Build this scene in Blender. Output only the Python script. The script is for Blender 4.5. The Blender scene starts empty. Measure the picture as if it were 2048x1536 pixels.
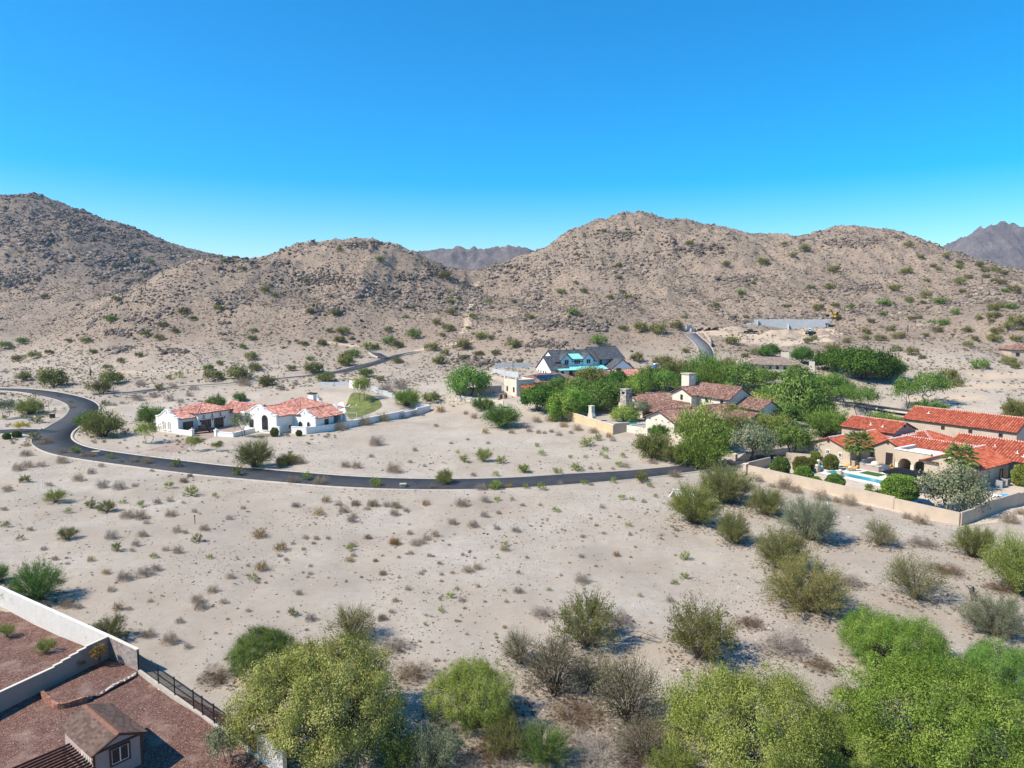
import bpy, bmesh, math, random
import numpy as np
from mathutils import Vector, Matrix
R = math.radians
random.seed(7)
SC = bpy.context.scene
COL = SC.collection

# ---------------------------------------------------------------- camera
FPX, CX, CY = 1420.0, 1024.0, 768.0          # focal length and centre, in pixels of the 2048 x 1536 photograph
CAM_H = 30.0
PITCH = math.atan((CY - 620.0) / FPX)
cam_d = bpy.data.cameras.new('camera')
cam = bpy.data.objects.new('camera', cam_d)
COL.objects.link(cam)
cam.location = (0, 0, CAM_H)
cam.rotation_euler = (R(90) - PITCH, 0, 0)
cam_d.sensor_width = 36.0
cam_d.lens = 36.0 * FPX / 2048.0
cam_d.clip_start = 0.5
cam_d.clip_end = 40000
SC.camera = cam

# ---------------------------------------------------------------- sky and sun
SUN_EL, SUN_DIR = R(47), Vector((-0.94, -0.34, 0)).normalized()
wd = bpy.data.worlds.new('World')
SC.world = wd
wd.use_nodes = True
wn = wd.node_tree
wn.nodes.clear()
sky = wn.nodes.new('ShaderNodeTexSky')
sky.sky_type = 'NISHITA'
sky.sun_disc = False
sky.sun_elevation = SUN_EL
sky.sun_rotation = math.atan2(SUN_DIR.x, SUN_DIR.y)
sky.altitude = 400
sky.air_density = 1.0
sky.dust_density = 0.15
sky.ozone_density = 3.0
hs = wn.nodes.new('ShaderNodeHueSaturation')
hs.inputs['Saturation'].default_value = 1.72
hs.inputs['Value'].default_value = 1.3
hs.inputs['Hue'].default_value = 0.4965
bg = wn.nodes.new('ShaderNodeBackground')
bg.inputs[1].default_value = 0.11
wo = wn.nodes.new('ShaderNodeOutputWorld')
wn.links.new(sky.outputs[0], hs.inputs['Color'])
wn.links.new(hs.outputs[0], bg.inputs[0])
wn.links.new(bg.outputs[0], wo.inputs[0])
sun_l = bpy.data.lights.new('sun', 'SUN')
sun_l.energy = 5.0
sun_l.angle = R(0.53)
sun_l.color = (1.0, 0.925, 0.805)
sun_o = bpy.data.objects.new('sun', sun_l)
COL.objects.link(sun_o)
sun_vec = Vector((SUN_DIR.x * math.cos(SUN_EL), SUN_DIR.y * math.cos(SUN_EL), math.sin(SUN_EL)))
sun_o.rotation_euler = sun_vec.to_track_quat('Z', 'Y').to_euler()
sun_o.location = (-200, -80, 300)
vs = SC.view_settings
vs.view_transform = 'Standard'
vs.look = 'None'
vs.exposure = 0.58
vs.gamma = 1.0
vs.use_curve_mapping = False
SC.cycles.max_bounces = 6
SC.cycles.diffuse_bounces = 3
SC.cycles.transparent_max_bounces = 6
SC.cycles.use_denoising = True

# ---------------------------------------------------------------- small helpers
def ray(px, py):
    u, v = (px - CX) / FPX, (CY - py) / FPX
    c, s = math.cos(PITCH), math.sin(PITCH)
    return np.array([u, c + v * s, -s + v * c])

def at_z(px, py, z=0.0):
    d = ray(px, py)
    t = (z - CAM_H) / d[2]
    return np.array([d[0] * t, d[1] * t, z])

def at_y(px, py, Y):
    d = ray(px, py)
    t = Y / d[1]
    return np.array([d[0] * t, Y, CAM_H + d[2] * t])

def tag(o, label=None, cat=None, group=None, kind=None):
    if label: o['label'] = label
    if cat: o['category'] = cat
    if group: o['group'] = group
    if kind: o['kind'] = kind
    return o

def empty(name, loc=(0, 0, 0), rz=0.0, parent=None):
    o = bpy.data.objects.new(name, None)
    o.empty_display_size = 0.3
    COL.objects.link(o)
    o.location = loc
    o.rotation_euler = (0, 0, rz)
    if parent: o.parent = parent
    return o

def smooth01(x, a, b):
    t = np.clip((x - a) / (b - a), 0, 1)
    return t * t * (3 - 2 * t)

class MB:
    """collects vertices and faces of one mesh"""
    def __init__(s):
        s.v, s.f, s.m, s.t = [], [], [], []
    def add(s, verts, faces, m=0, t=0.5):
        o = len(s.v)
        s.v += [tuple(p) for p in verts]
        for f in faces:
            s.f.append([i + o for i in f]); s.m.append(m); s.t.append(t)
        return s
    def box(s, x0, x1, y0, y1, z0, z1, m=0, t=0.5):
        v = [(x0,y0,z0),(x1,y0,z0),(x1,y1,z0),(x0,y1,z0),(x0,y0,z1),(x1,y0,z1),(x1,y1,z1),(x0,y1,z1)]
        return s.add(v, [(0,3,2,1),(4,5,6,7),(0,1,5,4),(1,2,6,5),(2,3,7,6),(3,0,4,7)], m, t)
    def obox(s, c, ax, hx, hy, hz, m=0, t=0.5):
        """oriented box: centre, rotation about z, half sizes"""
        ca, sa = math.cos(ax), math.sin(ax)
        v = []
        for dz in (-hz, hz):
            for dx, dy in ((-hx,-hy),(hx,-hy),(hx,hy),(-hx,hy)):
                v.append((c[0]+dx*ca-dy*sa, c[1]+dx*sa+dy*ca, c[2]+dz))
        return s.add(v, [(0,3,2,1),(4,5,6,7),(0,1,5,4),(1,2,6,5),(2,3,7,6),(3,0,4,7)], m, t)
    def bar(s, p, q, w, h=None, m=0, t=0.5):
        """square bar from p to q"""
        p, q = Vector(p), Vector(q)
        h = h or w
        d = (q - p).normalized()
        up = Vector((0,0,1)) if abs(d.z) < 0.95 else Vector((1,0,0))
        a = d.cross(up).normalized() * w * 0.5
        b = a.cross(d).normalized() * h * 0.5
        v = [p-a-b, p+a-b, p+a+b, p-a+b, q-a-b, q+a-b, q+a+b, q-a+b]
        return s.add(v, [(3,2,1,0),(4,5,6,7),(0,1,5,4),(1,2,6,5),(2,3,7,6),(3,0,4,7)], m, t)
    def tube(s, pts, rad, n=6, m=0, t=0.5, cap=True):
        pts = [Vector(p) for p in pts]
        if not hasattr(rad, '__len__'): rad = [rad] * len(pts)
        rings, vs = [], []
        for i, p in enumerate(pts):
            d = (pts[min(i+1, len(pts)-1)] - pts[max(i-1, 0)]).normalized()
            if i == 0: a = d.cross(Vector((0,0,1)) if abs(d.z) < 0.9 else Vector((1,0,0))).normalized()
            else:
                a = a - d*a.dot(d)                       # carry the ring's orientation along the path
                a = a.normalized() if a.length > 1e-4 else d.orthogonal().normalized()
            b = a.cross(d).normalized()
            rings.append(len(vs))
            for k in range(n):
                w = 2*math.pi*k/n
                vs.append(p + (a*math.cos(w) + b*math.sin(w)) * rad[i])
        fs = []
        for i in range(len(pts)-1):
            for k in range(n):
                a0, a1 = rings[i]+k, rings[i]+(k+1) % n
                fs.append((a0, a1, rings[i+1]+(k+1) % n, rings[i+1]+k))
        if cap:
            fs.append([rings[-1]+k for k in range(n)]); fs.append([rings[0]+n-1-k for k in range(n)])
        return s.add(vs, fs, m, t)
    def lathe(s, c, prof, n=12, m=0, t=0.5):
        vs, fs = [], []
        for r, z in prof:
            for k in range(n):
                w = 2*math.pi*k/n
                vs.append((c[0]+r*math.cos(w), c[1]+r*math.sin(w), c[2]+z))
        for i in range(len(prof)-1):
            for k in range(n):
                k2 = (k+1) % n
                fs.append((i*n+k, i*n+k2, (i+1)*n+k2, (i+1)*n+k))
        fs.append([(len(prof)-1)*n+k for k in range(n)]); fs.append([n-1-k for k in range(n)])
        return s.add(vs, fs, m, t)
    def extrude(s, poly, axis_o, ax, ay, depth, m=0, t=0.5):
        """poly of 2-D points in plane (ax, ay) at axis_o, extruded along 'depth' vector"""
        o, ax, ay, d = Vector(axis_o), Vector(ax), Vector(ay), Vector(depth)
        n = len(poly)
        a = [o + ax*p[0] + ay*p[1] for p in poly]
        v = a + [p + d for p in a]
        fs = [list(range(n-1, -1, -1)), list(range(n, 2*n))]
        for i in range(n):
            j = (i+1) % n
            fs.append((i, j, n+j, n+i))
        return s.add(v, fs, m, t)
    def build(s, name, mats, parent=None, smooth=False, tint=False, fixn=True):
        me = bpy.data.meshes.new(name)
        me.from_pydata(s.v, [], s.f)
        if not isinstance(mats, (list, tuple)): mats = [mats]
        for mm in mats: me.materials.append(mm)
        if len(mats) > 1: me.polygons.foreach_set('material_index', s.m)
        if tint:
            at = me.attributes.new('tint', 'FLOAT', 'FACE')
            at.data.foreach_set('value', s.t)
        if fixn:
            bm = bmesh.new(); bm.from_mesh(me)
            bmesh.ops.recalc_face_normals(bm, faces=bm.faces)
            bm.to_mesh(me); bm.free()
        if smooth: me.polygons.foreach_set('use_smooth', [True]*len(me.polygons))
        me.update()
        o = bpy.data.objects.new(name, me)
        COL.objects.link(o)
        if parent: o.parent = parent
        return o

def np_obj(name, verts, faces, mats, parent=None, smooth=False, attrs=None, midx=None):
    """fast mesh from numpy arrays; faces (n,3) or (n,4)"""
    me = bpy.data.meshes.new(name)
    verts = np.asarray(verts, np.float32); faces = np.asarray(faces, np.int32)
    k = faces.shape[1]
    me.vertices.add(len(verts)); me.vertices.foreach_set('co', verts.ravel())
    me.loops.add(faces.size); me.loops.foreach_set('vertex_index', faces.ravel())
    me.polygons.add(len(faces))
    me.polygons.foreach_set('loop_start', np.arange(0, faces.size, k, dtype=np.int32))
    if not isinstance(mats, (list, tuple)): mats = [mats]
    for mm in mats: me.materials.append(mm)
    if midx is not None: me.polygons.foreach_set('material_index', np.asarray(midx, np.int32))
    if smooth: me.polygons.foreach_set('use_smooth', np.ones(len(faces), bool))
    for an, (dom, ty, arr) in (attrs or {}).items():
        a = me.attributes.new(an, ty, dom)
        if ty == 'FLOAT_COLOR': a.data.foreach_set('color', np.asarray(arr, np.float32).ravel())
        else: a.data.foreach_set('value', np.asarray(arr, np.float32).ravel())
    me.update(calc_edges=True)
    if name is None: return me
    o = bpy.data.objects.new(name, me)
    COL.objects.link(o)
    if parent: o.parent = parent
    return o

# ---------------------------------------------------------------- materials
class NT:
    """tiny node-tree writer"""
    def __init__(s, name):
        s.mat = bpy.data.materials.new(name); s.mat.use_nodes = True
        s.t = s.mat.node_tree; s.t.nodes.clear()
        s.out = s.t.nodes.new('ShaderNodeOutputMaterial')
    def n(s, ty, **kw):
        nd = s.t.nodes.new('ShaderNode' + ty)
        for k, v in kw.items():
            if k.startswith('i_'):
                key = k[2:]
                key = int(key) if key.isdigit() else key.replace('_', ' ')
                s.set(nd.inputs[key], v)
            else: setattr(nd, k, v)
        return nd
    def set(s, inp, v):
        if hasattr(v, 'is_output') or isinstance(v, bpy.types.NodeSocket): s.t.links.new(v, inp)
        else:
            if isinstance(v, (tuple, list)) and len(v) == 3 and inp.type == 'RGBA': v = (*v, 1)
            inp.default_value = v
    def link(s, a, b): s.t.links.new(a, b)
    def coord(s, which='Object'): return s.n('TexCoord').outputs[which]
    def pos(s): return s.n('NewGeometry').outputs['Position']
    def noise(s, scale, detail=3, rough=0.55, vec=None, out='Fac'):
        nd = s.n('TexNoise', i_Scale=scale, i_Detail=detail, i_Roughness=rough)
        s.link(vec if vec is not None else s.pos(), nd.inputs['Vector'])
        return nd.outputs[out]
    def ramp(s, fac, stops, interp='LINEAR'):
        r = s.n('ValToRGB'); r.color_ramp.interpolation = interp
        e = r.color_ramp.elements
        while len(e) < len(stops): e.new(0.5)
        for k, (p, c) in zip(e, stops): k.position = p; k.color = (*c, 1) if len(c) == 3 else c
        s.link(fac, r.inputs[0]); return r.outputs[0]
    def mix(s, fac, a, b, mode='MIX'):
        m = s.n('MixRGB', blend_type=mode); s.set(m.inputs[0], fac); s.set(m.inputs[1], a); s.set(m.inputs[2], b)
        return m.outputs[0]
    def math(s, op, a, b=0.0, c=None):
        m = s.n('Math', operation=op); s.set(m.inputs[0], a); s.set(m.inputs[1], b)
        if c is not None: s.set(m.inputs[2], c)
        return m.outputs[0]
    def attr(s, name, out='Fac'): return s.n('Attribute', attribute_name=name).outputs[out]
    def bump(s, h, strength=0.4, dist=0.05):
        b = s.n('Bump', i_Strength=strength, i_Distance=dist); s.link(h, b.inputs['Height']); return b.outputs[0]
    def principled(s, col, rough=0.85, normal=None, spec=0.25, **kw):
        p = s.n('BsdfPrincipled'); s.set(p.inputs['Base Color'], col); s.set(p.inputs['Roughness'], rough)
        p.inputs['Specular IOR Level'].default_value = spec
        for k, v in kw.items(): s.set(p.inputs[k.replace('_', ' ')], v)
        if normal is not None: s.link(normal, p.inputs['Normal'])
        s.link(p.outputs[0], s.out.inputs[0]); return s.mat

M = {}
def plain(name, col, rough=0.7, var=0.12, scale=1.5, bump=0.0, bscale=40.0, spec=0.25, metal=0.0):
    k = NT(name)
    c0 = tuple(x*(1-var) for x in col); c1 = tuple(min(1, x*(1+var)) for x in col)
    c = k.ramp(k.noise(scale, 4), [(0.3, c0), (0.7, c1)])
    nrm = k.bump(k.noise(bscale, 3), bump, 0.02) if bump else None
    M[name] = k.principled(c, rough, nrm, spec, Metallic=metal)
    return M[name]
# ---------------------------------------------------------------- terrain heights
def hash2(ix, iy, seed):
    h = (ix.astype(np.int64) * 374761393 + iy.astype(np.int64) * 668265263 + seed * 974634777) & 0xFFFFFFFF
    h = ((h ^ (h >> 13)) * 1274126177) & 0xFFFFFFFF
    h = h ^ (h >> 16)
    return (h & 0xFFFFFF) / float(0xFFFFFF)

def vnoise(x, y, seed=0):
    ix, iy = np.floor(x), np.floor(y)
    fx, fy = x - ix, y - iy
    fx = fx*fx*fx*(fx*(fx*6-15)+10); fy = fy*fy*fy*(fy*(fy*6-15)+10)
    a = hash2(ix, iy, seed); b = hash2(ix+1, iy, seed); c = hash2(ix, iy+1, seed); d = hash2(ix+1, iy+1, seed)
    return (a*(1-fx)+b*fx)*(1-fy) + (c*(1-fx)+d*fx)*fy

def fbm(x, y, octs=4, seed=0, gain=0.5, ridged=False):
    tot, amp, nrm = 0, 1.0, 0
    for o in range(octs):
        n = vnoise(x * 2**o + 17.3*o, y * 2**o - 9.1*o, seed + o)
        if ridged: n = 1 - np.abs(2*n - 1)
        tot = tot + amp*n; nrm += amp; amp *= gain
    return tot / nrm

# control points: pixel of the photograph and distance; the height follows from the ray
CP_PIX = [
 # left flats and foot of the left hill
 (0,779,250),(-300,770,260),(0,740,300),(-300,735,310),(0,690,400),(100,695,390),(-300,690,420),(200,705,318),(300,715,298),(150,765,265),(350,772,250),(520,757,255),(640,748,262),
 (500,703,303),(700,680,318),(790,706,300),(720,735,275),(900,650,340),(300,650,343),(400,600,368),(500,600,365),(600,560,395),(700,575,385),(700,630,350),(820,600,378),(600,650,335),
 # crest of the left hill
 (130,688,340),(190,640,358),(250,592,375),(330,552,395),(400,527,410),(460,522,425),(540,515,430),(600,497,435),(660,492,438),(720,485,440),(760,493,440),(800,508,440),(870,540,440),(935,564,445),
 # far left hill
 (0,410,740),(60,396,740),(110,405,740),(150,422,740),(250,455,740),(330,490,740),(400,513,740),(455,520,740),(520,523,740),(-150,440,740),(-350,480,740),(-700,520,740),(0,540,560),(120,500,600),(200,470,680),(0,620,470),(200,560,560),(300,530,640),(-300,600,520),(-600,650,500),
 # gap
 (960,575,440),(940,640,350),(950,610,385),
 # right hill
 (1000,549,452),(1075,515,465),(1130,480,475),(1180,450,485),(1240,428,490),(1300,430,490),(1380,446,485),(1450,462,478),(1550,471,470),(1620,469,468),(1690,458,465),(1740,462,460),(1800,471,455),(1850,485,448),(1900,501,440),(1960,526,430),(2048,553,420),(2200,600,405),(2500,640,380),
 (1010,640,350),(1130,642,312),(1130,690,284),(1040,690,290),(1220,690,288),(1200,560,410),(1300,600,370),(1300,650,315),(1350,690,285),(1500,600,350),(1500,540,405),(1700,610,338),(1700,540,395),(1900,650,290),(1900,580,350),(2000,640,280),(2048,600,310),(1800,700,264),(1950,700,252),(1300,500,440),(1200,610,362),
 # construction terrace and drive
 (1380,662,308),(1400,680,290),(1411,712,268),(1500,665,306),(1600,668,306),(1560,700,278),(1460,690,284),(1560,632,330),(1680,640,318),
 # middle ground
 (640,772,232),(940,790,216),(1110,756,243),(1230,756,243),(1010,745,250),(1300,735,262),(1545,742,234),(1400,850,172),(1720,826,186),(1950,746,228),(1950,785,196),(2040,714,258),(1800,760,225),(1160,800,205),(1650,900,140),(1850,840,176),(2100,800,185),(2300,760,215),
 (846,818,208),(760,800,213),(440,800,222),(250,800,228),(60,800,222),(-200,800,225),
]
CP = [at_y(*c) for c in CP_PIX]
for (x, y, z) in [(0,5,0),(-60,5,0),(60,5,0),(0,60,0),(-60,60,0),(60,60,0),(-120,100,0),(120,100,.5),(0,100,0),(-50,100,0),(50,100,0),(-87,170,.6),(-56,168,.6),(-40,185,.8),(-70,195,.7),(0,140,.3),(30,140,.5),(55,135,.5),(70,112,.4),(66,128,.5),(90,140,1.2),(-20,160,.5),(10,165,.8),(-130,170,.4),(-150,140,0),(36,160,1.8),(50,185,2.4),(110,130,1.2),(150,60,0),(-150,60,0),(-250,100,0),(250,100,3),
                  (-200,900,60),(-500,900,60),(200,700,10),(0,620,15),(100,600,20),(250,620,20),(400,600,10),(-30,560,28),(-600,300,4),(600,300,20),(0,900,10),(500,900,10),(-120,560,40),(-80,640,30)]:
    CP.append(np.array([x, y, z], float))
CP = np.array(CP)
_S = 100.0
def _phi(r2):
    return 0.5 * r2 * np.log(r2 + 1e-9)
_n = len(CP)
_xy = CP[:, :2] / _S
_K = _phi(((_xy[:, None] - _xy[None])**2).sum(-1)) + np.eye(_n) * 2e-4
_Pm = np.hstack([np.ones((_n, 1)), _xy])
_A = np.block([[_K, _Pm], [_Pm.T, np.zeros((3, 3))]])
_w = np.linalg.solve(_A, np.concatenate([CP[:, 2], np.zeros(3)]))

PADS = []      # (x, y, inner radius, outer radius, z)
def base_h(x, y):
    x = np.asarray(x, float).ravel(); y = np.asarray(y, float).ravel()
    out = np.empty_like(x)
    for i in range(0, len(x), 40000):
        q = np.stack([x[i:i+40000], y[i:i+40000]], 1) / _S
        r2 = ((q[:, None] - _xy[None])**2).sum(-1)
        out[i:i+40000] = _phi(r2) @ _w[:_n] + _w[_n] + q @ _w[_n+1:]
    near = smooth01(y, 130, 105)                        # the near lot is level
    out = out * (1 - near)
    for (px, py, r0, r1, pz) in PADS:
        d = np.hypot(x - px, y - py)
        k = 1 - smooth01(d, r0, r1)
        out = out * (1 - k) + pz * k
    return out

ROADS = []     # dict(pts (n,3), half)
def road_mask(x, y, pad=1.5):
    m = np.zeros_like(x)
    for r in ROADS:
        p = r['pts'][:, :2]
        lo, hi = p.min(0) - 15, p.max(0) + 15
        sel = np.where((x > lo[0]) & (x < hi[0]) & (y > lo[1]) & (y < hi[1]))[0]
        for i in range(0, len(sel), 20000):
            s = sel[i:i+20000]
            d = np.sqrt(((x[s, None] - p[None, :, 0])**2 + (y[s, None] - p[None, :, 1])**2).min(1))
            m[s] = np.maximum(m[s], 1 - smooth01(d, r['half'] + 0.2, r['half'] + 0.2 + pad))
    return m

def rough_mask(x, y, b):
    """how rocky the slope is: 0 on the flats, 1 up on the hills"""
    return smooth01(b - 4 - 0.02*np.maximum(0, y-250), 6, 30) * smooth01(y, 250, 330)

def height(x, y, masks=False):
    shp = np.shape(x)
    x = np.asarray(x, float).ravel(); y = np.asarray(y, float).ravel()
    b = base_h(x, y)
    rk = rough_mask(x, y, b)
    h = b.copy()
    big = fbm(x/55, y/55, 4, 3, 0.5, True) - 0.55
    med = fbm(x/13, y/13, 4, 11, 0.55, True) - 0.55
    fine = fbm(x/3.2, y/3.2, 2, 31) - 0.5
    crest = smooth01(b, 35, 75)
    rm = road_mask(x, y)
    h += rk * (1 - rm) * (big*(11.0 - 4.5*crest) + med*3.6*(0.6+crest) + fine*1.1)
    flat = (1 - rk)
    low = fbm(x/9, y/9, 4, 51) - 0.5
    pm = np.zeros_like(x)
    for (px, py, r0, r1, pz) in PADS:
        pm = np.maximum(pm, 1 - smooth01(np.hypot(x-px, y-py), r0, r1))
    calm = (1 - rm) * (1 - pm)
    h += flat * calm * low * (0.7 + 0.8*smooth01(y, 150, 260))
    h -= 0.05 * rm
    if masks: return h.reshape(shp), rk.reshape(shp), rm.reshape(shp), b.reshape(shp)
    return h.reshape(shp)

def hz(x, y): return float(height(np.array([x]), np.array([y]))[0])

_YS = np.concatenate([np.arange(30, 150, 0.5), np.arange(150, 560, 1.0), np.arange(560, 900, 4.0)])
def ground_at(pix, chunk=60):
    """where the rays of many pixels first meet the terrain -> (n,3)"""
    pix = np.asarray(pix, float)
    res = np.zeros((len(pix), 3))
    c, s = math.cos(PITCH), math.sin(PITCH)
    for i in range(0, len(pix), chunk):
        p = pix[i:i+chunk]
        u, v = (p[:, 0]-CX)/FPX, (CY-p[:, 1])/FPX
        dy, dz = c + v*s, -s + v*c
        Y = np.broadcast_to(_YS, (len(p), len(_YS)))
        t = Y / dy[:, None]
        X = u[:, None]*t
        Z = CAM_H + dz[:, None]*t
        Hh = height(X, Y)
        hit = Z <= Hh
        k = np.where(hit.any(1), hit.argmax(1), len(_YS)-1)
        k0 = np.maximum(k-1, 0)
        r = np.arange(len(p))
        g1, g0 = (Z-Hh)[r, k], (Z-Hh)[r, k0]
        f = np.where(np.abs(g0-g1) > 1e-6, g0/(g0-g1+1e-12), 0).clip(0, 1)
        yy = _YS[k0] + (_YS[k]-_YS[k0])*f
        xx = u*yy/dy
        res[i:i+chunk] = np.stack([xx, yy, height(xx, yy)], 1)
    return res

def catmull(pts, step=1.0):
    pts = np.asarray(pts, float)
    p = np.vstack([2*pts[0]-pts[1], pts, 2*pts[-1]-pts[-2]])
    out = []
    for i in range(1, len(p)-2):
        n = max(2, int(np.linalg.norm(p[i+1]-p[i])/step))
        t = np.linspace(0, 1, n, endpoint=False)[:, None]
        out.append(0.5*((2*p[i]) + (-p[i-1]+p[i+1])*t + (2*p[i-1]-5*p[i]+4*p[i+1]-p[i+2])*t**2 + (-p[i-1]+3*p[i]-3*p[i+1]+p[i+2])*t**3))
    out.append(p[-2][None])
    return np.vstack(out)

# house pads
PADS += [(-66, 186, 27, 38, 0.6), (68, 136, 20, 30, 0.5), (86, 168, 16, 26, 1.4), (46, 178, 20, 32, 2.2)]

# ---------------------------------------------------------------- roads (pixels of their centre lines)
def road_def(name, pix, half, curb, label=None, step=1.2):
    g = ground_at(pix)
    g = catmull(g[:, :2], step)
    d = np.gradient(g, axis=0); d /= np.linalg.norm(d, axis=1)[:, None] + 1e-9
    k = np.ones(9)/9
    z = base_h(g[:, 0], g[:, 1])
    z = np.convolve(np.pad(z, 4, mode='edge'), k, 'valid')
    ROADS.append(dict(name=name, pts=np.column_stack([g, z]), dir=d, half=half, curb=curb))

_defs = [
 ('main_road', [(-60,776),(0,779),(60,782.5),(110,789),(150,800),(168,814),(160,832),(132,850),(108,868),(106,884),(140,901),(220,916),(320,929),(420,940),(560,952),(700,962),(850,968),(1000,966),(1130,960),(1250,949),(1350,937),(1450,922),(1548,906),(1635,885),(1720,862)], 3.75, 0.5),
 ('side_street', [(-60,868),(0,863),(50,862),(96,868)], 3.2, 0.45),
 ('hillside_street', [(186,790),(260,783),(350,774),(450,765),(540,757),(640,748),(700,738),(735,729),(768,719),(795,712),(818,706),(838,701)], 3.3, 0.4),
 ('back_street', [(1560,792),(1640,797),(1720,806),(1820,820),(1900,827),(1990,830),(2090,836)], 4.0, 0.45),
 ('hill_drive', [(1412,722),(1412,704),(1404,688),(1390,673),(1378,661)], 2.6, 0.45),
 ('turnaround', [(780,716.5),(766,712.5),(757,707),(752,702)], 2.8, 0.4),
]
_tmp = []
for d in _defs: road_def(*d)

# ---------------------------------------------------------------- terrain mesh
def soil_material():
    k = NT('desert_soil')
    P = k.pos()
    rk = k.attr('rock'); dk = k.attr('dark'); pt = k.attr('path')
    n1 = k.noise(0.08, 5, 0.6, P); n2 = k.noise(0.9, 5, 0.65, P); n3 = k.noise(7.0, 4, 0.7, P); n4 = k.noise(28.0, 2, 0.6, P)
    sand = k.ramp(n1, [(0.28, (0.325, 0.248, 0.176)), (0.42, (0.395, 0.320, 0.243)), (0.58, (0.438, 0.368, 0.292)), (0.74, (0.48, 0.422, 0.352))])
    sand = k.mix(k.ramp(n2, [(0.42, (0,0,0)), (0.66, (1,1,1))]), sand, k.mix(0.55, sand, (0.33, 0.258, 0.19)))
    sand = k.mix(k.ramp(n3, [(0.54, (0,0,0)), (0.68, (.75,.75,.75))]), sand, (0.225, 0.185, 0.145))
    sand = k.mix(k.ramp(n4, [(0.52, (0,0,0)), (0.70, (.55,.55,.55))]), sand, (0.60, 0.55, 0.49))
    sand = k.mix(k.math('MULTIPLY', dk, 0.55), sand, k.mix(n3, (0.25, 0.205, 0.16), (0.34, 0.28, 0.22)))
    sand = k.mix(k.ramp(k.noise(0.035, 5, 0.65, P), [(0.44, (0,0,0)), (0.62, (.45,.45,.45))]), sand, (0.31, 0.24, 0.172))
    sand = k.mix(0.10, sand, (0.75, 0.68, 0.58))
    hill = k.ramp(n2, [(0.30, (0.172, 0.122, 0.086)), (0.48, (0.290, 0.217, 0.160)), (0.66, (0.395, 0.31, 0.238))])
    hill = k.mix(k.ramp(n3, [(0.50, (0,0,0)), (0.66, (.8,.8,.8))]), hill, (0.125, 0.095, 0.07))
    big = k.noise(0.025, 5, 0.65, P)
    hill = k.mix(k.ramp(big, [(0.42, (0,0,0)), (0.62, (.75,.75,.75))]), hill, k.mix(n3, (0.15, 0.118, 0.09), (0.28, 0.222, 0.17)))
    farh = k.n('MapRange', i_1=470.0, i_2=620.0); sx = k.n('SeparateXYZ'); k.link(P, sx.inputs[0]); k.link(sx.outputs[1], farh.inputs[0])
    hill = k.mix(k.math('MULTIPLY', farh.outputs[0], 0.6), hill, k.mix(n3, (0.105, 0.085, 0.07), (0.20, 0.16, 0.13)))
    c = k.mix(rk, sand, hill)
    c = k.mix(pt, c, k.mix(n3, (0.47, 0.35, 0.235), (0.55, 0.44, 0.32)))
    hgt = k.math('ADD', k.math('MULTIPLY', n3, 0.6), k.math('MULTIPLY', n4, 0.4))
    return k.principled(c, 0.95, k.bump(hgt, 0.8, 0.14), 0.1)
M['soil'] = soil_material()

TRAILS = [([(1060,985),(1090,1030),(1180,1075),(1330,1110),(1480,1120)], 1.0), ([(0,965),(200,975),(420,990),(640,985),(760,1000)], 0.9), ([(700,1000),(620,1060),(560,1140),(470,1230)], 0.8), ([(1330,1250),(1420,1345),(1560,1400),(1680,1480)], 1.6), ([(1300,1290),(1180,1460),(1120,1530)], 1.4), ([(953,566),(948,590),(940,615),(935,640),(926,665)], 1.6), ([(1420,662),(1460,672),(1520,672),(1600,672),(1650,668)], 7.0),
          ([(1480,683),(1560,686),(1640,680)], 5.0), ([(1990,752),(2040,750),(2100,752)], 6), ([(1900,778),(1980,770),(2060,772)], 7), ([(1830,800),(1960,798)], 3),
          ([(640,684),(700,690),(745,700)], 2.0), ([(835,700),(880,692),(940,683)], 1.8), ([(960,752),(1010,760),(1080,765)], 4), ([(230,745),(330,742),(420,738)], 2.2)]
DARKS = [(460,1040,14,9),(520,1085,12,7),(90,1000,15,7),(330,985,14,5),(560,1150,9,5),(1230,1105,7,4),(930,1010,9,4),(860,1075,9,4),(1100,1420,9,4),(1280,1480,9,4),(1560,1400,8,4),(1700,1280,7,4),(1950,1200,7,5),(300,960,20,3)]

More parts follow.
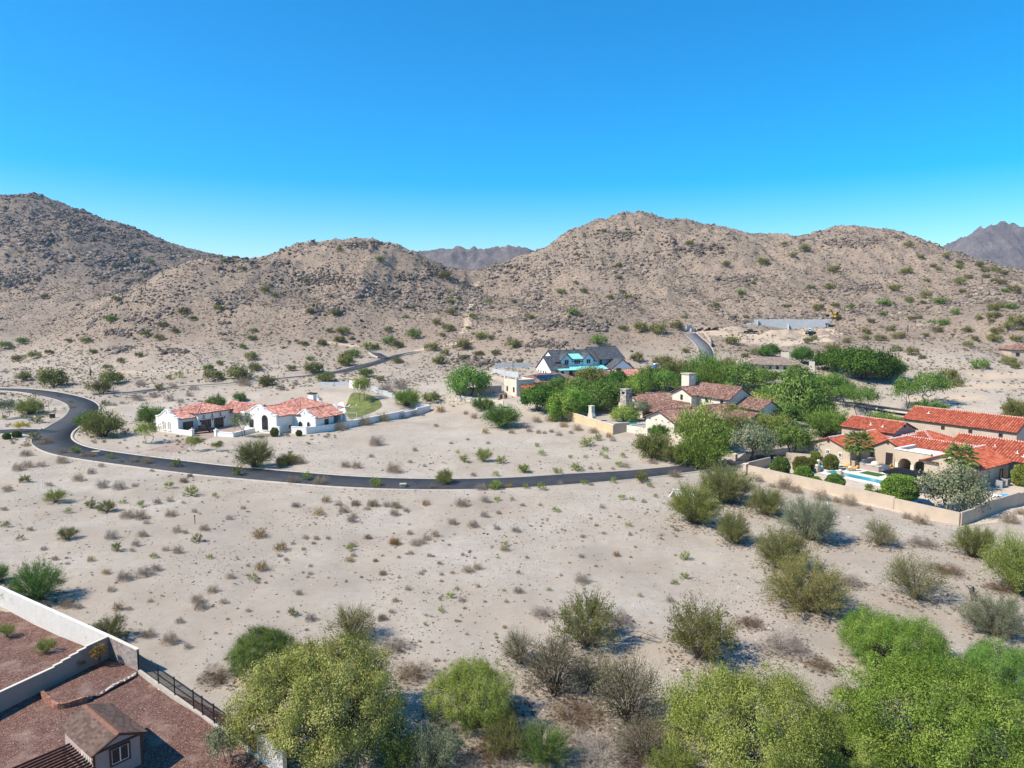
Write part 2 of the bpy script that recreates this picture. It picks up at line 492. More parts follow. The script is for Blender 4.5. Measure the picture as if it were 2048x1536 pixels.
def build_terrain():
    ys = np.concatenate([np.linspace(4, 40, 36, endpoint=False), np.linspace(40, 150, 210, endpoint=False), np.linspace(150, 230, 90, endpoint=False), np.linspace(230, 500, 260, endpoint=False), np.linspace(500, 780, 70, endpoint=False), np.linspace(780, 1000, 16)])
    sx = np.linspace(-1, 1, 620)
    Y, S = np.meshgrid(ys, sx, indexing='ij')
    X = S * (0.86 * Y + 26)
    h, rk, rm, b = height(X, Y, True)
    # paint: bare tracks, dark soil
    path = np.zeros(X.size); dark = np.zeros(X.size)
    xf, yf = X.ravel(), Y.ravel()
    for pix, w in TRAILS:
        g = catmull(ground_at(pix)[:, :2], 2.0)
        lo, hi = g.min(0)-20, g.max(0)+20
        s = np.where((xf > lo[0]) & (xf < hi[0]) & (yf > lo[1]) & (yf < hi[1]))[0]
        d = np.sqrt(((xf[s, None]-g[None, :, 0])**2 + (yf[s, None]-g[None, :, 1])**2).min(1))
        d = d + (vnoise(xf[s]/2.5, yf[s]/2.5, 5)-0.5)*w*1.1
        path[s] = np.maximum(path[s], (1-smooth01(d, w*0.3, w*1.2))*np.where(yf[s] < 130, .3, 1))
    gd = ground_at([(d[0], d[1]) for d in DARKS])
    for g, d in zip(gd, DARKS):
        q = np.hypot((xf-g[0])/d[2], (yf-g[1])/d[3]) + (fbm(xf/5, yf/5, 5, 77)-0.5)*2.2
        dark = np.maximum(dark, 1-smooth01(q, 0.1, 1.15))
    ny, nx = X.shape
    V = np.stack([X, Y, h], -1).reshape(-1, 3)
    i = (np.arange(ny-1)[:, None]*nx + np.arange(nx-1)[None]).ravel()
    F = np.stack([i, i+1, i+nx+1, i+nx], 1)
    o = np_obj('ground', V, F, M['soil'], smooth=True, attrs={'rock': ('POINT', 'FLOAT', np.clip(smooth01(b.ravel()+6*(fbm(xf/18, yf/18, 4, 88)-.5), 5, 24)*smooth01(yf, 225, 300)+.35*smooth01(yf, 200, 260), 0, 1)*(1-0.75*path)), 'dark': ('POINT', 'FLOAT', dark), 'path': ('POINT', 'FLOAT', path)})
    tag(o, kind='structure')
build_terrain()

# desert floor out to the horizon, under everything
mb = MB(); mb.add([(-15000,-3000,-1.6),(15000,-3000,-1.6),(15000,20000,-1.6),(-15000,20000,-1.6)], [(0,1,2,3)])
k = NT('far_desert'); nn = k.noise(0.004, 6)
M['far_desert'] = k.principled(k.ramp(nn, [(0.35, (0.25,0.21,0.17)), (0.65, (0.42,0.36,0.30))]), 0.95)
tag(mb.build('desert_floor', M['far_desert']), kind='structure')

# far mountains: crest heights follow the ridge line
def far_mountain(crest_pix, Y0, depth, seed, hf, nx=200, ny=70):
    c = np.array([at_y(px, py, Y0) for px, py in crest_pix])
    xs = np.linspace(c[0, 0], c[-1, 0], nx)
    cz = np.interp(xs, c[:, 0], c[:, 2])
    t = np.linspace(-1, 1, ny)
    T, Xg = np.meshgrid(t, xs, indexing='ij')
    Yg = Y0 + T*depth
    sl = 1 - np.abs(T)**0.85
    rid = fbm(Xg/220, Yg/220, 6, seed, 0.55, True)
    Z = cz[None]*sl*(0.80 + 0.42*(rid-0.42)*(1-0.6*(np.abs(T) < 0.04))) + (fbm(Xg/25, Yg/25, 4, seed+9, .6, True)-0.5)*14*np.minimum(1, sl*4)
    Z = Z / hf - 2
    V = np.stack([Xg, Yg, Z], -1).reshape(-1, 3)
    i = (np.arange(ny-1)[:, None]*nx + np.arange(nx-1)[None]).ravel()
    F = np.stack([i, i+1, i+nx+1, i+nx], 1)
    return V, F
k = NT('mountain_rock')
nn = k.noise(0.02, 8, 0.7); n2 = k.noise(0.15, 5, 0.7)
c = k.mix(k.ramp(n2, [(0.4, (0,0,0)), (0.65, (.7,.7,.7))]), k.ramp(nn, [(0.35, (0.105,0.088,0.082)), (0.65, (0.215,0.18,0.16))]), (0.07,0.06,0.06))
M['mountain'] = k.principled(c, 0.95, k.bump(n2, 0.9, 3.0), 0.1)
for pix, Y0, dep, seed, hf in [
    ([(560,640),(680,560),(760,520),(812,509),(840,505),(870,501),(895,499),(911,496),(930,502),(955,507),(985,504),(1012,500),(1040,497),(1060,501),(1080,509),(1140,530),(1250,580),(1350,640)], 1700, 420, 5, .775),
    ([(1700,640),(1800,560),(1860,510),(1890,496),(1925,476),(1950,463),(1972,452),(1990,452),(2010,455),(2035,464),(2060,462),(2120,470),(2200,500),(2300,560),(2380,620)], 2000, 520, 23, .85)]:
    V, F = far_mountain(pix, Y0, dep, seed, hf)
    tag(np_obj('mountain', V, F, M['mountain'], smooth=False), kind='structure')

# ---------------------------------------------------------------- road meshes
k = NT('asphalt'); n = k.noise(0.5, 5, 0.6); n2 = k.noise(30, 2)
M['asphalt'] = k.principled(k.mix(0.25, k.ramp(n, [(0.3, (0.030,0.031,0.035)), (0.5, (0.042,0.043,0.047)), (0.7, (0.060,0.060,0.063))]), k.ramp(n2, [(0.4, (0.03,0.03,0.034)), (0.7, (0.10,0.10,0.105))])), 0.85, k.bump(n2, 0.2, 0.01))
k = NT('pale_asphalt'); n = k.noise(0.6, 5, 0.6)
M['pale_asphalt'] = k.principled(k.ramp(n, [(0.3, (0.11,0.112,0.118)), (0.7, (0.16,0.16,0.165))]), 0.9)
plain('concrete', (0.42, 0.37, 0.31), 0.9, 0.15, 1.2, 0.2, 25)
plain('tar', (0.014, 0.014, 0.016), 0.7)
def strip(name, pts, d, o0, o1, z0, z1, mat, parent=None, kind=None, skirt=True):
    nrm = np.column_stack([-d[:, 1], d[:, 0]])
    n = len(pts)
    a = np.column_stack([pts[:, :2] + nrm*o0, pts[:, 2]+z0]); b = np.column_stack([pts[:, :2] + nrm*o1, pts[:, 2]+z0])
    at, bt = a.copy(), b.copy(); at[:, 2] += z1-z0; bt[:, 2] += z1-z0
    V = np.vstack([a, b, at, bt])
    i = np.arange(n-1)
    F = [np.stack([2*n+i, 2*n+i+1, 3*n+i+1, 3*n+i], 1)[:, ::-1]]
    if skirt:
        F += [np.stack([i, i+1, 2*n+i+1, 2*n+i], 1)[:, ::-1], np.stack([n+i, n+i+1, 3*n+i+1, 3*n+i], 1)]
    o = np_obj(name, V, np.vstack(F), mat, parent)
    if kind: tag(o, kind=kind)
    return o
ROAD_OBJ = {}
kside = {'hill_drive': -1}
for r in ROADS:
    nm = r['name']; dz = {'main_road': 0.0, 'side_street': 0.012, 'hillside_street': 0.008, 'back_street': 0.004, 'hill_drive': 0.0, 'turnaround': 0.016}[nm]
    mat = M['pale_asphalt'] if nm == 'hill_drive' else M['asphalt']
    ROAD_OBJ[nm] = strip(nm, r['pts'], r['dir'], -r['half'], r['half'], -0.4, 0.015+dz, mat, kind='structure')
    for s in (-1, 1):
        p, d = r['pts'], r['dir']
        if nm == 'turnaround' and s == 1: pass
        if nm == 'main_road' and s == 1:
            pass
        keep = np.ones(len(p), bool)
        e = p[:, :2] + np.column_stack([-d[:, 1], d[:, 0]])*s*(r['half']+0.2)
        for q in ROADS:                               # no kerb across a junction
            if q is r: continue
            dd = np.sqrt(((e[:, None]-q['pts'][None, :, :2])**2).sum(-1)).min(1)
            keep &= dd > q['half'] + 0.3
        run = []
        for i in range(len(p)+1):
            if i < len(p) and keep[i]: run.append(i)
            else:
                if len(run) > 3:
                    o = strip('kerb', p[run], d[run], s*r['half'], s*(r['half']+(r['curb']*1.2 if s*kside.get(nm, 1) > 0 else r['curb']*0.4)), -0.4, (0.13 if s*kside.get(nm, 1) > 0 else 0.07)+dz, M['concrete'], ROAD_OBJ[nm])
                run = []
# sealed seams across the main road
mr = ROADS[0]
for px in (245, 395, 612, 812, 1235, 1310):
    k_ = int(np.argmin(np.abs(mr['pts'][:, 0]/mr['pts'][:, 1]*FPX+CX - px) + (mr['pts'][:, 1] > 165)*9999))
    p, d = mr['pts'][k_], mr['dir'][k_]; nn = np.array([-d[1], d[0]])
    mb = MB(); w = 0.09
    prev = None
    for j in range(9):
        o = -3.65 + j*7.3/8; jog = (vnoise(np.array([j*1.7]), np.array([px*1.0]), 3)[0]-0.5)*1.6 + j*0.15
        c = p[:2] + nn*o + d*jog
        cur = [(c[0]-d[0]*w, c[1]-d[1]*w, p[2]+0.021), (c[0]+d[0]*w, c[1]+d[1]*w, p[2]+0.021)]
        if prev: mb.add(prev+cur, [(0,1,3,2)])
        prev = cur
    mb.build('tar_seam', M['tar'], ROAD_OBJ['main_road'])
# ---------------------------------------------------------------- building materials
plain('white_stucco', (0.78, 0.74, 0.68), 0.9, 0.06, 0.8, 0.15, 18)
plain('white_trim', (0.80, 0.78, 0.74), 0.8, 0.05, 2.0)
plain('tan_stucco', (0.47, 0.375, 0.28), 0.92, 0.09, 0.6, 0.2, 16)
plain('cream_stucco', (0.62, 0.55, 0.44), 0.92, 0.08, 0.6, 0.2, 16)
plain('ochre_stucco', (0.56, 0.42, 0.25), 0.92, 0.10, 0.6, 0.2, 16)
plain('dark_wood', (0.055, 0.035, 0.025), 0.7, 0.25, 3.0)
plain('brown_wood', (0.10, 0.045, 0.03), 0.75, 0.25, 3.0)
plain('black_metal', (0.012, 0.012, 0.013), 0.45, 0.1, 5.0, spec=0.4)
plain('grey_metal', (0.30, 0.31, 0.32), 0.45, 0.1, 3.0, spec=0.5)
plain('white_board', (0.80, 0.81, 0.80), 0.8, 0.05, 1.0)
plain('blue_wrap', (0.52, 0.70, 0.74), 0.7, 0.08, 0.8)  # pale cyan for the farmhouse front, dormer and right wing walls
plain('teal_sheet', (0.24, 0.62, 0.55), 0.55, 0.15, 0.7)
plain('block_grey', (0.43, 0.44, 0.45), 0.92, 0.10, 0.9, 0.3, 12)
plain('pale_block', (0.44, 0.45, 0.45), 0.9, 0.08, 0.7, 0.2, 12)
plain('deck', (0.66, 0.61, 0.54), 0.85, 0.08, 1.0, 0.1, 20)
plain('paver', (0.33, 0.24, 0.19), 0.9, 0.15, 1.0, 0.2, 15)
plain('pale_gravel', (0.50, 0.41, 0.32), 0.95, 0.14, 1.5, 0.5, 14)
plain('turf', (0.045, 0.115, 0.02), 0.95, 0.3, 3.0, 0.6, 30)
plain('lawn', (0.13, 0.145, 0.04), 0.95, 0.35, 0.5, 0.6, 20)
plain('yellow_cushion', (0.55, 0.30, 0.05), 0.85, 0.12, 4.0)
plain('cream_cushion', (0.66, 0.60, 0.50), 0.85, 0.1, 4.0)
plain('tyre', (0.015, 0.015, 0.016), 0.85)
plain('blue_plastic', (0.02, 0.16, 0.45), 0.5, 0.1, 2.0)
plain('sky_tarp', (0.05, 0.32, 0.72), 0.6, 0.15, 3.0)
plain('digger_yellow', (0.45, 0.27, 0.03), 0.55, 0.2, 2.0)
plain('machine_green', (0.06, 0.13, 0.10), 0.55, 0.2, 2.0)
plain('solar', (0.010, 0.014, 0.030), 0.25, 0.2, 1.0, spec=0.5)
plain('pink_siding', (0.40, 0.31, 0.28), 0.9, 0.05, 2.0)
plain('cream_siding', (0.60, 0.54, 0.45), 0.9, 0.05, 2.0)
k = NT('glass'); M['glass'] = k.principled(k.ramp(k.noise(0.6, 2), [(0.3, (0.010,0.012,0.015)), (0.7, (0.035,0.040,0.048))]), 0.12, None, 0.5)
k = NT('pool_water'); nz = k.noise(3.0, 3)
M['water'] = k.principled(k.ramp(nz, [(0.3, (0.035,0.26,0.30)), (0.7, (0.07,0.38,0.42))]), 0.06, k.bump(nz, 0.15, 0.05), 0.5)
k = NT('stone_veneer'); vo = k.n('TexVoronoi', i_Scale=2.6); k.link(k.pos(), vo.inputs['Vector'])
M['stone'] = k.principled(k.ramp(vo.outputs['Color'], [(0.1, (0.16,0.13,0.10)), (0.5, (0.38,0.32,0.26)), (0.9, (0.55,0.49,0.41))]), 0.9, k.bump(vo.outputs['Distance'], 0.7, 0.06))
def tile_mat(name, stops):
    k = NT(name); t = k.attr('tint'); n = k.noise(0.5, 4)
    c = k.ramp(t, stops)
    c = k.mix(k.ramp(n, [(0.35, (0,0,0)), (0.75, (.35,.35,.35))]), c, tuple(x*0.6 for x in stops[len(stops)//2][1]))
    M[name] = k.principled(c, 0.85, None, 0.2)
tile_mat('salmon_tile', [(0.0,(0.20,0.065,0.045)),(0.12,(0.44,0.17,0.12)),(0.5,(0.58,0.255,0.185)),(0.85,(0.65,0.34,0.26)),(1.0,(0.74,0.50,0.41))])
tile_mat('orange_tile', [(0.0,(0.27,0.058,0.032)),(0.25,(0.40,0.090,0.046)),(0.6,(0.45,0.108,0.054)),(1.0,(0.54,0.17,0.095))])
tile_mat('brown_tile', [(0.0,(0.085,0.045,0.036)),(0.2,(0.195,0.10,0.075)),(0.55,(0.275,0.145,0.108)),(0.85,(0.35,0.205,0.155)),(1.0,(0.43,0.30,0.235))])
tile_mat('dusty_tile', [(0.0,(0.22,0.16,0.12)),(0.5,(0.36,0.27,0.21)),(1.0,(0.46,0.36,0.29))])
tile_mat('slate_shingle', [(0.0,(0.045,0.05,0.058)),(0.5,(0.085,0.09,0.10)),(1.0,(0.13,0.135,0.145))])
tile_mat('brown_shingle', [(0.0,(0.085,0.052,0.038)),(0.5,(0.125,0.080,0.060)),(1.0,(0.175,0.112,0.085))])
rng = np.random.default_rng(4)

def poly_span(poly, a):
    """b range of a convex 2-D polygon on the line a = const"""
    bs = []
    n = len(poly)
    for i in range(n):
        (a0, b0), (a1, b1) = poly[i], poly[(i+1) % n]
        if (a0 - a) * (a1 - a) <= 0 and abs(a1 - a0) > 1e-6:
            bs.append(b0 + (b1-b0)*(a-a0)/(a1-a0))
    return (min(bs), max(bs)) if len(bs) >= 2 else None

def roof_plane(parent, pts, tile, sp=0.34, course=0.45, rise=0.085, name='roof', flat=False, thick=0.16, under='dark_wood'):
    """a tiled roof slope: pts[0]->pts[1] is the eave; rows of barrel tiles run up from it"""
    pts = [Vector(p) for p in pts]
    e = (pts[1]-pts[0]).normalized()
    n = None
    for q in pts[2:]:
        c = e.cross(q-pts[0])
        if c.length > 1e-3: n = c.normalized(); break
    if n.z < 0: n = -n
    s = n.cross(e).normalized()
    if s.z < 0: s = -s
    P2 = [((p-pts[0]).dot(e), (p-pts[0]).dot(s)) for p in pts]
    mb = MB()
    k = len(pts)
    lo = [p - n*thick for p in pts]
    mb.add(pts+lo, [list(range(k)), list(range(2*k-1, k-1, -1))] + [(i, (i+1) % k, k+(i+1) % k, k+i) for i in range(k)], 1)
    a0, a1 = min(p[0] for p in P2), max(p[0] for p in P2)
    w3 = [(-0.42,0),(-0.24,0.8),(0.0,1.0),(0.24,0.8),(0.42,0)]
    if flat: w3 = [(-0.5,0),(-0.5,0.5),(0.5,0.5),(0.5,0)]
    a = a0 + sp*0.5
    while a < a1:
        sp_ = poly_span(P2, a)
        if sp_ and sp_[1]-sp_[0] > 0.2:
            b = sp_[0] - (0.06 if sp_[0] < 0.05 else 0)
            while b < sp_[1]-0.05:
                b2 = min(b+course, sp_[1])
                vs = []
                for (bb, lift) in ((b, rise*0.35), (b2, 0.004)):
                    for (oa, oz) in w3:
                        vs.append(pts[0] + e*(a+oa*sp) + s*bb + n*(oz*rise*sp/.34 + lift))
                m = len(w3)
                fs = [(i, i+1, m+i+1, m+i) for i in range(m-1)] + [list(range(m))]
                mb.add(vs, fs, 0, float(rng.random()))
                b = b2
        a += sp
    return mb.build(name, [M[tile], M[under]], parent, tint=True, fixn=False)

def ridge_caps(parent, p, q, tile, mortar=None, r=0.16):
    p, q = Vector(p), Vector(q)
    L = (q-p).length; n = max(1, int(L/0.42)); d = (q-p)/n
    mb = MB()
    up = Vector((0,0,1)); side = d.cross(up).normalized()
    for i in range(n):
        a, b = p+d*i, p+d*(i+0.94)
        vs = []
        for c, rr in ((a, r*1.1), (b, r*0.95)):
            for k in range(6):
                w = math.pi*k/5
                vs.append(c + side*math.cos(w)*rr + up*(math.sin(w)*rr*0.9 + 0.02))
        mb.add(vs, [(k, k+1, 6+k+1, 6+k) for k in range(5)] + [list(range(6)), list(range(11, 5, -1))], 0, float(rng.random()))
        if mortar:
            c = p+d*(i+0.97); mb.obox((c.x, c.y, c.z+0.05), math.atan2(d.y, d.x), 0.05, r*1.25, 0.115, 1)
    return mb.build('ridge_cap', [M[tile], M[mortar or 'concrete']], parent, tint=True)

NRM = {'x+': (1,0), 'x-': (-1,0), 'y+': (0,1), 'y-': (0,-1)}
class House:
    def __init__(s, name, label, cat, o, u, z, tile, wall, mortar=None, sp=0.34, course=0.45, flat=False):
        s.root = empty(name, (o[0], o[1], z), math.atan2(u[1], u[0]))
        tag(s.root, label, cat)
        s.tile, s.wmat, s.mortar, s.sp, s.course, s.flat = tile, wall, mortar, sp, course, flat
    def wall(s, x0, x1, y0, y1, z1, z0=-1.2, mat=None, name='wall'):
        return MB().box(x0, x1, y0, y1, z0, z1).build(name, M[mat or s.wmat], s.root)
    def plane(s, pts, **kw):
        kw.setdefault('sp', s.sp); kw.setdefault('course', s.course); kw.setdefault('flat', s.flat)
        return roof_plane(s.root, pts, kw.pop('tile', s.tile), **kw)
    def cap(s, p, q): return ridge_caps(s.root, p, q, s.tile, s.mortar)
    def gable(s, x0, x1, y0, y1, ze, zr, axis='x', ov=0.45, ends=(True, True), tile=None, mat=None, ovr=0.35):
        kw = {'tile': tile} if tile else {}
        if axis == 'x':
            ym = (y0+y1)/2; dz = ov*(zr-ze)/(ym-y0)
            A, B = x0-ovr, x1+ovr
            s.plane([(A,y0-ov,ze-dz),(B,y0-ov,ze-dz),(B,ym,zr),(A,ym,zr)], **kw)
            s.plane([(B,y1+ov,ze-dz),(A,y1+ov,ze-dz),(A,ym,zr),(B,ym,zr)], **kw)
            s.cap((A,ym,zr+0.03),(B,ym,zr+0.03))
            for x, on, d in ((x0, ends[0], 0.3), (x1, ends[1], -0.3)):
                if on: MB().extrude([(y0, ze),(y1, ze),(ym, zr-0.17)], (x,0,0),(0,1,0),(0,0,1),(d,0,0)).build('gable_wall', M[mat or s.wmat], s.root)
        else:
            xm = (x0+x1)/2; dz = ov*(zr-ze)/(xm-x0)
            A, B = y0-ovr, y1+ovr
            s.plane([(x0-ov,B,ze-dz),(x0-ov,A,ze-dz),(xm,A,zr),(xm,B,zr)], **kw)
            s.plane([(x1+ov,A,ze-dz),(x1+ov,B,ze-dz),(xm,B,zr),(xm,A,zr)], **kw)
            s.cap((xm,A,zr+0.03),(xm,B,zr+0.03))
            for y, on, d in ((y0, ends[0], 0.3), (y1, ends[1], -0.3)):
                if on: MB().extrude([(x0, ze),(x1, ze),(xm, zr-0.17)], (0,y,0),(1,0,0),(0,0,1),(0,d,0)).build('gable_wall', M[mat or s.wmat], s.root)
    def hip(s, x0, x1, y0, y1, ze, zr, ov=0.5, tile=None):
        kw = {'tile': tile} if tile else {}
        X0, X1, Y0, Y1 = x0-ov, x1+ov, y0-ov, y1+ov
        w, d = X1-X0, Y1-Y0
        if w >= d:
            r0, r1 = (X0+d/2, (Y0+Y1)/2, zr), (X1-d/2, (Y0+Y1)/2, zr)
            s.plane([(X0,Y0,ze),(X1,Y0,ze),r1,r0], **kw); s.plane([(X1,Y1,ze),(X0,Y1,ze),r0,r1], **kw)
            s.plane([(X0,Y1,ze),(X0,Y0,ze),r0], **kw); s.plane([(X1,Y0,ze),(X1,Y1,ze),r1], **kw)
            co = [((X0,Y0,ze),r0),((X0,Y1,ze),r0),((X1,Y0,ze),r1),((X1,Y1,ze),r1)]
        else:
            r0, r1 = ((X0+X1)/2, Y0+w/2, zr), ((X0+X1)/2, Y1-w/2, zr)
            s.plane([(X0,Y1,ze),(X0,Y0,ze),r0,r1], **kw); s.plane([(X1,Y0,ze),(X1,Y1,ze),r1,r0], **kw)
            s.plane([(X0,Y0,ze),(X1,Y0,ze),r0], **kw); s.plane([(X1,Y1,ze),(X0,Y1,ze),r1], **kw)
            co = [((X0,Y0,ze),r0),((X1,Y0,ze),r0),((X0,Y1,ze),r1),((X1,Y1,ze),r1)]
        if (Vector(r0)-Vector(r1)).length > 0.5: s.cap(r0, r1)
        for a, b in co: s.cap((a[0],a[1],a[2]+0.05), b)
    def win(s, x, y, nrm, z, w, h, arch=False, frame='dark_wood', pane='glass', sill=None, bars=1, name='window', prow=0.1, depth=0.1):
        nx, ny = NRM[nrm]; ax, ay = -ny, nx
        o = Vector((x, y, z)); a = Vector((ax, ay, 0)); n = Vector((nx, ny, 0)); up = Vector((0,0,1))
        def ring(pts, wd):
            mb = MB()
            c = Vector((sum(p[0] for p in pts)/len(pts), sum(p[1] for p in pts)/len(pts), 0))
            inn = []
            for p in pts:
                d = Vector((p[0], p[1], 0))-c
                inn.append((p[0]-math.copysign(min(wd, abs(d.x)), d.x), p[1]-math.copysign(min(wd, abs(d.y)), d.y)))
            k = len(pts)
            O = [o+a*p[0]+up*p[1]+n*depth for p in pts]; I = [o+a*p[0]+up*p[1]+n*depth for p in inn]
            Ob = [p-n*depth*1.1 for p in O]; Ib = [p-n*depth*1.1 for p in I]
            for i in range(k):
                j = (i+1) % k
                mb.add([O[i],O[j],I[j],I[i]], [(0,1,2,3)]); mb.add([O[i],O[j],Ob[j],Ob[i]], [(0,1,2,3)]); mb.add([I[i],I[j],Ib[j],Ib[i]], [(0,1,2,3)])
            return mb, inn
        hw = w/2
        if arch:
            pts = [(-hw,0),(hw,0)] + [(hw*math.cos(t), h-hw+hw*math.sin(t)) for t in np.linspace(0, math.pi, 9)]
        else: pts = [(-hw,0),(hw,0),(hw,h),(-hw,h)]
        mb, inn = ring(pts, prow)
        for b in range(bars):
            xb = -hw + w*(b+1)/(bars+1)
            p, q = o+a*xb+n*depth*0.7, o+a*xb+up*(h*0.97)+n*depth*0.7
            mb.bar(p, q, 0.06)
        f = mb.build(name, M[frame], s.root, fixn=True)
        pm = MB(); pm.add([o+a*p[0]+up*p[1]+n*0.025 for p in pts], [list(range(len(pts)))])
        pm.build('pane' if name == 'window' else 'panel', M[pane], f, fixn=False)
        if sill:
            sb = MB(); c = o - up*0.07 + n*0.06
            sb.obox((c.x, c.y, c.z), math.atan2(ay, ax), hw+0.18, 0.14, 0.06); sb.build('sill', M[sill], f)
        return f
    def box(s, name, x0, x1, y0, y1, z0, z1, mat):
        return MB().box(x0, x1, y0, y1, z0, z1).build(name, M[mat], s.root)
    def beams(s, x0, x1, y, z, n, nrm='y-', mat='dark_wood', L=0.45):
        """rafter tails under an eave"""
        nx, ny = NRM[nrm]
        for i in range(n):
            t = (i+0.5)/n
            mb = MB()
            if ny: xx = x0+(x1-x0)*t; mb.bar((xx, y, z), (xx, y+ny*L, z-0.08), 0.12, 0.16)
            else: yy = x0+(x1-x0)*t; mb.bar((y, yy, z), (y+nx*L, yy, z-0.08), 0.12, 0.16)
            mb.build('rafter_tail', M[mat], s.root)

def mission_gable(h, x0, x1, y, ze, ztop, thick=0.45, ydir=1, mat=None):
    """curved white parapet gable on the wall line y, facing -y"""
    w = x1-x0; xm = (x0+x1)/2; rise = ztop-ze
    half = [(0.0,0.0),(0.14,0.0),(0.15,0.14),(0.22,0.24),(0.29,0.40),(0.33,0.58),(0.34,0.66),(0.38,0.67),(0.41,0.80),(0.45,0.93),(0.5,1.0)]
    prof = [(x0+a*w, ze+b*rise) for a, b in half] + [(x1-a*w, ze+b*rise) for a, b in half[-2::-1]]
    full = [(x0, -1.2)] + prof + [(x1, -1.2)]
    MB().extrude(full, (0,y,0),(1,0,0),(0,0,1),(0,thick*ydir,0)).build('front_gable', M[mat or h.wmat], h.root)
    mb = MB()
    for (p, q) in zip(prof[:-1], prof[1:]):
        d = Vector((q[0]-p[0], 0, q[1]-p[1]))
        if d.length < 0.02: continue
        nn = Vector((-d.z, 0, d.x)).normalized()*0.16
        y0, y1 = y-0.14, y+thick*ydir+0.14
        vs = []
        for yy in (y0, y1):
            vs += [(p[0],yy,p[1]-0.04),(q[0],yy,q[1]-0.04),(q[0]+nn.x,yy,q[1]+nn.z),(p[0]+nn.x,yy,p[1]+nn.z)]
        mb.add(vs, [(0,1,2,3),(7,6,5,4),(0,1,5,4),(1,2,6,5),(2,3,7,6),(3,0,4,7)])
    mb.build('coping', M['white_trim'], h.root)

def arch_wall(h, x0, x1, y, z0, z1, thick, arches, mat=None, name='arcade_wall'):
    """wall along x at y with arched openings (xa, xb, spring)"""
    mb = MB()
    xs = [x0]
    for xa, xb, sp in arches:
        xs += list(np.linspace(xa, xb, 13))
    xs.append(x1); xs = sorted(set(xs))
    def low(x):
        for xa, xb, sp in arches:
            if xa-1e-6 <= x <= xb+1e-6:
                r = (xb-xa)/2; return sp + math.sqrt(max(0, r*r-(x-(xa+xb)/2)**2))*0.8
        return None
    for a, b in zip(xs[:-1], xs[1:]):
        mid = (a+b)/2
        if low(mid) is None: za = zb = z0
        else: za, zb = low(a) if low(a) is not None else z0, low(b) if low(b) is not None else z0
        v = []
        for yy in (y, y+thick): v += [(a,yy,za),(b,yy,zb),(b,yy,z1),(a,yy,z1)]
        mb.add(v, [(0,1,2,3),(7,6,5,4),(0,4,5,1),(2,6,7,3),(0,3,7,4),(1,5,6,2)])
    return mb.build(name, M[mat or h.wmat], h.root)

def wall_run(name, label, pts, hgt, mat, thick=0.3, coping=None, seg=6.0, group=None, cat='wall', steps=True, base=None):
    """a free-standing wall along world points, in panels that step with the ground"""
    pts = [np.array(p[:2], float) for p in pts]
    root = empty(name, (pts[0][0], pts[0][1], hz(*pts[0])))
    tag(root, label, cat, group)
    ox, oy, oz = root.location
    for a, b in zip(pts[:-1], pts[1:]):
        L = np.linalg.norm(b-a); n = max(1, int(round(L/seg))); d = (b-a)/n
        ang = math.atan2(d[1], d[0])
        for i in range(n):
            p, q = a+d*i, a+d*(i+1)
            g = [hz(*(p+(q-p)*t)) for t in (0, .5, 1)]
            top = (max(g) + hgt) if base is None else base + hgt
            c = (p+q)/2
            lo = min(g)-0.8
            mb = MB().obox((c[0]-ox, c[1]-oy, (top+lo)/2-oz), ang, np.linalg.norm(d)/2+ (thick/2 if i in (0, n-1) else 0.0), thick/2, (top-lo)/2)
            pn = mb.build('wall_panel', M[mat], root)
            if coping:
                mb = MB().obox((c[0]-ox, c[1]-oy, top+0.05-oz), ang, np.linalg.norm(d)/2+thick/2, thick/2+0.06, 0.053)
                mb.build('coping', M[coping], pn)
    return root

def draped_poly(name, pix, mat, lift=0.05, kind='structure', z=None, world=None, n=14, parent=None):
    """a flat sheet over the ground inside a convex outline"""
    g = np.array(world, float) if world is not None else ground_at(pix)[:, :2]
    c = g.mean(0)
    mb = MB()
    ring = catmull(np.vstack([g, g[:1]]), 1.5)[:-1] if len(g) > 4 else np.vstack([np.linspace(g[i], g[(i+1) % len(g)], 8, endpoint=False) for i in range(len(g))])
    rows = []
    m = len(ring)
    pts = []
    fr = np.linspace(0, 1, n)[1:]
    for f in fr: pts.append(c + (ring-c)*f)
    P = np.vstack([c[None]] + pts)
    zz = height(P[:, 0], P[:, 1]) + lift if z is None else np.full(len(P), z)
    V = np.column_stack([P, zz])
    F = []
    for k in range(m): F.append((0, 1+k, 1+(k+1) % m, 1+(k+1) % m))
    for r in range(n-2):
        for k in range(m):
            k2 = (k+1) % m
            F.append((1+r*m+k, 1+(r+1)*m+k, 1+(r+1)*m+k2, 1+r*m+k2))
    me_f = [f if f[2] != f[3] else f[:3] for f in F]
    mb.add(V, me_f)
    o = mb.build(name, M[mat], parent, fixn=False)
    if kind: tag(o, kind=kind)
    return o

def chaise(x, y, z, rz, label, cush, group=None, frame='dark_wood'):
    t = empty('sun_lounger', (x, y, z), rz); tag(t, label, 'lounger', group)
    MB().box(-0.35,0.35,-0.95,0.45,0.28,0.34).build('frame', M[frame], t)
    for sx in (-0.3, 0.3):
        for sy in (-0.85, 0.35): MB().box(sx-0.03,sx+0.03,sy-0.03,sy+0.03,0,0.28).build('leg', M[frame], t)
    MB().box(-0.33,0.33,-0.95,0.40,0.343,0.45).build('cushion', M[cush], t)
    MB().extrude([(0.38,0.36),(1.05,0.86),(0.98,0.97),(0.38,0.48)], (-0.33,0,0),(0,1,0),(0,0,1),(0.66,0,0)).build('backrest', M[cush], t)
    return t

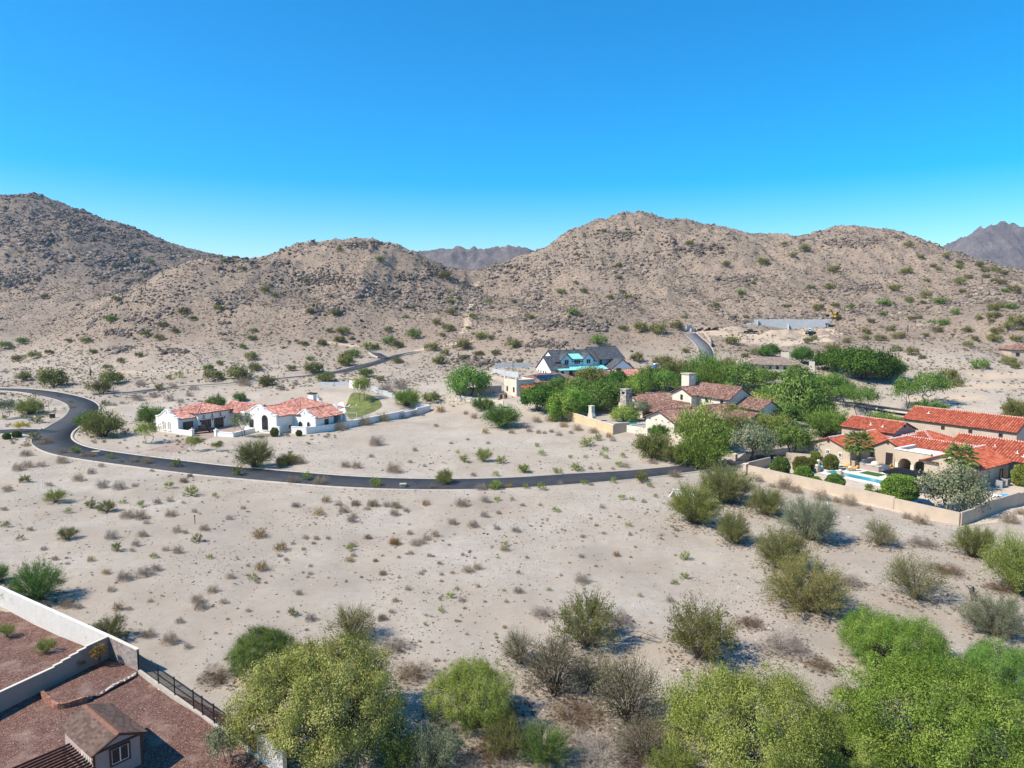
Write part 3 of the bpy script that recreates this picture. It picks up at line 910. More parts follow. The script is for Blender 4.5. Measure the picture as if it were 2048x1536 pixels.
def pickup(x, y, z, rz, label, paint):
    t = empty('pickup_truck', (x, y, z), rz); tag(t, label, 'truck')
    body = [(-2.9,0.45),(-2.9,1.1),(-0.75,1.12),(-0.75,1.15),(0.95,1.15),(1.25,1.12),(2.65,1.02),(2.9,0.85),(2.9,0.42)]
    MB().extrude(body, (0,-0.95,0),(1,0,0),(0,0,1),(0,1.9,0)).build('body', M[paint], t)
    cab = [(-0.8,1.10),(-0.72,1.80),(0.55,1.84),(1.3,1.10)]
    c = MB().extrude(cab, (0,-0.82,0),(1,0,0),(0,0,1),(0,1.64,0)).build('cab', M[paint], t)
    MB().add([(1.28,-0.76,1.17),(1.28,0.76,1.17),(0.62,0.70,1.78),(0.62,-0.70,1.78)], [(0,1,2,3)]).build('windscreen', M['glass'], c)
    for s in (-1, 1): MB().add([(-0.65,s*0.826,1.2),(1.02,s*0.826,1.2),(0.5,s*0.826,1.74),(-0.6,s*0.826,1.74)], [(0,1,2,3)]).build('side_window', M['glass'], c)
    MB().add([(-0.80,-0.7,1.25),(-0.80,0.7,1.25),(-0.745,0.7,1.72),(-0.745,-0.7,1.72)], [(0,1,2,3)]).build('rear_window', M['glass'], c)
    MB().box(-2.8,-0.85,-0.8,0.8,1.121,1.13).build('bed', M['tyre'], t)
    for wx in (-1.9, 1.85):
        for s in (-1, 1):
            w = MB().tube([(wx,s*0.72,0.4),(wx,s*0.98,0.4)], 0.4, 16).build('wheel', M['tyre'], t)
            MB().tube([(wx,s*0.9,0.4),(wx,s*0.995,0.4)], 0.22, 10).build('rim', M['grey_metal'], w)
    for s in (-1, 1):
        MB().box(2.86,2.93,s*0.72-0.18,s*0.72+0.18,0.72,0.88).build('headlight', M['white_trim'], t)
        MB().box(-2.94,-2.88,s*0.85-0.08,s*0.85+0.08,0.7,1.0).build('tail_light', M['orange_tile'], t)
    MB().box(2.85,3.0,-0.95,0.95,0.42,0.6).build('bumper', M['grey_metal'], t)
    MB().box(-3.0,-2.85,-0.95,0.95,0.42,0.6).build('bumper', M['grey_metal'], t)
    return t
plain('truck_black', (0.012, 0.013, 0.016), 0.3, 0.1, 1.0, spec=0.5)
# ================================================================ white mission-style house
O1, U1 = (-86.9, 171.6), (0.871, -0.491)
def w1(x, y): return (O1[0]+U1[0]*x-U1[1]*y, O1[1]+U1[1]*x+U1[0]*y)
h = House('mission_house', 'white stucco mission style house with curved gables and salmon tile roofs', 'house', O1, U1, 0.6, 'salmon_tile', 'white_stucco', None, 0.45, 0.5)
h.wall(0.1, 7.9, 0.4, 5.0, 3.6); mission_gable(h, -0.2, 8.2, 0.0, 3.7, 5.5)
h.gable(0.1, 7.9, 0.4, 5.4, 3.5, 4.75, 'y', 0.4, (False, False), ovr=0.0)
for x in (3.0, 4.9): h.win(x, -0.03, 'y-', 0.6, 1.0, 2.2, True, 'white_trim', 'pale_gravel', 'white_trim', 0)
h.win(4.0, -0.03, 'y-', 4.55, 0.3, 0.6, False, 'white_trim', 'glass', None, 0)
h.wall(-0.3, 8.9, 5.0, 14.5, 4.3); h.hip(-0.3, 8.9, 5.0, 14.5, 4.25, 6.1)
h.beams(5.4, 14.2, 8.9, 4.1, 9, 'x+')
h.win(7.93, 2.9, 'x+', 0.0, 2.7, 2.5, False, 'dark_wood', 'truck_black', None, 0, 'garage_door')
for y in (7.2, 10.9): h.win(8.93, y, 'x+', 0.0, 2.7, 2.5, False, 'dark_wood', 'truck_black', None, 3, 'garage_door')
for y in (6.6, 9.0, 11.4): h.win(8.93, y, 'x+', 2.95, 0.6, 1.0, True, 'white_trim', 'glass', 'dark_wood', 0)
for y in (5.6, 9.05, 12.6): h.box('wall_lamp', 8.92, 9.12, y-0.1, y+0.1, 2.1, 2.6, 'black_metal')
h.wall(6.0, 16.9, 14.6, 21.0, 3.7); h.gable(5.0, 17.5, 14.6, 21.0, 3.65, 5.5, 'x', 0.5, (False, False))
h.win(11.0, 14.57, 'y-', 0.9, 1.3, 1.9, False, 'dark_wood', 'glass', 'white_trim', 1)
h.win(14.5, 14.57, 'y-', 0.9, 1.3, 1.9, False, 'dark_wood', 'glass', 'white_trim', 1)
h.wall(17.1, 28.8, 11.6, 16.9, 4.3); mission_gable(h, 16.8, 29.1, 11.2, 4.4, 6.5, 0.5)
h.gable(17.1, 28.8, 11.7, 18.5, 4.2, 5.9, 'y', 0.4, (False, False), ovr=0.0)
h.win(25.2, 11.17, 'y-', 0.7, 1.9, 3.6, True, 'dark_wood', 'glass', 'white_trim', 1)
h.win(20.5, 11.17, 'y-', 0.9, 1.4, 2.0, False, 'dark_wood', 'glass', 'white_trim', 1)
h.win(23.0, 11.17, 'y-', 5.3, 0.35, 0.7, False, 'white_trim', 'glass', None, 0)
h.wall(17.0, 30.4, 17.0, 31.0, 4.0); h.hip(16.6, 30.8, 16.9, 31.4, 4.05, 7.0)
h.win(29.98, 14.6, 'x+', 0.9, 0.9, 0.9, False, 'dark_wood', 'glass', None, 0)
h.wall(30.5, 36.1, 17.2, 23.0, 3.7); mission_gable(h, 28.85, 36.2, 16.75, 3.75, 5.4, 0.42)
h.win(31.3, 16.72, 'y-', 0.0, 1.5, 2.6, True, 'white_trim', 'glass', None, 0, 'archway')
h.win(34.0, 16.72, 'y-', 0.7, 1.2, 2.0, True, 'white_trim', 'glass', 'white_trim', 0)
h.win(32.5, 16.72, 'y-', 4.35, 0.3, 0.6, False, 'white_trim', 'glass', None, 0)
h.gable(29.0, 36.1, 17.3, 26.2, 3.7, 5.5, 'y', 0.45, (False, False), ovr=0.0)
h.win(36.13, 20.5, 'x+', 0.8, 1.3, 2.1, False, 'dark_wood', 'glass', 'white_trim', 1)
h.wall(30.5, 33.5, 23.05, 26.0, 3.6, mat='white_stucco')
for y in (25.9,): h.box('porch_column', 35.5, 36.1, y-0.3, y+0.3, -1.0, 3.6, 'white_stucco')
mission_gable(h, 28.8, 36.8, 26.4, 3.7, 5.5, 0.42)
mission_gable(h, 18.0, 25.0, 31.6, 4.4, 6.6, 0.42)
ch = h.box('chimney', 23.5, 25.4, 27.0, 28.2, 5.0, 7.7, 'white_stucco')
MB().box(23.3, 25.6, 26.8, 28.4, 7.703, 7.95).build('chimney_cap', M['dark_wood'], ch)
# garden and court walls of the mission house
wall_run('garden_wall', 'long white garden wall stepping up beside the mission house lawn', [w1(31.4, 13.9), w1(35.2, 14.8), w1(37.4, 21), w1(38.0, 42), w1(37.6, 61)], 1.55, 'white_stucco', 0.35, 'white_trim', 5.5)
wall_run('garden_wall', 'low pale rear garden wall behind the mission house lawn', [w1(37.2, 61.3), at_z(797,813,.9)[:2], at_z(740,803,.9)[:2], at_z(700,799,.9)[:2], at_z(640,797,.9)[:2]], 1.15, 'pale_block', 0.3, None, 5.5)  # grey block colour stands in for shade on this white wall
wall_run('court_wall', 'low white court wall beside the dark pickup truck', [w1(8.5, -0.2), w1(13.1, -0.2)], 1.0, 'white_stucco', 0.45, 'white_trim', 4)
wall_run('court_wall', 'low white L shaped court wall below the big arched window', [w1(19.4, 2.4), w1(23.5, 3.3), w1(22.2, 10.4)], 0.95, 'white_stucco', 0.45, 'white_trim', 4)
for (x, y), lb in ((w1(13.6, -0.2), 'white gate pillar at the end of the pickup court wall'), (w1(18.9, 2.3), 'white gate pillar at the start of the L shaped court wall')):
    t = empty('gate_pillar', (x, y, 0.4), math.atan2(U1[1], U1[0])); tag(t, lb, 'pillar')
    MB().box(-0.35,0.35,-0.35,0.35,-0.4,1.55).build('shaft', M['white_stucco'], t); MB().box(-0.45,0.45,-0.45,0.45,1.553,1.72).build('cap', M['white_trim'], t)
    MB().lathe((0,0,1.723), [(0.12,0),(0.22,0.12),(0.2,0.28),(0.05,0.38)], 10).build('finial', M['cream_stucco'], t)
wall_run('side_gate_wall', 'short white wing wall beside the narrow side gate of the mission house', [w1(28.9, 10.4), w1(30.9, 10.4)], 1.9, 'white_stucco', 0.4, 'white_trim', 4)
draped_poly('forecourt', None, 'paver', 0.05, world=[w1(9.2, 13.8), w1(16.6, 13.8), w1(18.2, 10.5), w1(18.6, 2.6), w1(13.8, 0.3), w1(9.2, 0.5)])
draped_poly('house_driveway', None, 'paver', 0.03, world=[w1(14.0, -0.1), w1(18.5, 2.1), at_z(352, 910, 0)[:2], at_z(292, 905, 0)[:2]])
draped_poly('lawn', None, 'lawn', 0.06, world=[at_z(*p, .8)[:2] for p in ((691,815),(706,808),(735,808),(764,818),(735,827),(700,836))])
draped_poly('patio', None, 'deck', 0.04, world=[at_z(672,814,.8)[:2], at_z(686,812,.8)[:2], at_z(692,824,.8)[:2], at_z(692,838,.8)[:2], at_z(679,841,.8)[:2]])
p = w1(12.4, 3.4); pickup(p[0], p[1], 0.66, math.atan2(U1[1], U1[0])+R(66), 'dark pickup truck parked before the white house garage', 'truck_black')
for i, (x, y) in enumerate((at_z(694,816,.8)[:2], at_z(707,816,.8)[:2])): chaise(x, y, 0.78, R(-60), 'cream sun lounger on the mission house lawn', 'cream_cushion', 'pair of cream loungers on the lawn', 'white_trim')
gx, gy = at_z(700, 836, .8)[:2]
g = empty('soccer_goal', (gx, gy, 0.7), R(8)); tag(g, 'small white soccer goal frame standing by the garden wall', 'goal')
for s in (-1.8, 1.8): MB().tube([(s,0,0),(s,0,1.5)], 0.05, 6).build('post', M['white_trim'], g); MB().tube([(s,0,1.5),(s,0.9,0.05),(s,0,0.05)], 0.035, 6).build('side_brace', M['white_trim'], g)
MB().tube([(-1.8,0,1.5),(1.8,0,1.5)], 0.05, 6).build('crossbar', M['white_trim'], g); MB().tube([(-1.8,0.9,0.05),(1.8,0.9,0.05)], 0.035, 6).build('ground_bar', M['white_trim'], g)
for i in range(5):
    x, y = at_z(683+i*8, 801+1.2*(i % 2), .8)[:2]; t = empty('patio_chair', (x, y, 0.68), R(30*i)); tag(t, 'dark wicker patio chair by the white screen wall', 'chair', 'dark wicker chairs round the lawn corner')
    MB().box(-.4,.4,-.4,.4,.2,.45).build('seat', M['dark_wood'], t); MB().box(-.4,.4,.3,.4,.45,.9).build('backrest', M['dark_wood'], t)
    for s in (-.4,.3): MB().box(s,s+.1,-.4,.3,.45,.65).build('armrest', M['dark_wood'], t)
    for sx in (-.36,.28):
        for sy in (-.36,.28): MB().box(sx,sx+.08,sy,sy+.08,0,.2).build('leg', M['dark_wood'], t)
wall_run('screen_wall', 'white screen wall behind the dark wicker patio chairs', [at_z(701,801,.8)[:2], at_z(720,803,.8)[:2]], 2.2, 'white_stucco', 0.35, 'white_trim', 5)

# ================================================================ tan pool house on the right
O2, U2 = (43.1, 127.5), (0.548, -0.8365)
def w2(x, y): return (O2[0]+U2[0]*x-U2[1]*y, O2[1]+U2[1]*x+U2[0]*y)
A2 = math.atan2(U2[1], U2[0])
h = House('pool_house', 'rambling tan stucco house with orange barrel tile roofs and pool terrace', 'house', O2, U2, 0.5, 'orange_tile', 'tan_stucco', 'white_trim', 0.5, 0.5)
h.wall(-2.0, 7.2, 20.6, 37.0, 3.0); h.gable(-2.0, 7.2, 20.6, 36.5, 3.0, 4.75, 'y', 0.5, (True, False))
for x in (0.2, 2.6, 5.2): h.win(x, 20.57, 'y-', 1.3 if x > 4 else 1.5, 0.8, 0.9, False, 'white_trim', 'glass', None, 1)
h.win(2.6, 20.57, 'y-', 3.85, 0.5, 0.45, True, 'brown_wood', 'black_metal', None, 1, 'gable_vent')
h.wall(7.2, 7.6, 29.0, 37.0, 3.0)
h.wall(7.7, 13.4, 27.5, 38.0, 3.4); h.gable(7.7, 13.4, 27.5, 37.0, 3.4, 4.9, 'y', 0.45, (True, False))
h.win(10.9, 27.47, 'y-', 0.1, 1.3, 2.3, False, 'brown_wood', 'glass', None, 2, 'patio_door')
h.win(10.5, 27.47, 'y-', 4.05, 0.45, 0.4, True, 'brown_wood', 'black_metal', None, 1, 'gable_vent')
h.wall(-5.0, 6.1, 37.2, 46.0, 4.7); h.gable(-5.0, 6.1, 37.2, 46.0, 4.7, 6.4, 'x', 0.5)
h.win(6.13, 41.6, 'x+', 5.35, 0.5, 0.5, True, 'brown_wood', 'black_metal', None, 1, 'gable_vent')
h.wall(6.2, 13.0, 38.5, 47.0, 3.4); h.hip(6.2, 13.5, 38.5, 47.0, 3.4, 5.1)
h.wall(13.5, 19.9, 38.9, 39.0, 3.0)
h.wall(9.0, 24.0, 31.2, 38.4, 3.3); h.gable(9.5, 24.0, 31.2, 38.4, 3.3, 4.8, 'x', 0.4, (False, False))
# loggia with arches and a flat roof
arch_wall(h, 13.6, 20.0, 24.5, -1.2, 3.9, 0.5, [(14.3, 16.6, 1.5), (17.1, 19.4, 1.5)])
h.wall(13.6, 14.0, 25.0, 31.0, 3.9); h.box('flat_roof', 14.0, 20.0, 25.02, 31.0, 3.2, 3.5, 'deck')
h.box('parapet', 13.45, 20.0, 24.35, 24.75, 3.903, 4.1, 'white_trim'); h.box('parapet', 13.45, 13.95, 24.76, 31.0, 3.905, 4.1, 'white_trim')
for x in (14.0, 16.85, 19.6): h.box('porch_column', x-0.28, x+0.28, 24.3, 24.48, -0.5, 1.5, 'cream_stucco'); 
h.wall(20.1, 28.8, 22.0, 33.0, 3.4); h.gable(20.1, 28.8, 22.0, 33.5, 3.4, 5.3, 'y', 0.45, (True, False))
h.win(28.83, 25.6, 'x+', 0.5, 0.9, 2.2, False, 'cream_stucco', 'glass', 'cream_stucco', 1)
h.win(28.83, 30.2, 'x+', 0.1, 1.0, 2.2, False, 'brown_wood', 'glass', None, 0, 'door')
h.wall(18.0, 46.0, 33.4, 45.0, 3.6); h.gable(18.0, 46.0, 33.4, 45.0, 3.6, 6.0, 'x', 0.5)
h.wall(0.0, 22.0, 53.0, 62.0, 5.7); h.gable(0.0, 22.0, 53.0, 62.0, 5.7, 7.9, 'x', 0.5)
for x in (8.2, 13.6, 19.2): h.win(x, 52.97, 'y-', 4.2, 0.7, 0.75, False, 'brown_wood', 'glass', None, 0)
h.win(14.6, 52.97, 'y-', 0.8, 2.2, 2.3, True, 'brown_wood', 'glass', None, 1); h.win(11.0, 52.97, 'y-', 1.0, 1.2, 1.1, False, 'brown_wood', 'glass', None, 0)
for (x, y, z) in ((4.0, 55.3, 7.0), (0.5, 38.8, 5.45), (3.2, 38.6, 5.4), (25.0, 36.6, 5.0), (29.0, 35.5, 4.6), (30.4, 34.6, 4.3)):
    v = MB().tube([(x,y,z-0.3),(x,y,z+0.35)], 0.09, 8); v.box(x-0.28,x+0.28,y-0.28,y+0.28,z-0.14,z-0.05); v.build('roof_vent', M['white_trim'], h.root)
h.box('beam', 19.3, 22.5, 21.6, 21.9, 3.0, 3.3, 'brown_wood')
# walls round the pool terrace
wall_run('terrace_wall', 'long tan boundary wall in front of the pool terrace', [w2(0, 0), w2(36, 0)], 1.75, 'tan_stucco', 0.3, None, 9.0)
wall_run('terrace_wall', 'stepped tan boundary wall beside the house air conditioner', [w2(36.2, 0.3), w2(36.2, 22)], 1.9, 'tan_stucco', 0.3, None, 3.5)
wall_run('terrace_wall', 'shaded tan side wall at the street end of the pool terrace', [w2(-0.2, 0.3), w2(-1.0, 7.5)], 1.75, 'tan_stucco', 0.3, None, 8)
wall_run('terrace_wall', 'short tan wall between the round clipped bushes', [w2(-1.5, 13.5), w2(2.0, 15.6)], 1.9, 'tan_stucco', 0.35, None, 8)
for (x, y), lb, hh in ((w2(-0.3, -0.2), 'square tan pillar at the street corner of the terrace wall', 2.1), (w2(1.6, 6.2), 'square tan pillar beside the leafy terrace bush', 2.2), (at_z(1470, 923, .3)[:2], 'stub tan pillar by the road shoulder fence', 1.3), (at_z(1532, 914, .4)[:2], 'tan mailbox pillar under the umbrella shaped mesquite', 1.7), (at_z(1469, 880, .6)[:2], 'tan gate pillar among the trees below the chimney house', 2.0)):
    t = empty('pillar', (x, y, hz(x, y)), A2); tag(t, lb, 'pillar')
    MB().box(-.32,.32,-.32,.32,-.5,hh).build('shaft', M['tan_stucco'], t); MB().box(-.4,.4,-.4,.4,hh+.003,hh+.14).build('cap', M['cream_stucco'], t)
draped_poly('pool_deck', None, 'deck', 0.05, world=[w2(1.5, 11.6), w2(1.6, 18.5), w2(2.0, 20.3), w2(7.4, 20.4), w2(8.0, 26.5), w2(13.4, 26.8), w2(14, 24.2), w2(19.9, 24.0), w2(20.3, 21.8), w2(24.5, 20.5), w2(25, 12), w2(24, 9.6), w2(17, 9.8), w2(7.5, 10.2), w2(6.8, 11.4)])
draped_poly('gravel_terrace', None, 'pale_gravel', 0.02, world=[w2(0.5, 0.5), w2(0.5, 15), w2(8, 22), w2(20, 30), w2(36, 30), w2(36, 0.5)], n=20)
draped_poly('front_gravel', None, 'pale_gravel', 0.02, world=[w2(-9, 6), w2(-12, 16), w2(-6, 24), w2(-2.5, 26), w2(-2.2, 12)])
pz = 0.56
def pool(name, label, x0, x1, y0, y1, lift, cat):
    t = empty(name, (*w2(x0, y0), pz), A2); tag(t, label, cat)
    a, b = x1-x0, y1-y0
    mb = MB(); c = 0.35
    for q in ((-c,a+c,-c,0),(-c,a+c,b,b+c),(-c,0,0.002,b-0.002),(a,a+c,0.002,b-0.002)): mb.box(q[0],q[1],q[2],q[3],-0.4,lift)
    mb.build('coping', M['deck'], t)
    MB().add([(0,0,lift-0.1),(a,0,lift-0.1),(a,b,lift-0.1),(0,b,lift-0.1)], [(0,1,2,3)]).build('water', M['water'], t)
pool('swimming_pool', 'long narrow turquoise swimming pool on the terrace', 8.2, 19.0, 11.2, 14.2, 0.14, 'pool')
pool('spa', 'small raised square turquoise spa beside the swimming pool', 2.6, 6.0, 12.6, 15.6, 0.55, 'spa')
for i, (x, y) in enumerate(((8.0, 17.6), (10.0, 16.9))): p = w2(x, y); chaise(p[0], p[1], pz, A2+R(-30), 'yellow cushioned lounger beside the pool', 'yellow_cushion', 'pair of yellow loungers by the pool')
for j, (x, y, r) in enumerate(((13.6, 24.0, 100), (16.6, 22.2, 190))):
    p = w2(x, y); t = empty('patio_chair', (*p, pz), A2+R(r)); tag(t, 'yellow cushioned patio armchair by the outdoor kitchen', 'chair', 'pair of yellow patio armchairs')
    MB().box(-.4,.4,-.4,.4,.25,.48).build('seat', M['yellow_cushion'], t); MB().box(-.4,.4,.28,.42,.48,1.05).build('backrest', M['yellow_cushion'], t)
    for sx in (-.42,.34):
        MB().box(sx,sx+.08,-.4,.35,.55,.62).build('armrest', M['dark_wood'], t)
        for sy in (-.38,.3): MB().box(sx,sx+.08,sy,sy+.08,0,.55).build('leg', M['dark_wood'], t)
p = w2(17.5, 16.4); chaise(p[0], p[1], pz, A2+R(60), 'dark folding lounger on the deck near the pergola', 'dark_wood')
for (x0, x1, y0, y1), lb in (((11.6, 15.2, 16.2, 19.0), 'square of green turf set in the pool deck'), ((17.0, 19.6, 17.4, 19.4), 'smaller strip of green turf beside the dark pergola')):
    o = MB().box(x0, x1, y0, y1, 0.03, 0.075).build('turf_patch', M['turf']); o.location = (*O2, 0.5); o.rotation_euler = (0,0,A2); tag(o, lb, 'turf')
# outdoor kitchen
t = empty('outdoor_kitchen', (*w2(8.2, 19.5), pz), A2); tag(t, 'grey stucco outdoor kitchen counter against the house', 'outdoor kitchen')
MB().box(0,0.7,0,6.5,0,1.1).build('counter', M['pink_siding'], t); MB().box(0.703,5.2,0,0.9,0,1.05).build('counter', M['pink_siding'], t)
MB().box(-.08,.78,-.05,6.5,1.103,1.18).build('counter_top', M['cream_stucco'], t); MB().box(.79,5.3,-.08,.98,1.053,1.13).build('counter_top', M['cream_stucco'], t)
MB().box(1.2,2.4,.1,.85,1.133,1.5).build('grill', M['grey_metal'], t); MB().lathe((4.2,.5,1.133), [(.7,0),(.72,.3),(.5,.6),(.15,.75)], 12).build('pizza_oven', M['cream_stucco'], t)
# pergola
t = empty('pergola', (*w2(20.0, 9.4), pz), A2); t.scale = (.8,.85,1); tag(t, 'dark slatted pergola on stone columns beside the pool', 'pergola')
for x in (0.3, 5.6):
    for y in (0.4, 4.2): MB().lathe((x,y,0), [(.42,0),(.38,.3),(.3,.4),(.26,2.2),(.36,2.4)], 10).build('column', M['cream_stucco'], t)
for y in (0.4, 4.2): MB().box(-.4,6.4,y-.12,y+.12,2.4,2.65).build('beam', M['black_metal'], t)
for i in range(16): MB().box(-.2+i*.42,-.08+i*.42,-.5,5.2,2.652,2.82).build('rafter', M['black_metal'], t)
for i in range(14): MB().box(-.5,6.6,-.4+i*.42,-.32+i*.42,2.823,2.88).build('slat', M['black_metal'], t)
# pool ornaments, air conditioners, tarps
for (x, y), lb, zz in ((w2(6.9, 10.6), 'round stone urn on the pedestal between spa and pool', 0.9), (w2(11.6, 10.4), 'round stone urn on the pool edge near the palms', 0.9), (w2(4.6, 21.2 - 6.6), 'round stone urn on the spa rim', 0.9)):
    t = empty('stone_urn', (x, y, pz), A2); tag(t, lb, 'urn')
    MB().box(-.4,.4,-.4,.4,-.3,zz).build('pedestal', M['tan_stucco'], t); MB().lathe((0,0,zz), [(.15,0),(.3,.12),(.34,.3),(.22,.48),(.08,.5)], 10).build('bowl', M['cream_stucco'], t)
for (x, y), lb in ((w2(30.3, 26.5), 'grey air conditioner unit under the side window'), (w2(30.2, 28.6), 'grey air conditioner unit beside the side door')):
    t = empty('air_conditioner', (x, y, 0.5), A2); tag(t, lb, 'air conditioner')
    MB().box(-.55,.55,-.55,.55,0,1.15).build('casing', M['grey_metal'], t); MB().lathe((0,0,1.15), [(.45,0),(.45,.06),(.1,.08)], 14).build('fan_guard', M['black_metal'], t)
    for i in range(6): MB().box(.552,.57,-.5,.5,.12+i*.16,.2+i*.16).build('louvre', M['black_metal'], t)
def tarp(x, y, s, rz, label, mat):
    mb = MB(); n = 7; vs = []
    for i in range(n):
        for j in range(n):
            a, b = (i/(n-1)-.5)*2*s, (j/(n-1)-.5)*1.4*s
            vs.append((a*(1+.15*math.sin(j)), b, .04+.22*abs(math.sin(i*1.7+j*2.3))*(1-abs(i/(n-1)-.5))))
    mb.add(vs, [(i*n+j, (i+1)*n+j, (i+1)*n+j+1, i*n+j+1) for i in range(n-1) for j in range(n-1)])
    o = mb.build('tarp', M[mat], fixn=False); o.location = (x, y, hz(x, y)+.03); o.rotation_euler = (0,0,rz); tag(o, label, 'tarp')
p = at_z(2013, 988, .5); tarp(p[0], p[1], 0.9, .3, 'crumpled blue tarp on the gravel by the air conditioner', 'sky_tarp')
p = at_z(1990, 989, .5); tarp(p[0], p[1], 0.9, .1, 'flattened white sheet on the gravel beside the blue tarp', 'white_trim')
p = at_z(1832, 998, .5); tarp(p[0], p[1], 0.8, .5, 'crumpled blue sheet beside the big clipped topiary', 'sky_tarp')

# ================================================================ chimney house in the middle
O3, U3 = (36.3, 157.0), (0.5, -0.866)
def w3(x, y): return (O3[0]+U3[0]*x-U3[1]*y, O3[1]+U3[1]*x+U3[0]*y)
h = House('chimney_house', 'two storey cream house with brown tile roofs and square chimneys', 'house', O3, U3, 2.0, 'brown_tile', 'cream_stucco', None, 0.36, 0.45)
h.wall(-9.6, 0, 0, 9.0, 3.2); h.gable(-9.6, 0, 0, 9.0, 3.2, 5.1, 'y', 0.6, (True, True), ovr=0.6)
h.wall(-8.6, 1.2, 9.1, 22.0, 3.4); h.gable(-8.6, 1.2, 9.1, 22.0, 3.4, 5.5, 'y', 0.6, (True, True), ovr=0.4)
h.wall(1.5, 8.0, 13.0, 22.0, 3.1); h.gable(1.5, 8.0, 13.0, 22.0, 3.1, 4.7, 'x', 0.5, (False, True))
h.wall(-15.0, -8.7, 8.0, 20.0, 3.0); h.hip(-16.5, -8.9, 7.0, 20.0, 3.05, 4.7, 0.3)
h.wall(-22.0, -15.0, 19.6, 22.0, 6.6); h.gable(-22.0, -15.0, 19.6, 25.0, 6.6, 8.2, 'y', 0.6, (True, False), ovr=0.6)
h.win(-18.5, 19.57, 'y-', 4.9, 0.8, 1.3, False, 'dark_wood', 'glass', None, 0)
h.wall(-20.0, -4.6, 22.0, 30.0, 6.5); h.gable(-20.0, -4.6, 22.0, 30.0, 6.5, 9.0, 'x', 0.6)
for x in (-12.0, -7.0): h.win(x, 21.97, 'y-', 4.8, 0.9, 1.0, False, 'dark_wood', 'glass', None, 0)
h.wall(-4.4, 3.0, 24.0, 31.0, 4.6); h.gable(-4.4, 3.0, 24.0, 31.0, 4.6, 6.4, 'x', 0.5, (False, True))
h.wall(-33.0, -23.0, 10.5, 22.0, 3.6); h.gable(-33.0, -23.0, 10.5, 22.0, 3.6, 5.6, 'y', 0.5, (True, False))
h.win(-26.5, 10.47, 'y-', 0.4, 1.5, 2.0, False, 'dark_wood', 'glass', None, 1)
h.wall(-22.8, -15.2, 14.0, 19.4, 2.7); h.plane([(-23.5,8.0,2.7),(-15.5,8.0,2.7),(-15.5,19.6,4.4),(-23.5,19.6,4.4)])
for x in (-23.0, -19.5, -16.0): h.box('porch_post', x-.15, x+.15, 8.2, 8.5, -1, 2.6, 'dark_wood')
ch = h.box('chimney', -21.6, -18.8, 22.3, 24.6, 6.0, 11.2, 'cream_stucco'); MB().box(-21.8,-18.6,22.1,24.8,11.203,11.5).build('chimney_cap', M['tan_stucco'], ch); MB().box(-18.9,-18.78,23.0,23.9,10.1,10.8).build('flue_opening', M['white_trim'], ch)
ch = h.box('stone_chimney', -30.0, -27.6, 8.6, 10.45, -1, 7.0, 'stone'); MB().box(-30.15,-27.45,8.45,10.55,7.003,7.3).build('chimney_cap', M['stone'], ch); MB().box(-29.4,-28.2,8.5,8.62,6.0,6.6).build('flue_opening', M['black_metal'], ch)
h.beams(-9.0, -0.6, 0.02, 2.9, 4, 'y-', L=0.5)
pts = [at_z(1085, 828, 1.2), at_z(1140, 846, 1.0), at_z(1226, 874, 0.9)]
wall_run('lot_wall', 'ochre plaster garden wall below the chimney house', [q[:2] for q in pts], 2.0, 'ochre_stucco', 0.3, 'cream_stucco', 7)
a = at_z(1227, 874, .9)
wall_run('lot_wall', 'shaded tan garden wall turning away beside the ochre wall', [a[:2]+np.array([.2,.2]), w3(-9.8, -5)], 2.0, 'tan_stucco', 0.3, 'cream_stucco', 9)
wall_run('lot_wall', 'low cream wall among the trees in front of the chimney house', [w3(-9.4, -5.6), w3(-1, -4.4), w3(6, -1)], 1.6, 'cream_stucco', 0.3, None, 7)
q = at_z(1183, 850, 1.2); t = empty('outdoor_fireplace', (q[0], q[1], hz(q[0], q[1])), math.atan2(U3[1], U3[0])); tag(t, 'tall tapering white plaster garden fireplace behind the ochre wall', 'fireplace')
MB().extrude([(-1.0,-.5),(1.0,-.5),(1.0,1.6),(.62,2.6),(.55,4.0),(-.55,4.0),(-.62,2.6),(-1.0,1.6)], (0,-.5,0),(1,0,0),(0,0,1),(0,1.0,0)).build('stack', M['cream_stucco'], t)
MB().box(-.65,.65,-.6,.6,4.003,4.2).build('cap', M['cream_stucco'], t); MB().box(-.5,.5,-.53,-.49,.3,1.2).build('firebox', M['black_metal'], t)
pool_p = at_z(1256, 858, 1.0)
t = empty('garden_pool', (pool_p[0], pool_p[1], hz(pool_p[0], pool_p[1])+.05), math.atan2(U3[1], U3[0])); tag(t, 'small turquoise garden pool behind the shaded tan wall', 'pool')
mbp = MB()
for qd in ((-2.4,2.4,-4.4,-4.0),(-2.4,2.4,4.0,4.4),(-2.4,-2.0,-3.99,3.99),(2.0,2.4,-3.99,3.99)): mbp.box(*qd,-.5,.2)
mbp.build('coping', M['deck'], t); MB().add([(-2,-4,.12),(2,-4,.12),(2,4,.12),(-2,4,.12)], [(0,1,2,3)]).build('water', M['water'], t)
pp = at_z(1238, 862, 1.0); t = empty('garden_table', (pp[0], pp[1], hz(pp[0], pp[1]))); tag(t, 'pale stone garden table near the tree behind the ochre wall', 'table')
MB().box(-1.3,1.3,-.6,.6,.72,.8).build('table_top', M['deck'], t)
for s in (-.9,.9): MB().box(s-.15,s+.15,-.4,.4,0,.72).build('leg', M['deck'], t)

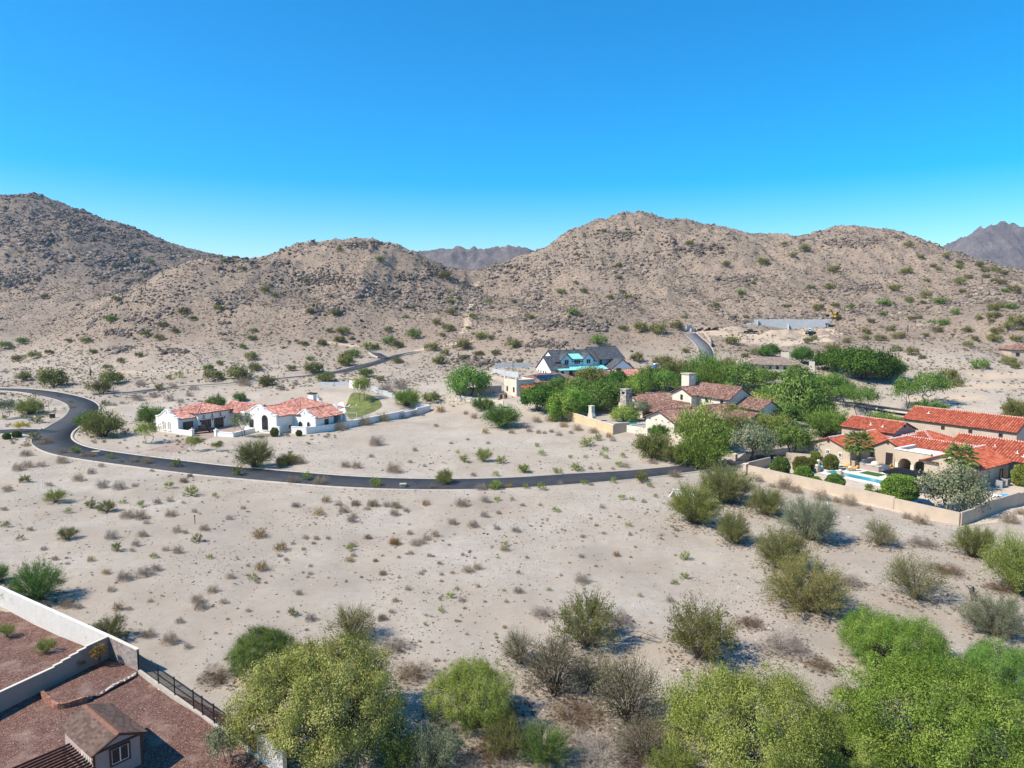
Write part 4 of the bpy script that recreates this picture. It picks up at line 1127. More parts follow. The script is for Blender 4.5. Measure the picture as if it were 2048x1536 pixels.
# ================================================================ farmhouse under construction
O4, U4 = at_y(1107, 752, 243), (0.925, 0.38)
Z4 = hz(O4[0], O4[1]); 
h = House('farmhouse', 'unfinished white farmhouse with slate roofs and turquoise wrapped porch roof', 'house', O4, U4, Z4-0.3, 'slate_shingle', 'white_board', None, 0.5, 0.4, True)
h.wall(-1.0, 6.0, 0, 12.0, 3.3); h.gable(-1.0, 6.0, 0, 12.0, 3.3, 7.4, 'x', 0.4, (True, True))
for y in (4, 6.0, 8, 10): h.win(-1.03, y, 'x-', 1.2, 0.7, 1.3, False, 'black_metal', 'glass', None, 0)
h.wall(2.0, 19.0, 3.0, 14.0, 5.9, mat='blue_wrap'); h.gable(2.0, 19.0, 3.0, 14.0, 5.9, 9.3, 'x', 0.5, mat='white_board')
for x in (6.2, 14.8):
    h.wall(x-2.0, x+2.0, 2.4, 6.0, 6.6, 3.8, 'blue_wrap', 'dormer'); h.gable(x-2.0, x+2.0, 2.4, 8.0, 6.6, 8.5, 'y', 0.35, (True, False), mat='blue_wrap')
    h.win(x, 2.37, 'y-', 4.7, 1.7, 1.7, False, 'white_trim', 'glass', None, 1)
h.wall(8.3, 12.7, 2.7, 6.0, 6.5, 3.8, 'blue_wrap', 'dormer'); roof_plane(h.root, [(8.0,2.2,6.55),(13.0,2.2,6.55),(13.0,7.0,8.3),(8.0,7.0,8.3)], 'teal_sheet', 1.0, 2.5, 0.02, 'dormer_roof', True)
h.win(10.5, 2.67, 'y-', 4.7, 2.6, 1.6, False, 'white_trim', 'glass', None, 2)
roof_plane(h.root, [(1.5,-1.6,3.0),(20.5,-1.6,3.0),(20.5,2.6,4.1),(1.5,2.6,4.1)], 'teal_sheet', 1.2, 2.2, 0.02, 'porch_roof', True)
for x in (6.2, 10.5, 15.5, 20.2): h.box('porch_post', x-.12, x+.12, -1.4, -1.16, -1, 3.0, 'black_metal')
h.win(8.2, 2.97, 'y-', 0.1, 1.4, 2.4, False, 'black_metal', 'glass', None, 1, 'door'); h.win(12.8, 2.97, 'y-', 0.2, 3.4, 2.4, False, 'black_metal', 'glass', None, 3); h.win(17.2, 2.97, 'y-', 0.5, 1.8, 2.0, False, 'black_metal', 'glass', None, 1)
for x in (1.2, 3.4): h.win(x, -0.05, 'y-', 1.0, 0.9, 1.6, False, 'black_metal', 'glass', None, 0)
h.wall(19.2, 27.0, 6.0, 18.0, 6.2, mat='blue_wrap'); h.gable(19.2, 31.0, 5.0, 18.0, 6.2, 10.0, 'x', 0.5, (True, True), mat='white_board')
h.win(21.8, 5.97, 'y-', 4.1, 0.8, 1.5, False, 'black_metal', 'glass', None, 0)
h.wall(22.5, 31.0, -1.0, 6.0, 3.2); h.gable(22.5, 31.0, -1.0, 7.0, 3.2, 6.2, 'y', 0.5, (True, False))
h.box('roof_pipe', 9.0, 9.3, 8.3, 8.6, 9.0, 10.0, 'black_metal')
b4 = [at_y(985, 742, 246), at_y(1040, 752, 240), at_y(1046, 753, 239)]
wall_run('block_wall', 'pale grey unfinished block wall left of the farmhouse', [at_y(986,738,250)[:2], at_y(1037,748,240)[:2]], 1.5, 'pale_block', 0.25, None, 6)
wall_run('block_wall', 'dark backed block wall behind the bare farmhouse yard', [at_y(990,735,258)[:2], at_y(1062,731,258)[:2]], 1.5, 'block_grey', 0.25, None, 6)
wall_run('block_wall', 'short pale block wall ending near the farmhouse corner', [at_y(1058,750,240)[:2], at_y(1086,753,237)[:2]], 1.5, 'pale_block', 0.25, None, 6)
for i in range(7):
    q = at_y(1094+i*8, 752+1.5*(i % 2), 238); z = hz(q[0], q[1]); t = empty('material_pallet', (q[0], q[1], z), R(23*i)); tag(t, 'dark stack of building material in front of the farmhouse', 'pallet', 'material stacks before the farmhouse')
    MB().box(-.6,.6,-.5,.5,0,.15).build('pallet_base', M['brown_wood'], t); MB().box(-.55,.55,-.45,.45,.153,.7+.3*(i % 3)).build('load', M['black_metal' if i % 2 else 'dark_wood'], t)

# ================================================================ flat roofed adobe house with solar panels
O5 = at_z(1033, 800, 3.2); U5 = (0.86, 0.51)
h = House('adobe_house', 'flat roofed tan adobe house with parapets and rooftop solar panels', 'house', O5, U5, hz(O5[0], O5[1]), 'brown_tile', 'tan_stucco')
h.wall(0, 6.5, 0, 7.5, 4.4, mat='cream_stucco'); 
for q in ((0,6.5,0,.35),(0,6.5,7.15,7.5),(0,.35,.36,7.14),(6.15,6.5,.36,7.14)): h.box('parapet', q[0],q[1],q[2],q[3],4.403,5.0,'cream_stucco')
for y in (1.5, 5.4): h.win(-.03, y, 'x-', 1.2, .7, 1.5, False, 'dark_wood', 'glass', None, 0)
for y in (.3, 7.1): h.box('corner_merlon', -.05, .6, y-.35, y+.35, 5.003, 5.6, 'cream_stucco')
h.wall(6.6, 20, 2.0, 12, 3.6); h.hip(6.8, 26, 2.0, 14, 3.6, 5.6)
h.plane([(1.0,-2.6,2.5),(6.4,-2.6,2.5),(6.4,-.02,3.3),(1.0,-.02,3.3)], tile='orange_tile')
for i in range(5):
    for j in range(2):
        x = 10.3+i*2.0; y = 2.3+j*2.3; z = 3.85+(y-1.5)*.286
        MB().add([(x,y,z),(x+1.9,y,z),(x+1.9,y+2.2,z+.63),(x,y+2.2,z+.63),(x,y,z-.08),(x+1.9,y,z-.08),(x+1.9,y+2.2,z+.55),(x,y+2.2,z+.55)], [(0,1,2,3),(7,6,5,4),(0,4,5,1),(1,5,6,2),(2,6,7,3),(3,7,4,0)]).build('solar_panel', M['solar'], h.root)
a, b, c = at_y(912, 796, 213), at_y(1002, 789, 219), at_y(1006, 812, 200)
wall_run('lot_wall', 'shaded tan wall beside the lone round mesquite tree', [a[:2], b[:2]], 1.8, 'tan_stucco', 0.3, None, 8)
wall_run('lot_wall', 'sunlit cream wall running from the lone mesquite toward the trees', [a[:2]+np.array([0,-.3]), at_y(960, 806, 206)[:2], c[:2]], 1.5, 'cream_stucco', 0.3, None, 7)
q = at_y(1002, 803, 209)
for i, (dx, lb) in enumerate(((0, 'dark red tall planter pot by the adobe house corner'), (1.4, 'dark red planter pot standing next to its taller twin'))):
    t = MB().lathe((0,0,0), [(.35,0),(.5,.5),(.42,1.2-.3*i),(.5,1.3-.3*i),(.4,1.32-.3*i)], 12).build('planter_pot', M['brown_wood']); t.location = (q[0]+dx, q[1], hz(q[0]+dx, q[1])); tag(t, lb, 'pot')
# ================================================================ red roofed house behind the trees
q = at_y(1190, 752, 228); 
h = House('red_roof_house', 'low house with red tile roof mostly hidden behind dense trees', 'house', q, (0.97, 0.24), hz(q[0], q[1]), 'brown_tile', 'tan_stucco')
h.wall(0, 9, 0, 10, 2.8); h.hip(0, 10, 0, 10, 2.8, 4.6); h.wall(9.2, 17, 1, 9, 2.9); h.gable(8, 17.5, 1, 9, 2.9, 4.6, 'x', .5, (False, True), tile='salmon_tile'); h.box('chimney', 8.6, 10, 2.2, 3.4, 2, 5.2, 'dark_wood')
# ================================================================ hip roofed tan house below the construction terrace
q = at_y(1483, 741, 236)
h = House('hip_roof_house', 'tan house with wide dusty hip roof below the grey retaining wall', 'house', q, (0.95, -0.30), hz(q[0], q[1])-.5, 'dusty_tile', 'cream_stucco')
h.wall(0.6, 16, 0, 9, 3.4); h.hip(0.6, 18.5, 0, 10, 3.4, 5.6, .8)
for i in range(6): h.win(2.0+i*2.3, -.03, 'y-', 2.0, .8, .9, False, 'dark_wood', 'glass', None, 0)
for x in (16.8, 18.3): h.box('porch_post', x-.15, x+.15, .1, .4, -1, 3.3, 'dark_wood')
h.box('chimney', 12.6, 15, 6, 7.4, 4, 7.2, 'cream_stucco'); c_ = h.box('chimney', 21.0, 22.6, 1, 2.4, -1, 4.6, 'cream_stucco')
h.wall(16.2, 18.4, 1.0, 9, 3.3, mat='stone')
wall_run('lot_wall', 'dark boundary wall beside the dense dark green trees', [at_y(1690,757,226)[:2], at_y(1806,752,230)[:2]], 1.7, 'pink_siding', .3, None, 7)
# ================================================================ house at the right edge
q = at_y(2022, 716, 255)
h = House('edge_house', 'small tan house with brown hip roof at the foot of the hill', 'house', q, (0.97, -0.2), hz(q[0], q[1])-.3, 'brown_tile', 'tan_stucco')
h.wall(0, 14, 0, 9, 3.2); h.hip(0, 14, 0, 9, 3.2, 5.2); 
for x in (2, 5.5, 9): h.win(x, -.03, 'y-', 1.0, 1.1, 1.2, False, 'dark_wood', 'glass', None, 0)
# ================================================================ construction terrace on the hill
a, b = at_y(1494, 657, 318), at_y(1652, 663, 312)
zb = min(hz(a[0], a[1]), hz(b[0], b[1])) - 0.3
L = float(np.hypot(b[0]-a[0], b[1]-a[1]))
t = empty('retaining_wall', (a[0], a[1], zb), math.atan2(b[1]-a[1], b[0]-a[0])); tag(t, 'long pale grey block retaining wall cut into the hillside', 'retaining wall')
for i in range(5):
    x0, x1 = (0.0 if i < 3 else 3.5) - 0.3*i*0, L - (0.0 if i % 2 else 0.5) + (1.5 if i > 2 else 0)
    MB().box(x0, x1, i*0.10, i*0.10+2.5, i*0.8-(1.5 if i == 0 else 0), (i+1)*0.8-0.04).build('block_course', M['pale_block'], t)
for x, hh in ((4.0, 3.9), (17.0, 2.0)):
    MB().extrude([(0,-1),(0,hh),(-.7,hh),(-2.2,-1)], (x,-0.01,0),(0,1,0),(0,0,1),(.5,0,0)).build('buttress', M['block_grey'], t)
for i in range(4): MB().box(L+.4, L+1.0+.5*i, .8+.2*i, 2.4+.2*i, .6+i*.9, 1.4+i*.9).build('end_block', M['block_grey'], t)
plain('spoil', (0.40,0.31,0.22), .95, .2, .8, .6, 8)
def spoil(px, py, Y, sx, sy, sz, label, mat='spoil', seed=1):
    q = at_y(px, py, Y); n = 26
    u = np.linspace(-1, 1, n); A, B = np.meshgrid(u, u, indexing='ij')
    Xw, Yw = q[0]+A*sx, q[1]+B*sy
    r = np.clip(1-np.sqrt(A**2+B**2), 0, 1)
    Z = height(Xw, Yw) - .25 + sz*(r**.8)*(0.7+.6*fbm(A*3+seed, B*3, 4, seed))
    V = np.stack([Xw-q[0], Yw-q[1], Z-q[2]], -1).reshape(-1, 3)
    i = (np.arange(n-1)[:, None]*n + np.arange(n-1)[None]).ravel()
    o = np_obj('spoil_heap', V, np.stack([i, i+n, i+n+1, i+1], 1), M[mat], smooth=True); o.location = q; tag(o, label, 'dirt pile')
spoil(1570, 672, 305, 9, 5, 2.8, 'large pale heap of dug earth before the retaining wall', seed=3)
spoil(1475, 668, 308, 7, 4, 2.2, 'low pale heap of earth near the top of the hill drive', seed=6)
spoil(1640, 668, 306, 5, 3.5, 2.2, 'brown heap of earth under the end of the retaining wall', 'paver', seed=9)
# excavator
q = at_y(1672, 645, 321); z = hz(q[0], q[1])
t = empty('excavator', (q[0], q[1], z), R(200)); tag(t, 'yellow tracked excavator at the end of the retaining wall', 'excavator')
for s in (-1.1, 1.1):
    tr = MB().extrude([(-1.9,.35),(-1.5,0),(1.5,0),(1.9,.35),(1.6,.85),(-1.6,.85)], (0,s-.3,0),(1,0,0),(0,0,1),(0,.6,0)).build('track', M['tyre'], t)
    for wx in (-1.4,-.5,.5,1.4): MB().tube([(wx,s-.34,.4),(wx,s+.34,.4)], .28, 10).build('track_wheel', M['digger_yellow'], tr)
MB().extrude([(-1.9,1.0),(1.4,1.0),(1.4,1.9),(-1.2,2.1),(-1.9,1.7)], (0,-1.2,0),(1,0,0),(0,0,1),(0,2.4,0)).build('body', M['digger_yellow'], t)
c = MB().extrude([(0,1.9),(1.5,1.9),(1.5,2.6),(1.1,3.2),(0,3.2)], (0,.2,0),(1,0,0),(0,0,1),(0,1.0,0)).build('cab', M['digger_yellow'], t)
MB().add([(1.515,.3,2.0),(1.515,1.1,2.0),(1.515,1.1,2.6),(1.515,.3,2.6)], [(0,1,2,3)]).build('windscreen', M['glass'], c)
MB().add([(.15,1.215,2.05),(1.35,1.215,2.05),(1.0,1.215,3.05),(.15,1.215,3.05)], [(0,1,2,3)]).build('side_window', M['glass'], c)
MB().tube([(1.2,-.4,1.7),(2.6,-.4,4.2),(4.2,-.4,4.6)], [.3,.36,.22], 6).build('boom', M['digger_yellow'], t)
MB().tube([(4.0,-.4,4.8),(4.9,-.4,2.2)], [.24,.16], 6).build('arm', M['digger_yellow'], t)
MB().extrude([(4.6,2.3),(5.3,2.0),(5.1,1.2),(4.4,1.0),(4.1,1.6)], (0,-.9,0),(1,0,0),(0,0,1),(0,1.0,0)).build('bucket', M['tyre'], t)
# loader
q = at_y(1622, 668, 305); z = hz(q[0], q[1])+.3
t = empty('wheel_loader', (q[0], q[1], z), R(15)); tag(t, 'dark green and white loader parked below the retaining wall', 'loader')
MB().extrude([(-2.2,.7),(1.6,.7),(1.6,1.4),(0,1.6),(-2.2,1.7)], (0,-.8,0),(1,0,0),(0,0,1),(0,1.6,0)).build('body', M['machine_green'], t)
c = MB().box(-.7,.7,-.7,.7,1.6,2.8).build('cab', M['white_trim'], t); MB().box(-.72,.72,-.6,.6,1.85,2.6).build('cab_window', M['glass'], c)
for wx in (-1.5,1.2):
    for s in (-1,1): MB().tube([(wx,s*.75,.65),(wx,s*1.1,.65)], .65, 14).build('wheel', M['tyre'], t)
MB().bar((1.2,0,1.2),(2.8,0,.6),.5,.25).build('lift_arm', M['machine_green'], t); MB().extrude([(2.6,.2),(3.5,.1),(3.2,.9),(2.6,1.0)], (0,-1.1,0),(1,0,0),(0,0,1),(0,2.2,0)).build('bucket', M['tyre'], t)
q = at_y(1501, 670, 304); pickup(q[0], q[1], hz(q[0], q[1])+.05, R(170), 'dark pickup truck parked on the construction terrace', 'truck_black')
for (px, py, Y), lb in (((1377,661,309), 'stacked grey block pile at the top of the hill drive'), ((1386,663,307), 'lower grey block pile next to the hill drive')):
    q = at_y(px, py, Y); t = empty('block_pile', (q[0], q[1], hz(q[0], q[1])), R(20)); tag(t, lb, 'blocks')
    for i in range(3):
        for j in range(3 if 'stacked' in lb else 2): MB().box(-1.2+i*.81,-.42+i*.81,-.5,.5,j*.72,j*.72+.68).build('block', M['block_grey'], t)
for i in range(9):
    q = at_y(1392+i*5.2, 664+.45*i, 306); t = empty('material_pallet', (q[0], q[1], hz(q[0], q[1])), R(40*i)); tag(t, 'dark stack of material along the verge above the hill drive', 'pallet', 'material stacks above the hill drive')
    MB().box(-.6,.6,-.5,.5,-.2,.15).build('pallet_base', M['brown_wood'], t); MB().box(-.5,.5,-.42,.42,.153,.6+.35*((i*7) % 3)).build('load', M['tyre' if i % 2 else 'dark_wood'], t)
wall_run('drive_wall', 'curving dark stone edge wall along the hill drive', [at_y(1404,668,304)[:2], at_y(1413,676,296)[:2], at_y(1420,688,287)[:2], at_y(1421,697,280)[:2]], .7, 'pale_gravel', .5, None, 5)
q = at_y(1310, 739, 258); z = hz(q[0], q[1])
t = empty('portable_toilet', (q[0], q[1], z), R(30)); tag(t, 'blue portable toilet among the trees near the farmhouse', 'toilet')
MB().box(-.55,.55,-.55,.55,0,2.1).build('cabin', M['blue_plastic'], t); MB().extrude([(-.6,2.1),(.6,2.1),(.35,2.35),(-.35,2.35)], (0,-.6,0),(1,0,0),(0,0,1),(0,1.2,0)).build('roof', M['white_trim'], t); MB().box(-.4,.4,-.58,-.56,.1,1.95).build('door', M['sky_tarp'], t)
# ================================================================ small things by the road
def crate(name, px, py, sx, sy, sz, mat, label, cat, rz=0.2):
    q = ground_at([(px, py)])[0]
    t = empty(name, (q[0], q[1], q[2]), rz); tag(t, label, cat)
    MB().box(-sx,sx,-sy,sy,-.3,sz).build('casing', M[mat], t); MB().box(-sx-.06,sx+.06,-sy-.06,sy+.06,sz+.003,sz+.1).build('lid', M['tan_stucco'], t)
    MB().box(-sx*.7,sx*.7,-sy-.03,-sy-.005,.12,sz*.8).build('door', M[mat], t)
crate('utility_box', 192, 911, .7, .55, .8, 'tan_stucco', 'large tan utility box beside the road bend', 'utility box')
crate('utility_box', 806, 974, .5, .4, .5, 'tan_stucco', 'low tan utility box on the roadside verge', 'utility box')
crate('utility_box', 105, 836, .55, .5, 1.2, 'black_metal', 'black utility cabinet near the street corner', 'utility box')
q = ground_at([(1364, 992)])[0]; t = empty('culvert_headwall', (q[0], q[1], q[2]), R(-12)); tag(t, 'white concrete culvert headwall behind the roadside palo verde', 'headwall'); t.scale = (.75,.75,.75)
MB().box(-1.7,1.7,-.2,.2,-.5,1.3).build('face_wall', M['white_trim'], t); MB().box(-2.0,2.0,-.3,.3,1.303,1.45).build('coping', M['white_trim'], t)
for s in (-1,1): MB().add([(s*1.7,-.2,-.4),(s*1.7,-.2,1.25),(s*2.6,-1.5,.2),(s*2.6,-1.5,-.4),(s*1.95,-.2,-.4),(s*1.95,-.2,1.25),(s*2.85,-1.5,.2),(s*2.85,-1.5,-.4)], [(0,1,2,3),(7,6,5,4),(0,4,5,1),(1,5,6,2),(2,6,7,3),(3,7,4,0)]).build('wing_wall', M['white_trim'], t)
for (px, py), lb, hh, m in (((85,976), 'white capped survey stake in the open lot', 1.3, 'white_trim'), ((390,1048), 'dark capped metal stake in the open lot', 1.1, 'tyre'), ((243,789), 'white marker post where the hillside street begins', 2.4, 'white_trim'), ((56,783), 'pale marker post on the main road verge', 1.6, 'cream_stucco'), ((98,821), 'thin dark pole standing in the lot inside the road bend', 2.4, 'tyre'), ((1654,1021), 'thin white stake in front of the terrace wall', 1.2, 'white_trim')):
    q = ground_at([(px, py)])[0]; t = empty('marker_post', q, 0); tag(t, lb, 'post')
    MB().tube([(0,0,-.3),(0,0,hh)], .05, 6).build('shaft', M['dark_wood' if m == 'tyre' else m], t); MB().tube([(0,0,hh),(0,0,hh+.16)], .1, 8).build('cap', M[m], t)
def log(px, py, pts, rad, label, cat='log', mat='dark_wood'):
    q = ground_at([(px, py)])[0]
    mb = MB()
    mb.tube(pts, rad, 7); mb.tube([pts[1], (pts[1][0]+.5, pts[1][1]-.2, pts[1][2]+.5)], [rad[1]*.6, .02], 5); mb.tube([pts[2], (pts[2][0]-.3, pts[2][1]+.5, pts[2][2]+.4)], [rad[2]*.6, .02], 5)
    o = mb.build('fallen_log', M[mat], smooth=True); o.location = q; tag(o, label, cat)
plain('bleached_wood', (0.30, 0.24, 0.18), 0.9, 0.25, 4.0); plain('bark', (0.085, 0.062, 0.045), 0.95, 0.3, 3.0, 0.4, 20); plain('pale_bark', (0.20, 0.16, 0.115), 0.95, 0.3, 3.0)
log(1945, 1190, [(-.9,-1.6,.15),(-.3,-.5,.25),(.2,.6,.3),(1.1,1.6,.25)], [.28,.25,.2,.08], 'thick dead log lying by the right hand palo verde', mat='bark')
log(1290, 1278, [(-1.6,.8,.1),(-.5,.2,.12),(.4,-.3,.1),(1.2,-.8,.06)], [.05,.06,.06,.03], 'thin bleached branch lying between two creosote bushes', 'branch', 'bleached_wood')
log(1300, 1272, [(-1.0,.9,.1),(-.3,.3,.12),(.3,-.2,.1),(.9,-.7,.06)], [.04,.05,.05,.02], 'second thin bleached branch lying across the wash', 'branch', 'bleached_wood')
log(1640, 1208, [(-1.2,.3,.1),(-.2,.05,.14),(.6,-.2,.1),(1.6,-.5,.06)], [.06,.08,.06,.03], 'bleached stick lying under the twin plumed palo verde', 'branch', 'bleached_wood')

# ================================================================ neighbour's yard at the lower left
k = NT('red_gravel'); vo = k.n('TexVoronoi', i_Scale=14.0); k.link(k.pos(), vo.inputs['Vector']); nn = k.noise(0.5, 4)
c = k.ramp(vo.outputs['Color'], [(0.15,(0.078,0.040,0.031)),(0.5,(0.170,0.088,0.066)),(0.8,(0.240,0.137,0.106)),(0.97,(0.42,0.33,0.27))])
c = k.mix(k.ramp(nn, [(0.52,(0,0,0)),(0.72,(.8,.8,.8))]), c, k.mix(k.noise(6, 3), (0.24,0.14,0.115), (0.40,0.30,0.23)))
M['red_gravel'] = k.principled(c, 0.95, k.bump(vo.outputs['Distance'], 0.9, 0.06), 0.1)
def block_wall_mat(name, c0, c1, mortar, bw=0.4, bh=0.2):
    k = NT(name); tc = k.n('UVMap') if False else None
    k2 = k.coord('Object')
    br = k.n('TexBrick', i_Scale=1.0, i_Color1=c0, i_Color2=c1, i_Mortar=mortar); br.inputs['Brick Width'].default_value = bw; br.inputs['Row Height'].default_value = bh; br.inputs['Mortar Size'].default_value = 0.008; br.inputs['Mortar Smooth'].default_value = 0.3
    mp = k.n('Mapping'); mp.inputs['Rotation'].default_value = (R(90), 0, 0); k.link(k2, mp.inputs['Vector']); k.link(mp.outputs[0], br.inputs['Vector'])
    M[name] = k.principled(k.mix(k.noise(1.3, 4), br.outputs['Color'], tuple(x*.8 for x in c0)), 0.92, k.bump(br.outputs['Fac'], -0.4, 0.02))
block_wall_mat('white_block', (0.62,0.58,0.52), (0.68,0.64,0.58), (0.48,0.44,0.40))
block_wall_mat('tan_block', (0.40,0.30,0.24), (0.44,0.34,0.27), (0.34,0.26,0.21))
C0 = at_z(218, 1272, 2.0)[:2]
CW = at_z(0, 1176, 1.9)[:2]; dW = (CW-C0)/np.linalg.norm(CW-C0)
CS = at_z(0, 1376, 1.8)[:2]; dS = (CS-C0)/np.linalg.norm(CS-C0)
F0 = at_z(278, 1343, 0.1)[:2]
def yard_wall(label, p, q, heights, mat, thick, cap, name='yard_wall'):
    """heights: list of (from, to, top) fractions: a wall that steps"""
    L = float(np.linalg.norm(q-p)); root = empty(name, (p[0], p[1], 0), math.atan2(q[1]-p[1], q[0]-p[0])); tag(root, label, 'wall')
    for a, b, tp in heights:
        w = MB().box(a*L, b*L, -thick/2, thick/2, -.6, tp).build('wall_panel', M[mat], root)
        MB().box(a*L-.01, b*L+.01, -thick/2-.02, thick/2+.02, tp+.002, tp+.05).build('coping', M[cap], w)
    return root
yard_wall('tall white block wall along the open desert lot', C0+dW*.1, C0+dW*34, [(0,1,2.0)], 'white_block', .22, 'white_trim')
yard_wall('tan block wall stepping down between the two gravel yards', C0+dS*.12, C0+dS*17, [(0,.105,2.0),(.105,.14,1.85),(.14,.175,1.70),(.175,.21,1.55),(.21,.245,1.40),(.245,.28,1.25)] + [(.28,1,1.12)] if False else [(0,.12,2.0),(.12,.16,1.9),(.16,.2,1.8),(.2,.24,1.7),(.24,.28,1.6),(.28,1,1.5)], 'tan_block', .22, 'cream_stucco')
# short block wall built block by block
L = float(np.linalg.norm(F0-C0)); t = empty('brick_wall', (C0[0], C0[1], 0), math.atan2(F0[1]-C0[1], F0[0]-C0[0])); tag(t, 'short grey brown block wall joining the white wall to the iron fence', 'wall')
plain('grey_block_a', (0.25,0.205,0.185), .95, .2, 3, .3, 15); plain('grey_block_b', (0.31,0.26,0.235), .95, .2, 3, .3, 15)
MB().box(.02, L-.02, -.07, .07, -.5, 1.9).build('mortar', M['concrete'], t)
bme = []
for mnm in ('grey_block_a', 'grey_block_b'):
    o = MB().box(0, .38, -.1, .1, 0, .185).build('block', M[mnm], t); bme.append(o.data); bpy.data.objects.remove(o)
for r in range(10):
    x = .02 - (.2 if r % 2 else 0)
    while x < L-.1:
        if x >= 0:
            o = bpy.data.objects.new('block', bme[random.randrange(2)]); COL.objects.link(o); o.parent = t; o.location = (x, random.uniform(-.006,.006), r*.197)
            if x+.38 > L: o.scale = ((L-x)/.38, 1, 1)
        x += .398
MB().box(-.02, L+.02, -.14, .14, 1.99, 2.06).build('coping', M['cream_stucco'], t)
# iron fence on a low kerb
FP = [F0] + [at_z(*p, 0.1)[:2] for p in ((321,1370),(351,1394),(390,1421),(405,1435),(427,1452),(463,1476),(501,1503))]
dF = FP[-1]-FP[0]; FL = float(np.linalg.norm(dF)); dF = dF/FL
t = empty('iron_fence', (F0[0], F0[1], 0), math.atan2(dF[1], dF[0])); tag(t, 'black iron picket fence on a low concrete kerb beside the red gravel yard', 'fence')
MB().box(.1, FL+1, -.12, .12, -.4, .28).build('kerb', M['concrete'], t)
for z in (.42, 1.0, 1.62): MB().box(.0, FL+1, -.02, .02, z, z+.045).build('rail', M['black_metal'], t)
for p in FP: x = float(np.dot(p-F0, dF)); MB().box(x-.035, x+.035, -.035, .035, -.2, 1.78).build('post', M['black_metal'], t)
o = MB().box(-.009, .009, -.009, .009, .4, 1.68).build('picket', M['black_metal'], t); pk = o.data; bpy.data.objects.remove(o)
for i in range(int((FL+.9)/.11)):
    o = bpy.data.objects.new('picket', pk); COL.objects.link(o); o.parent = t; o.location = (.1+i*.11, 0, 0)
P = FP[-1]+dF*1.1; PE = P + dF*3.0
yard_wall('pale block wall pier at the far end of the iron fence', P, PE, [(0,.25,1.9),(.25,1,2.0)], 'white_block', .3, 'concrete')
# gravel sheets
up = C0 + dW*34; sd = C0 + dS*17
draped_poly('gravel_yard', None, 'red_gravel', .05, world=[C0+dW*.2+dS*.2, up+dS*.2, up+dS*17, sd+dW*.15], n=40)
draped_poly('gravel_yard', None, 'red_gravel', .045, world=[C0+dS*.1+np.array([.1,-.1]), F0-np.array([.05,.1]), PE-np.array([.1,.1]), PE+np.array([-14,-14]), sd], n=40)
# raised planter with a brick edge and a row of pale stones
bp = [at_z(*p, .25)[:2] for p in ((84,1388),(97,1400),(112,1412),(130,1412),(150,1406),(168,1400),(174,1397))]
bc = catmull(np.array(bp), .1)
seg = np.concatenate([[0], np.cumsum(np.linalg.norm(np.diff(bc, axis=0), axis=1))])
t = empty('brick_planter', (bc[0][0], bc[0][1], 0)); tag(t, 'curved low planter edge of stacked red brown bricks', 'planter')
plain('red_brick_a', (0.27,0.12,0.08), .9, .2, 5); plain('red_brick_b', (0.36,0.19,0.13), .9, .2, 5)
bme = []
for mnm in ('red_brick_a', 'red_brick_b'):
    o = MB().box(-.14, .14, -.11, .11, 0, .095).build('brick', M[mnm], t); bme.append(o.data); bpy.data.objects.remove(o)
for r in range(5):
    s = .15 + (.15 if r % 2 else 0)
    while s < seg[-1]:
        i = min(int(np.searchsorted(seg, s)), len(bc)-2); d = bc[i+1]-bc[i-1]
        o = bpy.data.objects.new('brick', bme[random.randrange(2)]); COL.objects.link(o); o.parent = t
        o.location = (bc[i][0]-bc[0][0], bc[i][1]-bc[0][1], r*.105); o.rotation_euler = (0, 0, math.atan2(d[1], d[0])+random.uniform(-.05,.05)); s += .30
ring = [bc[0]] + [bc[int(k_)] for k_ in np.linspace(5, len(bc)-1, 8)] + [at_z(*p, .3)[:2] for p in ((200,1387),(235,1366),(272,1347))] + [F0+np.array([-.3,.2]), C0+np.array([.3,-.5]), C0+dS*3+np.array([.3,-.1]), C0+dS*6.5+np.array([.3,-.1])]
cen = np.mean(ring, axis=0)
mb = MB(); n = len(ring); vs = [(p[0], p[1], .40 if i < 9 else .16) for i, p in enumerate(ring)] + [(cen[0], cen[1], .5)]
mb.add(vs, [(i, (i+1) % n, n) for i in range(n)]); o = mb.build('planter_soil', M['red_gravel'], smooth=True, fixn=False); tag(o, kind='structure')
sp = catmull(np.array([at_z(*p, .2)[:2] for p in ((174,1397),(200,1386),(225,1371),(250,1358),(272,1347))]), .1)
t = empty('stone_border', (sp[0][0], sp[0][1], 0)); tag(t, 'row of pale rounded stones edging the raised planter', 'stones')
stone_me = []
for sd_ in range(3):
    bm = bmesh.new(); bmesh.ops.create_icosphere(bm, subdivisions=1, radius=1)
    rr = random.Random(sd_)
    for v in bm.verts: v.co *= rr.uniform(.75, 1.2); v.co.z *= .7
    me = bpy.data.meshes.new('stone'); bm.to_mesh(me); bm.free(); me.materials.append(plain('border_stone', (0.52,0.46,0.40), .9, .2, 4) if sd_ == 0 else M['border_stone']); stone_me.append(me)
for i in range(0, len(sp), 2):
    for _ in range(2):
        o = bpy.data.objects.new('stone', random.choice(stone_me)); COL.objects.link(o); o.parent = t
        r_ = random.uniform(.07, .15); o.scale = (r_*1.3, r_, r_); o.rotation_euler = (0, 0, random.uniform(0, 6)); o.location = (sp[i][0]-sp[0][0]+random.uniform(-.12,.12), sp[i][1]-sp[0][1]+random.uniform(-.12,.12), .16)
